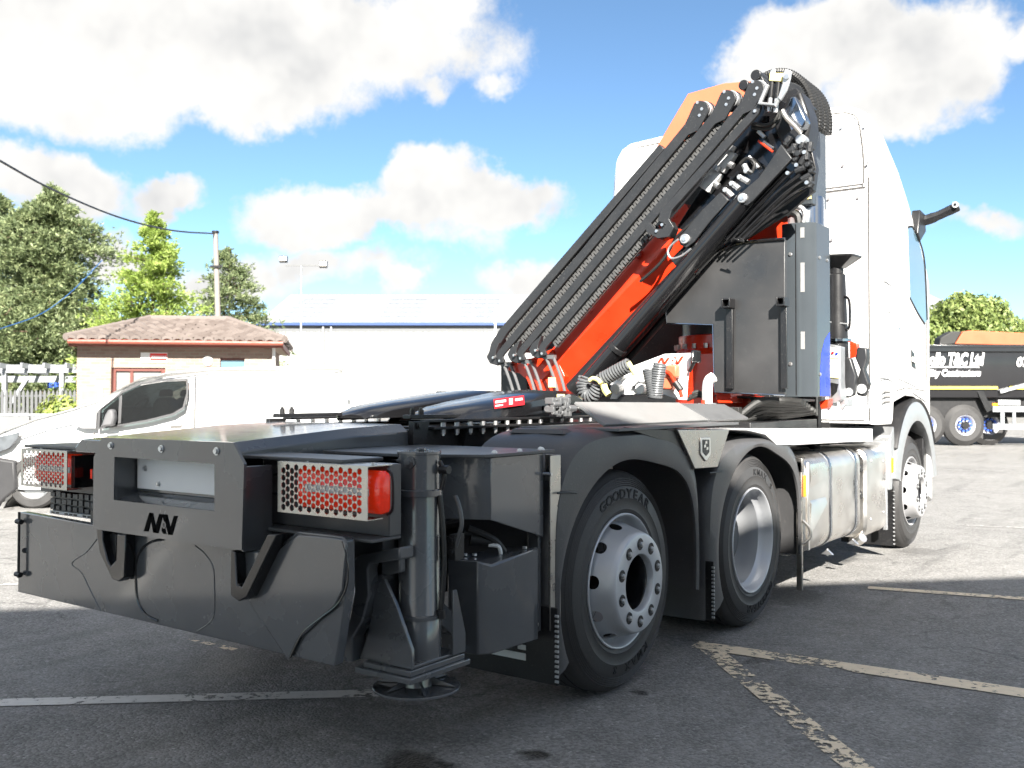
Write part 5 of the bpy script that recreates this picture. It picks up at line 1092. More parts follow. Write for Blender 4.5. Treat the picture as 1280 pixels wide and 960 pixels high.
# ================================================================== the cab
def cabsec(y, wl, wt, zt, zb, zs=2.35):
    pts = [(wl - .01, zb), (wl, zb + .03), (wl, 1.9), (wl, zs), (wl - (wl - wt) * .35, zs + (zt - zs) * .45), (wl - (wl - wt) * .70, zs + (zt - zs) * .75), (wt, zt - .10), (wt - .05, zt - .03), (wt - .14, zt + .01), (wt * .5, zt + .035)]
    full = pts + [(-x, z) for x, z in pts[::-1]]
    return [(x, y, z) for x, z in full]
cb = MB().loft([cabsec(4.00, 1.165, 1.10, 3.67, 1.135, 3.1), cabsec(4.03, 1.20, 1.135, 3.70, 1.125, 3.1), cabsec(4.2, 1.24, 1.17, 3.69, 1.125, 3.05), cabsec(4.36, 1.25, 1.18, 3.62, 1.125, 3.0),
                cabsec(4.40, 1.25, 1.18, 3.60, 1.30, 3.0), cabsec(4.8, 1.25, 1.17, 3.42, 1.36, 2.9), cabsec(5.1, 1.25, 1.16, 3.23, 1.35, 2.8), cabsec(5.5, 1.247, 1.14, 2.98, 1.27, 2.6), cabsec(5.72, 1.235, 1.10, 2.80, 1.10, 2.4),
                cabsec(5.85, 1.19, 1.02, 2.62, 1.05, 2.2), cabsec(6.02, 1.02, .86, 2.4, 1.02, 2.1), cabsec(6.10, .75, .6, 2.3, 1.02, 2.05)])
cab = cb.obj('cab', WHITE, truck, ang=38)
# rear wall panels with screws
rw = MB().loft([[(x, y, z) for x, z in ((.02, 3.05), (1.13, 3.05), (1.13, 3.26), (1.095, 3.54), (1.03, 3.62), (.85, 3.645), (.02, 3.66))] for y in (4.002, 3.985)]).obj('roof_panel', WHITE, cab, .008)
rw2 = MB().loft([[(-x, y, z) for x, z in ((.02, 3.05), (1.13, 3.05), (1.13, 3.26), (1.095, 3.54), (1.03, 3.62), (.85, 3.645), (.02, 3.66))] for y in (4.002, 3.985)]).obj('roof_panel', WHITE, cab, .008)
MB().prism([(-1.14, 1.16), (1.14, 1.16), (1.14, 3.005), (-1.14, 3.005)], 'y', 3.985, 4.002).obj('rear_wall', WHITE, cab, .008)
for p in [(0.9642,3.983,3.5239),(1.1539,3.983,3.5182),(0.9756,3.983,3.2167),(1.1711,3.983,3.2081),(0.8582,3.983,2.9584),(1.0948,3.983,2.9426),(0.8827,3.983,2.6226)]: MB().cyl((p[0], p[1] - .012, p[2]), (p[0], p[1] + .004, p[2]), .011, n=10).obj('panel_screw', GALV, cab)
MB().tube([(1.172, 3.998, 1.16), (1.172, 3.998, 3.10)], .006, 6).obj('side_seam', SEAM, cab)
MB().tube(smooth_path([(-.9, 3.982, 3.652), (.0, 3.982, 3.668), (.85, 3.982, 3.652), (1.035, 3.982, 3.626), (1.101, 3.982, 3.544), (1.137, 3.982, 3.26), (1.137, 3.982, 3.05)], 6), .006, 6).obj('wall_seam', SEAM, cab)
MB().tube(smooth_path([(1.19, 4.03, 3.14), (1.232, 4.4, 3.03), (1.24, 5.0, 2.84), (1.245, 5.4, 2.62)], 6), .006, 6).obj('side_seam', GALV, cab)
MB().tube([(-1.13, 3.990, 3.025), (1.15, 3.990, 3.025)], .005, 6).obj('wall_seam', SEAM, cab)
# side air deflector, door lines, glass, handle, badge
MB().prism([(4.8879,2.818),(5.0257,2.8378),(5.2514,2.7549),(5.4542,2.5618),(5.5483,2.0552),(5.471,2.0135),(5.2358,2.0923),(4.9563,2.2123)], 'x', 1.20, 1.2535).obj('side_window', GLASS, cab, .004)
MB().tube(smooth_path([(1.254,4.8796,2.8167),(1.254,5.0453,2.8404),(1.254,5.2721,2.7575),(1.254,5.4757,2.564),(1.254,5.5548,2.0555)], 5), .008, 6).obj('window_frame', BLACK, cab)
MB().tube(smooth_path([(1.252,4.9288,2.21),(1.252,5.207,2.0974),(1.252,5.471,2.0135)], 5), .008, 6).obj('window_frame', BLACK, cab)
MB().tube(smooth_path([(1.252,3.9944,1.5427),(1.252,4.4682,1.4532),(1.252,4.9928,1.3891),(1.252,5.6374,1.2805)], 5), .004, 6).obj('body_crease', WHITE, cab)
MB().tube(smooth_path([(1.251,4.0078,2.0567),(1.251,4.6107,2.0213)], 5), .004, 6).obj('body_crease', WHITE, cab)
for a, b in (((4.50, 1.33), (4.50, 2.9)),): MB().tube([(1.2485, a[0], a[1]), (1.247, b[0], b[1])], .005, 6).obj('door_gap', SEAM, cab)
h = MB().prism([(4.9654,1.7658),(5.076,1.7279),(5.1294,1.5881),(4.9896,1.6128)], 'x', 1.235, 1.256).obj('handle_recess', BLACK, cab, .006)
MB().prism([(4.9719,1.696),(5.0691,1.6711),(5.0824,1.6362),(4.971,1.6541)], 'x', 1.257, 1.272).obj('door_handle', LABEL, cab, .004)
tm = text_mesh('badge', 'XG', .085, .008, shear=.3, bold=.002)
for v in tm.vertices: a, b, c = v.co; v.co = (1.252 + c, 4.56 + a, 1.70 + b)
mkobj('badge_letters', tm, GALV, cab)
sk = MB().prism([(4.40, 1.46), (4.42, 1.52), (4.5, 1.56), (5.15, 1.44), (5.15, 1.43), (4.52, 1.50)], 'x', 1.245, 1.258); sk.obj('sill_crease', WHITE, cab, .004)
MB().tube(smooth_path([(1.2485, 4.50, 1.40), (1.2485, 4.9, 1.42), (1.2485, 5.5, 1.40)], 6), .005, 6).obj('door_gap', SEAM, cab)
MB().tube(smooth_path([(1.2485, 5.52, 1.42), (1.2485, 5.56, 1.8), (1.247, 5.55, 2.1)], 6), .005, 6).obj('door_gap', SEAM, cab)
MB().tube(smooth_path([(1.243, 4.04, 1.50), (1.249, 4.25, 1.49), (1.249, 4.48, 1.46)], 6), .004, 6).obj('body_crease', GALV, cab)
MB().tube(smooth_path([(1.235, 4.06, 2.30), (1.249, 4.25, 2.27), (1.249, 4.48, 2.24)], 6), .004, 6).obj('body_crease', GALV, cab)
for z in (1.30, 1.34, 1.38): MB().box((1.243, 4.12, z), (1.2505, 4.30, z + .012)).obj('vent_slot', SEAM, cab)
MB().tube(smooth_path([(1.25, 4.56, 1.95), (1.285, 4.57, 1.98), (1.285, 4.57, 2.45), (1.25, 4.56, 2.48)], 6), .012, 8).obj('grab_rail', WHITEP, cab)
# wheel arch trim and step, front corner
tr = []
def arch(r0, r1, x0, x1, a0, a1, n=22, zc=.505, yc=5.21, sq=1.0):
    secs = []
    for i in range(n + 1):
        a = R_(a0 + (a1 - a0) * i / n); c, s = math.cos(a), math.sin(a)
        secs.append([(x1, yc + r0 * c, zc + r0 * s * sq), (x1 + .012, yc + (r0 + r1) / 2 * c, zc + (r0 + r1) / 2 * s * sq), (x1 - .01, yc + r1 * c, zc + r1 * s * sq), (x0, yc + r1 * c, zc + r1 * s * sq), (x0, yc + (r1 - .02) * c, zc + (r1 - .02) * s * sq), (x1 - .03, yc + r0 * c, zc + r0 * s * sq)])
    return MB().loft(secs)
arch(.60, .76, .80, 1.245, 168, 8, sq=1.05).obj('wheel_arch', GALV, cab, ang=50)
arch(.765, .80, .9, 1.236, 150, 30, sq=1.05).obj('arch_gasket', BLACK, cab, ang=50)
fc = MB().loft([[(x, y, z) for x, z in ((1.0, z0), (w, z0), (w, z1), (1.0, z1))] for y, w, z0, z1 in ((5.74, 1.235, .42, 1.12), (5.86, 1.22, .36, 1.10), (6.02, 1.12, .36, 1.08))]).obj('front_corner', WHITE, cab, .02)
box('step_well', (.9, 5.62, .45), (1.20, 5.76, 1.2), BLACK, cab, .01)
fm = MB(); fm.prism([(4.36, .58), (4.44, .58), (4.52, .95), (4.50, 1.10), (4.40, 1.02)], 'x', .85, 1.225); fm.obj('wheel_liner', GALV, cab, .006)
ub = MB(); ub.box((-1.15, 4.0, .70), (.85, 5.9, 1.14)); ub.obj('cab_floor', DARK, cab)
# camera mirror arm
ma = MB().loft([[(x, y, z) for x, z in ((1.20, 2.86 + d), (1.27, 2.88 + d), (1.27, 2.95 + d), (1.20, 2.95 + d))] for y, d in ((5.28, -.02), (5.36, 0))])
mr = empty_arm = MB().tube(smooth_path([(1.18, 5.38, 2.95), (1.27, 5.42, 2.955), (1.36, 5.45, 2.985), (1.46, 5.48, 3.03), (1.535, 5.50, 3.065)], 4), [.052] * 4 + [.048] * 4 + [.042] * 4 + [.044] * 4 + [.04], 8).obj('mirror_arm', BLACK, cab)
MB().cyl((1.525, 5.47, 3.07), (1.525, 5.425, 3.07), .028, n=16).obj('mirror_lens', GALV, mr)
MB().box((1.515, 5.418, 3.06), (1.535, 5.426, 3.08)).obj('lens_glass', BLACKG, mr)
MB().prism([(5.2388,3.0245),(5.4164,3.0087),(5.4427,2.8517),(5.232,2.7363),(5.1467,2.7963)], 'x', 1.20, 1.275).obj('mirror_root', BLACK, mr, .01)
# ---- folded stabiliser leg beside the cab, with levers
lx_, ly_ = (1.1479,3.25,1.9108)[0], 3.25
lg_ = MB().lathe([(0, 1.5), (.085, 1.5), (.082, 1.70), (.062, 2.24), (.05, 2.25), (.05, 2.30), (0, 2.30)], (lx_, ly_, 0), (0, 0, 1), 28).obj('stabiliser_leg', BLACK, truck)
MB().lathe([(.08, 1.745), (.105, 1.75), (.105, 1.768), (.08, 1.772)], (lx_, ly_, 0), (0, 0, 1), 28).obj('leg_flange', SPLATE, lg_)
ft_ = MB(); ft_.loft([[(lx_ - .05, ly_ - .05, 2.29), (lx_ + .05, ly_ - .05, 2.29), (lx_ + .05, ly_ + .05, 2.29), (lx_ - .05, ly_ + .05, 2.29)], [(lx_ - .09, ly_ - .12, 2.37), (lx_ + .15, ly_ - .12, 2.36), (lx_ + .15, ly_ + .12, 2.37), (lx_ - .09, ly_ + .12, 2.38)], [(lx_ - .09, ly_ - .12, 2.385), (lx_ + .15, ly_ - .12, 2.375), (lx_ + .15, ly_ + .12, 2.385), (lx_ - .09, ly_ + .12, 2.395)]]); ft_.obj('leg_foot', BLACK, lg_, .004)
MB().tube(smooth_path([(lx_ + .06, ly_ - .02, 2.08), (lx_ + .10, ly_ - .03, 2.04), (lx_ + .10, ly_ - .03, 1.86), (lx_ + .06, ly_ - .02, 1.83)], 5), .010, 8).obj('leg_handle', BLACKG, lg_)
MB().tube([(lx_ - .08, ly_ - .08, 1.90), (lx_ + .09, ly_ - .05, 1.875)], .005, 6).obj('leg_wire', GALV, lg_)
cn = xz('control_box', [(1.1624,1.7235),(1.2416,1.7039),(1.2405,1.4655),(1.2511,1.3237),(1.1605,1.295)], 3.02, 3.14, GALV, truck, .006)
xz('control_label', [(1.1749,1.6201),(1.2371,1.6187),(1.2365,1.4768),(1.1743,1.4832)], 3.012, 3.018, YELLOW, cn, 0)
xz('control_panel', [(1.1753,1.7001),(1.2375,1.6868),(1.2372,1.6243),(1.175,1.6259)], 3.012, 3.018, LABEL, cn, 0)
for q, mm in zip([(1.1937,3.01,1.6594),(1.222,3.01,1.653)], (REDLAB, BLUEFLAT)): MB().cyl(q, (q[0], q[1] - .006, q[2]), .010, n=10).obj('control_knob', mm, cn)
xz('control_slot', [(1.1798,1.4489),(1.2307,1.4371),(1.2191,1.3804),(1.185,1.3463)], 3.012, 3.018, BLACK, cn, 0)
l1 = xz('control_lever', [(1.2257,1.6366),(1.2657,1.624),(1.3048,1.4962),(1.2871,1.3579),(1.23,1.3348),(1.2136,1.4974)], 3.18, 3.24, CRANE, truck, .008)
MB().cyl((1.2564,3.17,1.381), (1.2474,3.2,1.3811), .03, n=14).obj('lever_pivot', GALV, l1)
l2 = xz('control_lever', [(1.2822,1.7088),(1.3506,1.7009),(1.3558,1.6252),(1.3328,1.5442),(1.3662,1.4392),(1.3261,1.3464),(1.2805,1.3581),(1.2694,1.4283),(1.3043,1.5447),(1.2703,1.6272)], 3.28, 3.36, CRANE, truck, .010)
MB().cyl((1.318,3.27,1.4044), (1.3093,3.3,1.4047), .035, n=16).obj('lever_pivot', GALV, l2)
l3 = xz('control_lever', [(1.3209,1.4171),(1.3494,1.3935),(1.343,1.2524),(1.3202,1.2935)], 3.38, 3.42, GALV, truck, .006)
vb2 = MB(); vb2.box((1.1393,3.05,1.2775), (1.1823,3.15,1.329)); vb2.box((1.2091,3.1,1.2775), (1.2608,3.25,1.329)); vb2.cyl((1.1724,3.0,1.261), (1.1468,3.08,1.26), .018, n=10)
vb2.prism([(1.216,1.2893),(1.2611,1.2895),(1.2384,1.2438)], 'y', 3.06, 3.1)
tag(vb2.obj('valve_bank', GALV, truck, .004), kind='stuff')
xz('orange_bracket', [(1.1648,1.7691),(1.2239,1.743),(1.2234,1.6469),(1.1642,1.6362)], 3.5, 3.56, ORANGE, truck, .006)
xz('orange_foot', [(1.1316,1.3125),(1.1992,1.3351),(1.1877,1.2677),(1.1426,1.2561)], 2.9, 3.0, ORANGE, truck, .006)


# ================================================================== surroundings
YAW = R_(36.05)
def yard(X, Y):            # metres to the right / ahead of the photographer -> ground point
    return (3.376 + X * math.cos(YAW) - Y * math.sin(YAW), -3.867 + X * math.sin(YAW) + Y * math.cos(YAW), 0)
def place(name, X, Y, label, cat, group=None, rz=0.0):
    o = empty(name, yard(X, Y), label, cat, group); o.rotation_euler.z = YAW + rz; return o
def shift(pts, X): return [(round(x - X, 4), z) for x, z in pts]

# ---- workshop behind the photographer; its shade lies over the yard
H_ = 8.0
n0 = 1.29 - H_ / math.tan(SUN_ELEV)
bo = empty('workshop', (-.7071 * n0, .7071 * n0, 0), 'grey clad workshop standing behind the photographer', 'building'); bo.rotation_euler.z = R_(45)
CLAD = mat('grey_cladding', (.50, .50, .49), .6, 0, .06, 2, .03, 10)
MB().box((-4.2, -12, 0), (7.2, 0, H_)).obj('wall', CLAD, bo)
for i in range(2): MB().box((-3 + i*5, -.02, .02), (.5 + i*5, .04, 4.4)).obj('roller_door', mat('door_grey', (.50, .52, .54), .5), bo)
MB().box((-4.4, -12.2, H_ + .002), (7.4, .1, H_ + .02)).obj('roof', GALV, bo)

# ---- long pale warehouse
D = 68.0
wx0, wx1, wz = -17.9751, 33.9152, 6.5207
wh = place('warehouse', 0, D, 'long white ribbed warehouse with blue gutter line behind the car park', 'warehouse')
WCLAD = mat('white_ribbed_cladding', (.27, .27, .268), .5, 0, .03, .6)
WROOF = mat('pale_roof_sheet', (.34, .345, .35), .45, 0, .05, .5)
BLUE = mat('blue_gutter', (.03, .065, .19), .45, 0, .05, 3)
w = MB(); pts = []; x = wx0; k = 0
while x < wx1:
    pts += [(x, 0), (x + .22, 0), (x + .26, -.08), (x + .42, -.08), (x + .46, 0)]; x += .5
n_ = len(pts)
w.add([(a, b, 0) for a, b in pts] + [(a, b, wz - .55) for a, b in pts], [(i, i + 1, n_ + i + 1, n_ + i) for i in range(n_ - 1)])
w.obj('ribbed_wall', WCLAD, wh, fix=False)
MB().box((wx0, .06, 0), (wx1, 30, wz - .1)).obj('wall', WCLAD, wh)
MB().box((wx0, -.02, wz - .55), (wx1, .05, wz - .1)).obj('eaves_panel', mat('grey_eaves', (.12, .125, .13), .5), wh)
MB().box((wx0 - .2, -.35, wz - .12), (wx1 + .2, .05, wz + .10)).obj('gutter', BLUE, wh, .02)
zr = 9.6812
rf = MB(); rf.add([(wx0, -.1, wz + .05), (wx1, -.1, wz + .05), (wx1, 10, zr), (wx0, 10, zr), (wx0, 20, wz), (wx1, 20, wz)], [(0, 1, 2, 3), (3, 2, 5, 4)]); roof_ = rf.obj('roof', WROOF, wh, fix=False)
LIGHTSHEET = mat('rooflight_sheet', (.235, .25, .265), .3, 0, .1, 2)
sl = (zr - wz - .05) / 10.1
for px0 in (-16.788, -9.6093, -3.9002, 2.8263):
    for j in range(6):
        for i in range(3):
            y0, y1 = .4 + j*1.5, .4 + j*1.5 + 1.35; x0 = px0 + i*1.0 + j * .0
            MB().add([(x0, y0, wz + .10 + sl*y0), (x0 + .92, y0, wz + .10 + sl*y0), (x0 + .92, y1, wz + .10 + sl*y1), (x0, y1, wz + .10 + sl*y1)], [(0,1,2,3)]).obj('rooflight', LIGHTSHEET, roof_, fix=False)
for px_ in (-13.34, -12.7747): MB().cyl((px_, -.12, 0), (px_, -.12, wz - .2), .09, n=10).obj('downpipe', GALV, wh)

# ---- brick hut with hipped tile roof
D = 22.6
hx = -7.8903
hut = place('brick_hut', hx, D, 'small tan brick hut with hipped brown tile roof behind the white van', 'building', rz=R_(11))
hut.scale = (.93, .93, 1.0)
def brick_material():
    m = bpy.data.materials.new('tan_brick'); m.use_nodes = True; t = m.node_tree; b = t.nodes['Principled BSDF']; n, l = t.nodes.new, t.links.new
    c = n('ShaderNodeTexCoord'); mp = n('ShaderNodeMapping'); mp.inputs['Rotation'].default_value = (R_(90), 0, 0); l(c.outputs['Object'], mp.inputs[0])
    br_ = n('ShaderNodeTexBrick'); br_.inputs['Scale'].default_value = 1.0; br_.inputs['Brick Width'].default_value = .225; br_.inputs['Row Height'].default_value = .075; br_.inputs['Mortar Size'].default_value = .010
    br_.inputs['Color1'].default_value = (.25, .17, .135, 1); br_.inputs['Color2'].default_value = (.32, .225, .185, 1); br_.inputs['Mortar'].default_value = (.28, .24, .20, 1)
    l(mp.outputs[0], br_.inputs['Vector']); l(br_.outputs['Color'], b.inputs['Base Color']); b.inputs['Roughness'].default_value = .85
    bp_ = n('ShaderNodeBump'); bp_.inputs['Strength'].default_value = .5; bp_.inputs['Distance'].default_value = .01; bp_.invert = True; l(br_.outputs['Fac'], bp_.inputs['Height']); l(bp_.outputs[0], b.inputs['Normal'])
    return m
BRICK = brick_material()
x0, x1 = shift([(-10.2386,2.5942),(-5.542,2.5942)], hx) if False else (-10.2386 - hx, -5.542 - hx)
ze, zr2 = 2.5566, 3.257
wall = MB()
dx0, dx1, dz1 = -9.4308 - hx, -8.1533 - hx, 2.0306
vx0, vx1, vz0, vz1 = -6.8195 - hx, -6.2183 - hx, 1.8427, 2.2748
for a, b in (((x0, 0, 0), (dx0, .25, ze)), ((dx0, 0, dz1), (dx1, .25, ze)), ((dx1, 0, 0), (vx0, .25, ze)), ((vx0, 0, 0), (vx1, .25, vz0)), ((vx0, 0, vz1), (vx1, .25, ze)), ((vx1, 0, 0), (x1, .25, ze)), ((x0, .25, 0), (x0 + .25, 4.2, ze)), ((x1 - .25, .25, 0), (x1, 4.2, ze)), ((x0 + .25, 3.95, 0), (x1 - .25, 4.2, ze))):
    wall.box(a, b)
wl_ = wall.obj('wall', BRICK, hut)
DOORRED = mat('dark_red_timber', (.12, .03, .02), .5, 0, .1, 8)
door = MB().box((dx0 + .08, .10, 0), (dx1 - .08, .16, dz1 - .08)).obj('door', mat('frosted_pane', (.20, .20, .19), .3), hut)
for a, b in (((dx0, .04, 0), (dx0 + .10, .14, dz1)), ((dx1 - .10, .04, 0), (dx1, .14, dz1)), ((dx0 + .10, .04, dz1 - .08), (dx1 - .10, .14, dz1)), ((-8.9987 - hx, .05, 0), (-8.9235 - hx, .15, dz1 - .08))): MB().box(a, b).obj('door_frame', DOORRED, door, .004)
win = MB().box((vx0, .10, vz0), (vx1, .13, vz1)).obj('window', GLASS, hut)
for a, b in (((vx0, .05, vz1 - .05), (vx1, .10, vz1)), ((vx0, .05, vz0), (vx1, .10, vz0 + .05))): MB().box(a, b).obj('window_frame', DOORRED, win)
sgn = MB().box((-8.7357 - hx, -.03, 2.1621), (-8.0969 - hx, -.005, 2.3875)).obj('sign_board', LABEL, hut)
MB().box((-8.5102 - hx, -.036, 2.1997), (-8.1063 - hx, -.030, 2.3687)).obj('sign_panel', mat('sign_red', (.75, .03, .02), .4), sgn)
for i in range(8): MB().box((-8.4727 - hx + i*.045, -.039, 2.256), (-8.4727 - hx + i*.045 + .03, -.036, 2.3124)).obj('sign_print', LABEL, sgn)
gs = MB().box((-10.1446 - hx, -.03, 0.9034), (-9.6374 - hx, -.005, 1.5421)).obj('exit_sign', LABEL, hut)
GREEN = mat('sign_green', (.18, .55, .16), .4)
MB().box((-10.1259 - hx, -.036, 1.2791), (-9.7313 - hx, -.030, 1.5046)).obj('sign_panel', GREEN, gs)
MB().box((-10.1259 - hx, -.036, 1.0161), (-9.8065 - hx, -.030, 1.2416)).obj('sign_panel', GREEN, gs)
MB().lathe([(0, .07), (.09, .06), (.12, .03), (.12, 0), (0, 0)], (-7.12 - hx, -.001, 2.1997), (0, -1, 0), 20).obj('wall_lamp', LABEL, hut)
ex0, ex1 = -10.3342 - hx, -5.2409 - hx
FASCIA = mat('brown_fascia', (.20, .055, .035), .5, 0, .1, 6)
for a, b in (((ex0, -.42, ze - .05), (ex1, -.36, ze + .07)), ((ex0, -.36, ze - .05), (ex0 + .06, 4.6, ze + .07)), ((ex1 - .06, -.36, ze - .05), (ex1, 4.6, ze + .07))): MB().box(a, b).obj('fascia', FASCIA, hut, .004)
MB().box((ex0 + .06, -.36, ze - .03), (ex1 - .06, 4.6, ze)).obj('soffit', mat('pale_soffit', (.55, .45, .36), .7), hut)
MB().tube([(ex0, -.47, ze + .05), (ex1, -.47, ze + .05)], .06, 8).obj('gutter', FASCIA, hut)
MB().cyl((x1 + .05, -.05, 0), (x1 + .05, -.05, ze), .04, n=8).obj('downpipe', LABEL, hut)
rx0, rx1 = -8.8953 - hx, -6.8299 - hx
def tile_material():
    m = bpy.data.materials.new('brown_concrete_tile'); m.use_nodes = True; t = m.node_tree; b = t.nodes['Principled BSDF']; n, l = t.nodes.new, t.links.new
    g_ = n('ShaderNodeNewGeometry'); r = n('ShaderNodeValToRGB'); e = r.color_ramp.elements
    e[0].color = (.115, .092, .082, 1); e[1].color = (.185, .155, .14, 1); l(g_.outputs['Random Per Island'], r.inputs[0]); l(r.outputs[0], b.inputs['Base Color']); b.inputs['Roughness'].default_value = .85
    return m
TILE = tile_material()
cor = [(ex0 - .05, -.5, ze + .07), (ex1 + .05, -.5, ze + .07), (ex1 + .05, 4.7, ze + .07), (ex0 - .05, 4.7, ze + .07)]
rid = [(rx0, 2.1, zr2), (rx1, 2.1, zr2)]
def tiled(A, B, C_, D_, name):
    """slope with eave A->B and ridge D_->C_: overlapping courses of waved tiles"""
    A, B, C_, D_ = map(Vector, (A, B, C_, D_)); mb = MB(); rows = 12; nrm = (B - A).cross(D_ - A).normalized()
    if nrm.z < 0: nrm = -nrm
    L = (B - A).length; eu = (B - A).normalized()
    for r in range(rows):
        t0, t1 = r / rows, min(1, (r + 1.12) / rows)
        l0, l1 = A.lerp(D_, t0), B.lerp(C_, t0); u0, u1 = A.lerp(D_, t1), B.lerp(C_, t1)
        n = max(2, int((l1 - l0).length / .24))
        for i in range(n):
            lift = random.uniform(0, .015); base = len(mb.v)
            for k in range(6):
                f = (i + .02 + .96 * k / 5) / n; p = l0.lerp(l1, f); q = u0.lerp(u1, f); hgt = math.sin(math.pi * k / 5) * .055 + lift
                mb.v += [tuple(p + nrm * (.075 + hgt)), tuple(q + nrm * (.012 + hgt)), tuple(p + nrm * (.0 + hgt))]
            for k in range(5):
                a = base + 3*k; mb.f += [(a, a + 3, a + 4, a + 1), (a + 2, a + 5, a + 3, a)]
    o = mb.obj(name, TILE, hut, fix=False); tag(o, kind='stuff'); return o
tiled(cor[0], cor[1], rid[1], rid[0], 'roof_tiles'); tiled(cor[1], cor[2], rid[1], rid[1], 'roof_tiles'); tiled(cor[3], cor[0], rid[0], rid[0], 'roof_tiles'); tiled(cor[2], cor[3], rid[0], rid[1], 'roof_tiles')
for a, b in ((cor[0], rid[0]), (cor[1], rid[1]), (rid[0], rid[1])):
    A, B = Vector(a) + Vector((0, 0, .08)), Vector(b) + Vector((0, 0, .08)); n = int((B - A).length / .33)
    for i in range(n): MB().cyl(A.lerp(B, i / n), A.lerp(B, (i + 1.08) / n), .085, .095, n=10).obj('ridge_tile', TILE, hut)

# ---- white van
D = 11.6
vx = -4.0499
van = place('white_van', vx, D, 'white panel van parked in front of the brick hut', 'van')
VW = 1.75
def vpt(l, dx=0.0): return l
out = shift([(-6.5377,0.0567),(-6.5762,0.346),(-6.5569,0.616),(-6.4605,0.7702),(-6.1712,0.9245),(-5.7855,1.0788),(-5.3516,1.2041),(-5.0334,1.3102),(-4.8213,1.4259),(-4.532,1.5609),(-4.1945,1.6573),(-3.7124,1.7056),(-2.9892,1.7248),(-2.1214,1.7248),(-1.996,1.6863),(-1.9285,1.5513),(-1.8707,0.7317),(-1.8707,0.076),(-2.1214,-0.0397),(-2.5071,-0.0397),(-2.9892,-0.0397),(-5.207,-0.0397),(-5.3034,0.076),(-5.4963,0.2302),(-5.9784,0.2302),(-6.1327,0.0953),(-6.2098,-0.0397)], vx)
def inset(pts, k):
    cx = sum(p[0] for p in pts) / len(pts); cz = 1.0
    return [(cx + (x - cx) * (1 - k * .22), cz + (z - cz) * (1 - k) if z > cz else z) for x, z in pts]
def vsec(y, k, lean): 
    return [(x, y + max(0, z - 1.0) * lean, z) for x, z in inset(out, k)]
vb_ = MB().loft([vsec(.05, .10, .16), vsec(.0, .035, .14), vsec(.06, .012, .12), vsec(.25, 0, 0), vsec(VW - .25, 0, 0), vsec(VW - .06, .012, -.12), vsec(VW, .035, -.14), vsec(VW - .05, .10, -.16)])
vbody = vb_.obj('body', WHITE, van, ang=40)
def thin_glass(name, tint, gloss):
    m = bpy.data.materials.new(name); m.use_nodes = True; t = m.node_tree; n, l = t.nodes.new, t.links.new; t.nodes.remove(t.nodes['Principled BSDF'])
    tr = n('ShaderNodeBsdfTransparent'); tr.inputs[0].default_value = tint + (1,); gl = n('ShaderNodeBsdfGlossy'); gl.inputs['Roughness'].default_value = .03
    fr_ = n('ShaderNodeFresnel'); fr_.inputs[0].default_value = 1.5; ad = n('ShaderNodeMath'); ad.operation = 'ADD'; l(fr_.outputs[0], ad.inputs[0]); ad.inputs[1].default_value = gloss
    mx = n('ShaderNodeMixShader'); l(ad.outputs[0], mx.inputs[0]); l(tr.outputs[0], mx.inputs[1]); l(gl.outputs[0], mx.inputs[2]); l(mx.outputs[0], t.nodes['Material Output'].inputs['Surface'])
    return m
GLASSV = thin_glass('van_window_glass', (.30, .36, .36), .04)
def vpanel(name, pts, m, yoff=-.018, th=.02, bevel=.004):
    P = shift(pts, vx); vs = [(x, yoff + max(0, z - 1.0) * .14, z) for x, z in P] + [(x, yoff + th + max(0, z - 1.0) * .14, z) for x, z in P]; n = len(P)
    return MB().add(vs, [tuple(range(n)), tuple(range(n, 2*n))[::-1]] + [(i, n + i, n + (i+1) % n, (i+1) % n) for i in range(n)]).obj(name, m, van, bevel)
vpanel('door_window', [(-4.7152,1.3874),(-4.5127,1.4838),(-4.2427,1.5272),(-3.9534,1.5416),(-3.9438,1.4066),(-3.9727,1.2331),(-4.0884,1.1559),(-4.3874,1.0788),(-4.7056,1.0209)], GLASSV)
vpanel('quarter_window', [(-4.9563,1.2041),(-4.7441,1.3681),(-4.7441,1.0113),(-4.9563,0.9824)], GLASSV)
WOUT = [(-4.9948,1.1849),(-4.7249,1.4163),(-4.5127,1.5175),(-4.2427,1.5609),(-3.9245,1.5706),(-3.9149,1.3874),(-3.9534,1.2041),(-4.0788,1.127),(-4.3874,1.0499),(-4.9948,0.9534)]
WIN = [(-4.9659,1.1849),(-4.7152,1.3922),(-4.5031,1.4934),(-4.2427,1.5368),(-3.9486,1.5465),(-3.939,1.397),(-3.9776,1.2234),(-4.0933,1.1511),(-4.397,1.074),(-4.9659,0.9775)]
TRIM = mat('grey_window_trim', (.05, .05, .053), .5)
def vring(outer, inner, name):
    O, I = shift(outer, vx), shift(inner, vx); n = len(O)
    vs = [(x, -.012 + max(0, z - 1.0) * .14, z) for x, z in O] + [(x, -.012 + max(0, z - 1.0) * .14, z) for x, z in I] + [(x, .03 + max(0, z - 1.0) * .14, z) for x, z in I]
    return MB().add(vs, [(i, (i+1) % n, n + (i+1) % n, n + i) for i in range(n)] + [(n + i, n + (i+1) % n, 2*n + (i+1) % n, 2*n + i) for i in range(n)]).obj(name, TRIM, van)
vring(WOUT, WIN, 'window_trim')
vpanel('window_pillar', [(-4.7538,1.3488),(-4.7152,1.3777),(-4.7056,1.0306),(-4.7441,1.0209)], TRIM, -.016, .04)
cut = MB().prism(shift(WIN, vx), 'y', -.4, VW + .4).obj('window_cut', TRIM)
bl = vbody.modifiers.new('cut', 'BOOLEAN'); bl.operation = 'DIFFERENCE'; bl.object = cut; bl.solver = 'EXACT'
cut.parent = van
bpy.context.view_layer.update()
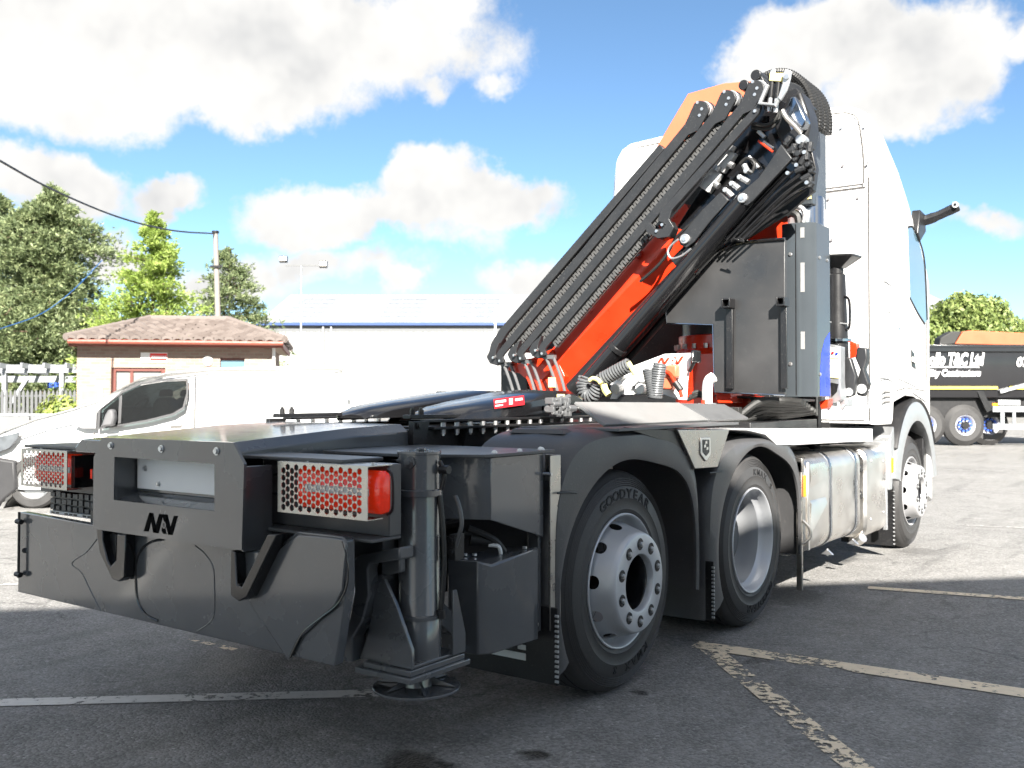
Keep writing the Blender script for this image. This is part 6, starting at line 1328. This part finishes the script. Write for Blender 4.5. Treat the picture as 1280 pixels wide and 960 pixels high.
_me = bpy.data.meshes.new_from_object(vbody.evaluated_get(bpy.context.evaluated_depsgraph_get()))
vbody.modifiers.clear(); vbody.data = _me; bpy.data.objects.remove(cut)
for p_ in _me.polygons: p_.use_smooth = True
_me.set_sharp_from_angle(angle=R_(30))
DASH = mat('dark_cabin_trim', (.03, .03, .033), .7)
for yy in (.30, 1.05):
    so_ = MB().prism(shift([(-4.4909,0.9137),(-4.4514,1.2599),(-4.4019,1.339),(-4.3129,1.3489),(-4.2634,1.2797),(-4.214,0.9137)], vx), 'y', yy, yy + .42).obj('seat_back', DASH, van, .04)
    MB().prism(shift([(-4.4118,1.3489),(-4.392,1.438),(-4.3129,1.4479),(-4.2931,1.3489)], vx), 'y', yy + .08, yy + .34).obj('headrest', DASH, van, .03)
MB().prism(shift([(-5.2868,0.8602),(-5.207,1.1694),(-4.9676,1.2293),(-4.8279,1.1495),(-4.808,0.8602)], vx), 'y', .12, VW - .12).obj('dashboard', DASH, van, .03)
_w = MB().lathe([(.17, -.012), (.182, 0), (.17, .012), (.158, 0)], (-4.6888 - vx, .45, 1.1907), (-.55, 0, .45), 28, True).obj('steering_wheel', DASH, van)
vpanel('pillar_trim', [(-5.2841,1.0113),(-5.1298,1.1366),(-5.0045,1.2138),(-5.0045,0.9631),(-5.1684,0.9631)], mat('grey_pillar_trim', (.16, .16, .165), .6), -.016)
mi = vpanel('door_mirror', [(-4.8502,1.1366),(-4.8116,1.2041),(-4.7538,1.1945),(-4.7345,1.0981),(-4.7538,1.0017),(-4.8406,0.992),(-4.9081,0.9824),(-4.8791,1.0306)], mat('grey_mirror_shell', (.10, .10, .105), .5), -.16, .12, .03)
vpanel('bumper', [(-6.5762,0.346),(-6.5569,0.587),(-6.3159,0.6352),(-5.9784,0.5774),(-5.9591,0.2302),(-6.0941,0.1145),(-6.2098,-0.0205),(-6.5377,0.0374)], mat('black_van_bumper', (.028, .028, .03), .6), -.02, .2, .03)
vpanel('headlight', [(-6.3641,0.7702),(-6.1712,0.8667),(-5.9205,0.9245),(-5.9398,0.8474),(-6.0362,0.7317),(-6.1712,0.6738),(-6.3062,0.6545)], mat('headlight_glass', (.10, .11, .12), .08, 0, .6, 12, spec=.6), -.03, .03, .01)
vpanel('rear_light', [(-1.9574,1.5224),(-1.9092,1.5224),(-1.8707,1.1174),(-1.9092,1.0981)], LABEL, -.03, .03)
vpanel('rear_seam', [(-2.0828,1.6573),(-2.0683,1.6573),(-2.0249,0.346),(-2.0394,0.346)], SEAM, -.004, .006, 0)
vpanel('door_seam', [(-3.857,1.6284),(-3.8455,1.6284),(-3.8281,0.346),(-3.8397,0.346)], SEAM, -.004, .006, 0)
vpanel('bonnet_line', [(-5.9398,0.8763),(-5.5927,1.0017),(-5.2552,1.0788),(-5.2456,1.0672),(-5.5927,0.9882),(-5.9398,0.8609)], SEAM, -.006, .01, 0)
vpanel('waist_shading', [(-5.207,0.8763),(-3.857,0.9631),(-2.0732,0.9824),(-2.0732,0.9708),(-3.857,0.9496),(-5.207,0.8609)], GALV, -.006, .01, 0)  # grey strip drawn for the soft shading along the waist line
vpanel('side_moulding', [(-5.207,0.4617),(-2.0732,0.481),(-2.0732,0.4424),(-5.207,0.4231)], SEAM, -.012, .02)
vpanel('door_seam', [(-5.0334,0.9245),(-5.0218,0.9245),(-5.0431,0.2881),(-5.0546,0.2881)], SEAM, -.004, .006, 0)
vpanel('roof_gutter', [(-4.7249,1.4645),(-4.4838,1.585),(-3.6642,1.6718),(-2.0442,1.6863),(-2.0442,1.6747),(-3.6642,1.6593),(-4.4838,1.5706),(-4.7249,1.4452)], SEAM, -.006, .008, 0)
vpanel('door_handle', [(-4.1077,1.0017),(-3.9727,1.0113),(-3.9727,0.9727),(-4.1077,0.9631)], SEAM, -.03, .03)
vpanel('rear_hinge', [(-2.0057,1.5031),(-1.9671,1.5031),(-1.9574,1.3102),(-1.996,1.3102)], GALV, -.02, .02)
for cx_px in (-5.7759, -2.7481):
    wv = MB().lathe([(.20, .02), (.22, 0), (.29, 0), (.315, .03), (.315, .16), (.29, .19), (.2, .19)], (cx_px - vx, .02, .315), (0, 1, 0), 40).obj('wheel', RUBBER, van)
    MB().lathe([(0, .05), (.07, .03), (.17, .05), (.20, .015), (.21, .02), (.2, .1)], (cx_px - vx, .02, .315), (0, 1, 0), 32).obj('wheel_cover', GALV, wv)

# ---- pergola, fence, boundary panels
GREYP = mat('pale_grey_timber', (.26, .275, .29), .6, 0, .1, 6)
px0 = -13.4663
pg = place('pergola', px0, 27.0, 'pale grey timber pergola left of the brick hut', 'pergola')
for a, b in (((-15.7107 - px0, 0, 2.0298), (-12.2095 - px0, .10, 2.2542)), ((-15.7107 - px0, 1.6, 1.7852), (-12.933 - px0, 1.7, 1.9754))): MB().box(a, b).obj('beam', GREYP, pg, .005)
for i in range(8):
    xx = -15.4863 - px0 + i * .62; MB().beam((xx, -.3, 2.2318), (xx + .25, 2.0, 2.0705), [(-.03, -.07), (.03, -.07), (.03, .07), (-.03, .07)], up=(0, 0, 1)).obj('rafter', GREYP, pg, .003)
for xx in (-14.2743 - px0, -12.6584 - px0): MB().box((xx - .06, .02, 0), (xx + .06, .14, 2.0298)).obj('post', GREYP, pg, .005)
MB().beam((-14.0948 - px0, .08, 1.1545), (-13.6459 - px0, .08, 1.8502), [(-.05, -.05), (.05, -.05), (.05, .05), (-.05, .05)]).obj('brace', GREYP, pg)
box_b = MB().box((-14.1022 - px0, 2.2, 1.5985), (-13.6924 - px0, 2.25, 1.8396)).obj('blue_board', mat('blue_board', (.03, .09, .45), .5), pg)
fx = -12.9676
pf = place('palisade_fence', fx, 26.0, 'pale grey palisade fence with pointed pales below the pergola', 'fence')
for z in (.5, 1.356): MB().box((-14.6966 - fx, .03, z), (-11.7573 - fx, .08, z + .05)).obj('rail', GREYSTEEL, pf)
pale = None
for i in range(26):
    xx = -14.6966 - fx + i * .115
    if pale is None:
        zt = 1.5505; pale = MB().prism([(-.035, .05), (.035, .05), (.035, zt - .08), (0, zt), (-.035, zt - .08)], 'y', -.0, .025).obj('pale', GREYSTEEL, pf); pale.location = (xx, 0, 0)
    else:
        o = pale.copy(); col.objects.link(o); o.parent = pf; o.location = (xx, 0, 0)
gx = -9.4763
gp = place('panel_fence', gx, 19.0, 'low dark grey panel fence behind the van bonnet', 'fence')
PG = mat('grey_fence_panel', (.16, .165, .17), .5, 0, .08, 3)
for i in range(5): MB().box((-11.5295 - gx + i * 1.02, 0, .05), (-11.5295 - gx + i * 1.02 + .98, .05, 0.9734)).obj('panel', PG, gp, .004)
MB().box((-11.5295 - gx, -.01, 0.9734), (-11.5295 - gx + 5.1, .06, 1.0208)).obj('capping', GALV, gp)

# ---- telegraph pole, cables, floodlight masts
qx = -8.3894
tp = place('telegraph_pole', qx, 27.5, 'pale wooden telegraph pole rising behind the brick hut roof', 'pole')
ztop = 6.0429
MB().cyl((0.10, 0, 0), (-8.4923 - qx, 0, ztop), .095, .07, n=14).obj('post', mat('pale_pole_wood', (.22, .20, .18), .8, 0, .2, 10), tp)
MB().box((-.22, -.12, ztop - 1.0), (.12, -.05, ztop - .94)).obj('bracket', BLACK, tp); MB().cyl((-8.4923 - qx, 0, ztop), (-8.4923 - qx, 0, ztop + .06), .10, n=12).obj('pole_cap', BLACK, tp)
WIRE = mat('dark_overhead_wire', (.03, .035, .045), .5)
def cable(name, pts, r, m, label):
    o = MB().tube(smooth_path(pts, 6), r, 6).obj(name, m); return tag(o, label, 'cable')
cable('overhead_cable', [(-11.4187,2.6161,5.2015), (-12.8909,4.0172,5.274), (-14.567,5.8891,5.3039), (-16.7837,8.6026,5.4498), (-18.4433,11.1016,5.6773), (-19.6464,13.3125,6.0193)], .022, WIRE, 'dark sagging overhead cable running from pole to top left')
BLUEW = mat('blue_cable', (.02, .08, .22), .4)
cable('blue_cable', [(-17.3907,5.7357,2.5829), (-18.004,6.5219,2.8369), (-18.2802,7.551,3.2372), (-18.6417,8.5139,3.8777), (-18.9798,9.4897,4.7659)], .011, BLUEW, 'thin blue cable slanting across the left pine tree')
fx_ = -9.217
fl = place('floodlight_mast', fx_, 42.0, 'slim white mast carrying two floodlights on a crossbar', 'lamp post')
MB().cyl((0, 0, 0), (0, 0, 7.0896), .055, .04, n=12).obj('mast', GALV, fl)
MB().box((-9.9152 - fx_, -.03, 7.0722), (-8.2743 - fx_, .03, 7.142)).obj('crossbar', GREYSTEEL, fl)
for pxc, pyc, t in ((-9.985 - fx_, 7.334, .06), (-8.2394 - fx_, 7.1245, -.04)):
    f_ = MB().box((pxc - .17, -.12, pyc - .17 + abs(t)), (pxc + .17, .06, pyc + .18)).obj('floodlight', BLACK, fl, .02)
    MB().box((pxc - .15, -.13, pyc - .10 + abs(t)), (pxc + .15, -.12, pyc + .15)).obj('lamp_face', mat('lamp_face', (.62, .58, .52), .2), f_)
lx2 = -1.0474
l2_ = place('small_lamp_post', lx2, 60.0, 'distant thin white lamp post beside the lower crane end', 'lamp post')
MB().cyl((0, 0, 0), (0, 0, 6.8592), .09, .06, n=10).obj('mast', WHITEP, l2_); MB().box((-.05, -.05, 6.8093), (.28, .05, 6.9091)).obj('lamp_head', GALV, l2_)

# ---- black tipper lorry
D = 26.5
tx = 12.9967
tip = place('tipper_lorry', tx, D, 'black tipper lorry with white lettering and yellow stripe beyond the white cab', 'lorry')
TB = mat('tipper_black_paint', (.012, .012, .014), .22, 0, .15, 2, .03, 6, coat=.4)
x0, x1 = 10.5736 - tx, 17.182 - tx
z_ = {k: v for k, v in zip('abcdef', (2.766, 2.5898, 1.6206, 1.4884, 1.3342, 1.7527))}
body_ = MB().loft([[(x, y, z) for y, z in ((.10, z_['e']), (.0, z_['f']), (.03, z_['b']), (-.03, z_['b'] + .01), (-.03, z_['a']), (.08, z_['a']), (2.42, z_['a']), (2.5, z_['b']), (2.5, z_['f']), (2.4, z_['e']))] for x in (x0, x1)]).obj('tipper_body', TB, tip, .01)
MB().box((x0, -.045, z_['a'] - .06), (x1, -.028, z_['a'] + .02)).obj('top_rail', TB, tip, .01)
MB().box((x0, -.012, 1.5655), (13.3712 - tx, -.004 + .06, 1.6426)).obj('yellow_stripe', mat('stripe_yellow', (.85, .68, .10), .4), tip)
MB().box((13.7016 - tx, -.012, 1.5655), (x1, -.004 + .06, 1.6426)).obj('yellow_stripe', MATS['stripe_yellow'], tip)
def sign_text(body, size, xl, z, shear, bold, parent, xs=.92):
    me = text_mesh('lettering', body, size, .006, shear=shear, bold=bold); lo = min(v.co.x for v in me.vertices)
    for v in me.vertices: a, b, c = v.co; v.co = ((a - lo) * xs + xl, -.008 - c, z + b)
    o = mkobj('lettering', me, WHITEP, parent); return o
sign_text('ollo T&C Ltd', .46, 11.4988 - tx, 2.2373, .22, .022, body_, .60)
sign_text('ility Contractors', .255, 11.4547 - tx, 1.929, .15, .014, body_, .84)
sign_text('07', .36, 13.8998 - tx, 2.1933, .2, .012, body_)
MB().box((11.2344 - tx, -.008, 2.1602), (12.8645 - tx, .012, 2.1933)).obj('underline', WHITEP, body_)
MB().box((x0, .25, 0.7835), (x1, 2.2, z_['e'])).obj('chassis', DARK, tip, .01)
for cxp in (12.5341 - tx, 13.3712 - tx, 11.4547 - tx):
    wt = MB().lathe([(.27, .03), (.30, 0), (.44, 0), (.52, .06), (.57, .10), (.57, .25), (.53, .30), (.3, .30)], (cxp, .12 if cxp < .1 else .45, .57), (0, 1, 0), 40).obj('wheel', RUBBER, tip)
    yy = .12 if cxp < .1 else .45
    MB().lathe([(0, .05), (.09, .04), (.10, .10), (.2, .12), (.25, .02), (.285, .0), (.285, .1)], (cxp, yy - .005, .57), (0, 1, 0), 32).obj('rim', RIMB, wt)
    MB().cyl((cxp, yy - .03, .57), (cxp, yy + .05, .57), .10, n=16).obj('hub', BLACK, wt)
    for i in range(10):
        a = 2*math.pi*i/10; MB().cyl((cxp + .165*math.cos(a), yy - .01, .57 + .165*math.sin(a)), (cxp + .165*math.cos(a), yy + .09, .57 + .165*math.sin(a)), .032, n=6).obj('wheel_nut', mat('blue_nut', (.03, .10, .50), .4), wt)
UR = MATS['pale_grey_timber']
for a, b in (((13.239 - tx, .0, 0.9377), (x1, .06, 1.0919)), ((13.239 - tx, .0, 0.4531), (x1, .06, 0.6073)), ((13.4593 - tx, .02, 0.6073), (13.5694 - tx, .05, 0.9377)), ((13.7897 - tx, .02, 0.6073), (13.8778 - tx, .05, 0.9377))): MB().box(a, b).obj('side_guard', UR, tip, .004)
MB().beam((12.9086 - tx, .1, 1.5324), (13.1729 - tx, .1, 0.9597), [(-.08, -.05), (.08, -.05), (.08, .05), (-.08, .05)]).obj('mudguard_stay', BLACK, tip)
MB().beam((13.4372 - tx, .0, 1.4884), (14.2082 - tx, .0, 1.7087), [(-.04, -.03), (.04, -.03), (.04, .03), (-.04, .03)]).obj('tailgate_strut', GALV, tip)
MB().box((13.4372 - tx, .1, 1.1139), (14.054 - tx, .5, 1.2681)).obj('side_box', GALV, tip, .01); MB().box((13.239 - tx, .02, 1.1139), (13.3932 - tx, .06, 1.18)).obj('amber_marker', ORANGELAMP, tip)
oc = MB().prism(shift([(12.6642,2.8654),(12.8928,3.2083),(13.0756,3.2541),(15.0873,3.1626),(17.3732,3.094),(17.3732,2.774),(13.7157,2.8426)], tx), 'y', 1.0, 1.35).obj('crane_arm', mat('faded_red_brown_paint', (.42, .10, .04), .5, 0, .15, 3), tip, .02)
MB().prism(shift([(12.207,2.7969),(12.2527,3.0483),(12.5727,3.2312),(12.8699,3.2312),(12.6642,2.8654)], tx), 'y', 1.0, 1.4).obj('crane_grab', HOSE, tip, .03)

# ---- trees
def leaf_mat(name, c1, c2, c3):
    m = bpy.data.materials.new(name); m.use_nodes = True; t = m.node_tree; b = t.nodes['Principled BSDF']; n, l = t.nodes.new, t.links.new
    c = n('ShaderNodeTexCoord'); a = n('ShaderNodeTexNoise'); a.inputs['Scale'].default_value = 2.2; a.inputs['Detail'].default_value = 6; l(c.outputs['Object'], a.inputs['Vector'])
    g_ = n('ShaderNodeNewGeometry'); r = n('ShaderNodeValToRGB'); e = r.color_ramp.elements
    e[0].color = c1 + (1,); e[0].position = .2; e[1].color = c3 + (1,); e[1].position = .8; k = e.new(.5); k.color = c2 + (1,)
    mx = n('ShaderNodeMath'); mx.operation = 'MULTIPLY_ADD'; l(g_.outputs['Random Per Island'], mx.inputs[0]); mx.inputs[1].default_value = .5
    l(a.outputs['Fac'], mx.inputs[2]); ms = n('ShaderNodeMath'); ms.operation = 'SUBTRACT'; l(mx.outputs[0], ms.inputs[0]); ms.inputs[1].default_value = .25
    l(ms.outputs[0], r.inputs[0]); l(r.outputs[0], b.inputs['Base Color']); b.inputs['Roughness'].default_value = .55
    tb = n('ShaderNodeBsdfTranslucent'); l(r.outputs[0], tb.inputs['Color']); mxs = n('ShaderNodeMixShader'); mxs.inputs[0].default_value = .35
    l(b.outputs[0], mxs.inputs[1]); l(tb.outputs[0], mxs.inputs[2]); l(mxs.outputs[0], t.nodes['Material Output'].inputs['Surface'])
    return m
BARK = mat('brown_bark', (.13, .085, .06), .9, 0, .3, 8, .5, 20)
PINE = leaf_mat('pine_needles', (.085, .115, .055), (.185, .235, .11), (.36, .41, .21))
SPRUCE = leaf_mat('spruce_needles', (.12, .18, .03), (.28, .38, .08), (.45, .55, .16))
LEAF = leaf_mat('broad_leaves', (.08, .12, .03), (.19, .25, .07), (.36, .42, .15))
BUSHM = leaf_mat('yellow_green_leaves', (.10, .15, .03), (.28, .34, .08), (.45, .5, .16))
def tuft(mb, p, d, ln, w, k):
    """a spray of narrow needle blades round direction d"""
    for _ in range(k):
        v = (d + Vector((random.gauss(0, .55), random.gauss(0, .55), random.gauss(0, .45)))).normalized(); s = v.orthogonal().normalized(); s.rotate(Matrix.Rotation(random.uniform(0, 6.28), 3, v))
        l = ln * random.uniform(.6, 1.2); o = len(mb.v); mb.v += [tuple(p - s * w), tuple(p + v * l * .6 + s * w * 1.2), tuple(p + v * l), tuple(p + v * l * .5 - s * w)]; mb.f += [(o, o+1, o+2, o+3)]
def conifer(name, X, Y, h, rad, label, m, prof, nb, droop, tl, tw, tk, lean=0.0, base=.12, gap=0.0):
    t = place(name, X, Y, label, 'tree'); trunk = MB(); tp_ = [Vector((lean * z * z * .01, 0, z)) for z in [h * i / 8 for i in range(9)]]
    trunk.tube(tp_, [max(.015, .028 * h * .5 * (1 - i / 8.2)) for i in range(9)], 9)
    cr_ = MB()
    for i in range(nb):
        f = base + (1 - base) * ((i + random.random()) / nb); z = h * f; a = random.uniform(0, 2*math.pi); R = rad * prof(f) * random.uniform(.72, 1.15)
        if R < .05: R = .05
        st_ = Vector((lean * z * z * .01, 0, z)); d = Vector((math.cos(a), math.sin(a), 0)); seg = 7; pts = [st_]
        for k in range(1, seg + 1):
            q = k / seg; pts.append(st_ + d * R * q + Vector((random.gauss(0, .03*R), random.gauss(0, .03*R), droop * R * (q - .9*q*q) + random.gauss(0, .02*R))))
        trunk.tube(pts, [max(.006, .022 * (1 - k / (seg + 1)) * (.4 + R * .5)) for k in range(seg + 1)], 5)
        for k in range(1, seg + 1):
            if random.random() < gap: continue
            for _ in range(max(1, int(tk * (.45 + R / rad)))):
                q = pts[k] + Vector((random.gauss(0, .10*R + .05), random.gauss(0, .10*R + .05), random.gauss(0, .05*R + .04)))
                tuft(cr_, q, (d * .7 + Vector((random.gauss(0, .4), random.gauss(0, .4), .35))).normalized(), tl, tw, 5)
    trunk.obj('trunk', BARK, t, fix=False); tag(cr_.obj('crown', m, t, fix=False), kind=None); return t
random.seed(21)
pinep = lambda f: (1 - f) ** .55 * (.55 + .45 * math.sin(f * 17 + 1)) * .5 + (1 - f) ** .6 * .6
conifer('pine_tree', -15.4813, 32.0, 8.275, 3.7, 'tall dense grey green pine tree at the left edge', PINE, pinep, 270, .5, .17, .020, 20, lean=.2, base=.10)
conifer('pine_tree', -19.212, 36.0, 8.8423, 3.4, 'dark pine tree cut by the left edge of the photo', PINE, pinep, 170, .4, .17, .020, 15, base=.10)
conifer('spruce_tree', -10.8479, 29.0, 6.8537, 3.0, 'bright yellow green spruce tree with pointed top behind hut roof', SPRUCE, lambda f: (1 - f) ** .85, 140, -.12, .15, .017, 14, base=.15, gap=.1)
conifer('pine_tree', -10.8878, 37.0, 7.0206, 2.5, 'sparse open pine tree behind the telegraph pole', PINE, lambda f: (1 - f) ** .6, 60, .75, .2, .020, 13, base=.18, gap=.15)
def broadleaf(name, X, Y, h, blobs, label, m, ln, per):
    t = place(name, X, Y, label, 'tree'); tr_ = MB(); tr_.tube([(0, 0, 0), (.05, 0, h * .3), (0, .1, h * .62)], [.35, .26, .15], 10); cr_ = MB()
    for (bx, by, bz, br) in blobs:
        tr_.tube([(0, 0, h * .3), (bx * .5, by * .5, (h * .35 + bz) / 2), (bx, by, bz)], [.14, .09, .04], 6)
        for _ in range(int(per * br * br)):
            v = Vector((random.gauss(0, 1), random.gauss(0, 1), random.gauss(0, 1))).normalized(); r = br * (random.random() ** .35) * (1 + .22 * noise.noise(v * 2.5 + Vector((bx, by, bz))))
            p = Vector((bx, by, bz)) + Vector((v.x * r, v.y * r, v.z * r * .8)); n_ = (v + Vector((random.gauss(0, .6), random.gauss(0, .6), random.gauss(0, .6)))).normalized(); s = n_.orthogonal().normalized(); s.rotate(Matrix.Rotation(random.uniform(0, 6.28), 3, n_)); w_ = n_.cross(s)
            l = ln * random.uniform(.6, 1.3); o = len(cr_.v); cr_.v += [tuple(p - s*l), tuple(p - w_*l*.55), tuple(p + s*l), tuple(p + w_*l*.55)]; cr_.f.append((o, o+1, o+2, o+3))
    tr_.obj('trunk', BARK, t, fix=False); cr_.obj('crown', m, t, fix=False); return t
zt = 8.4861
broadleaf('round_tree', 29.1189, 62.0, zt, [(0, 0, zt - 2.4, 2.4), (-1.8, -.3, zt - 3.2, 2.0), (2.0, .2, zt - 3.0, 2.1), (-.6, -1.2, zt - 2.0, 1.8), (3.6, 0, zt - 3.9, 1.7), (.8, -1.4, zt - 3.8, 1.9), (-3.0, 0, zt - 4.4, 1.6), (1.4, 0, zt - 1.9, 1.7), (-1.0, .5, zt - 5.0, 2.2), (2.2, .5, zt - 5.2, 2.2)], 'round leafy green tree above the black tipper lorry', LEAF, .15, 900)
zt = 7.5206
broadleaf('round_tree', 36.2095, 66.0, zt, [(0, 0, zt - 2.0, 2.0), (-1.9, 0, zt - 2.4, 1.6), (1.8, 0, zt - 2.6, 1.8), (0, -1, zt - 4.0, 2.2)], 'low leafy tree cut by the right edge of the photo', LEAF, .15, 900)
bs = place('leafy_bush', -11.212, 24.0, 'bright yellow green bush in front of the palisade fence', 'bush'); cr_ = MB()
for _ in range(2600):
    v = Vector((random.gauss(0, 1), random.gauss(0, 1), random.gauss(0, 1))).normalized(); r = random.random() ** .4; p = Vector((v.x * r * .75, v.y * r * .4, max(.02, .85 + v.z * r * .55 + .15 * noise.noise(v * 3)))); s = v.orthogonal().normalized(); s.rotate(Matrix.Rotation(random.uniform(0, 6.28), 3, v)); w_ = v.cross(s); l = random.uniform(.03, .07)
    o = len(cr_.v); cr_.v += [tuple(p - s*l), tuple(p - w_*l*.55), tuple(p + s*l), tuple(p + w_*l*.55)]; cr_.f.append((o, o+1, o+2, o+3))
cr_.obj('foliage', BUSHM, bs, fix=False); MB().tube([(0, 0, 0), (.05, 0, .8)], [.05, .02], 6).obj('stem', BARK, bs)
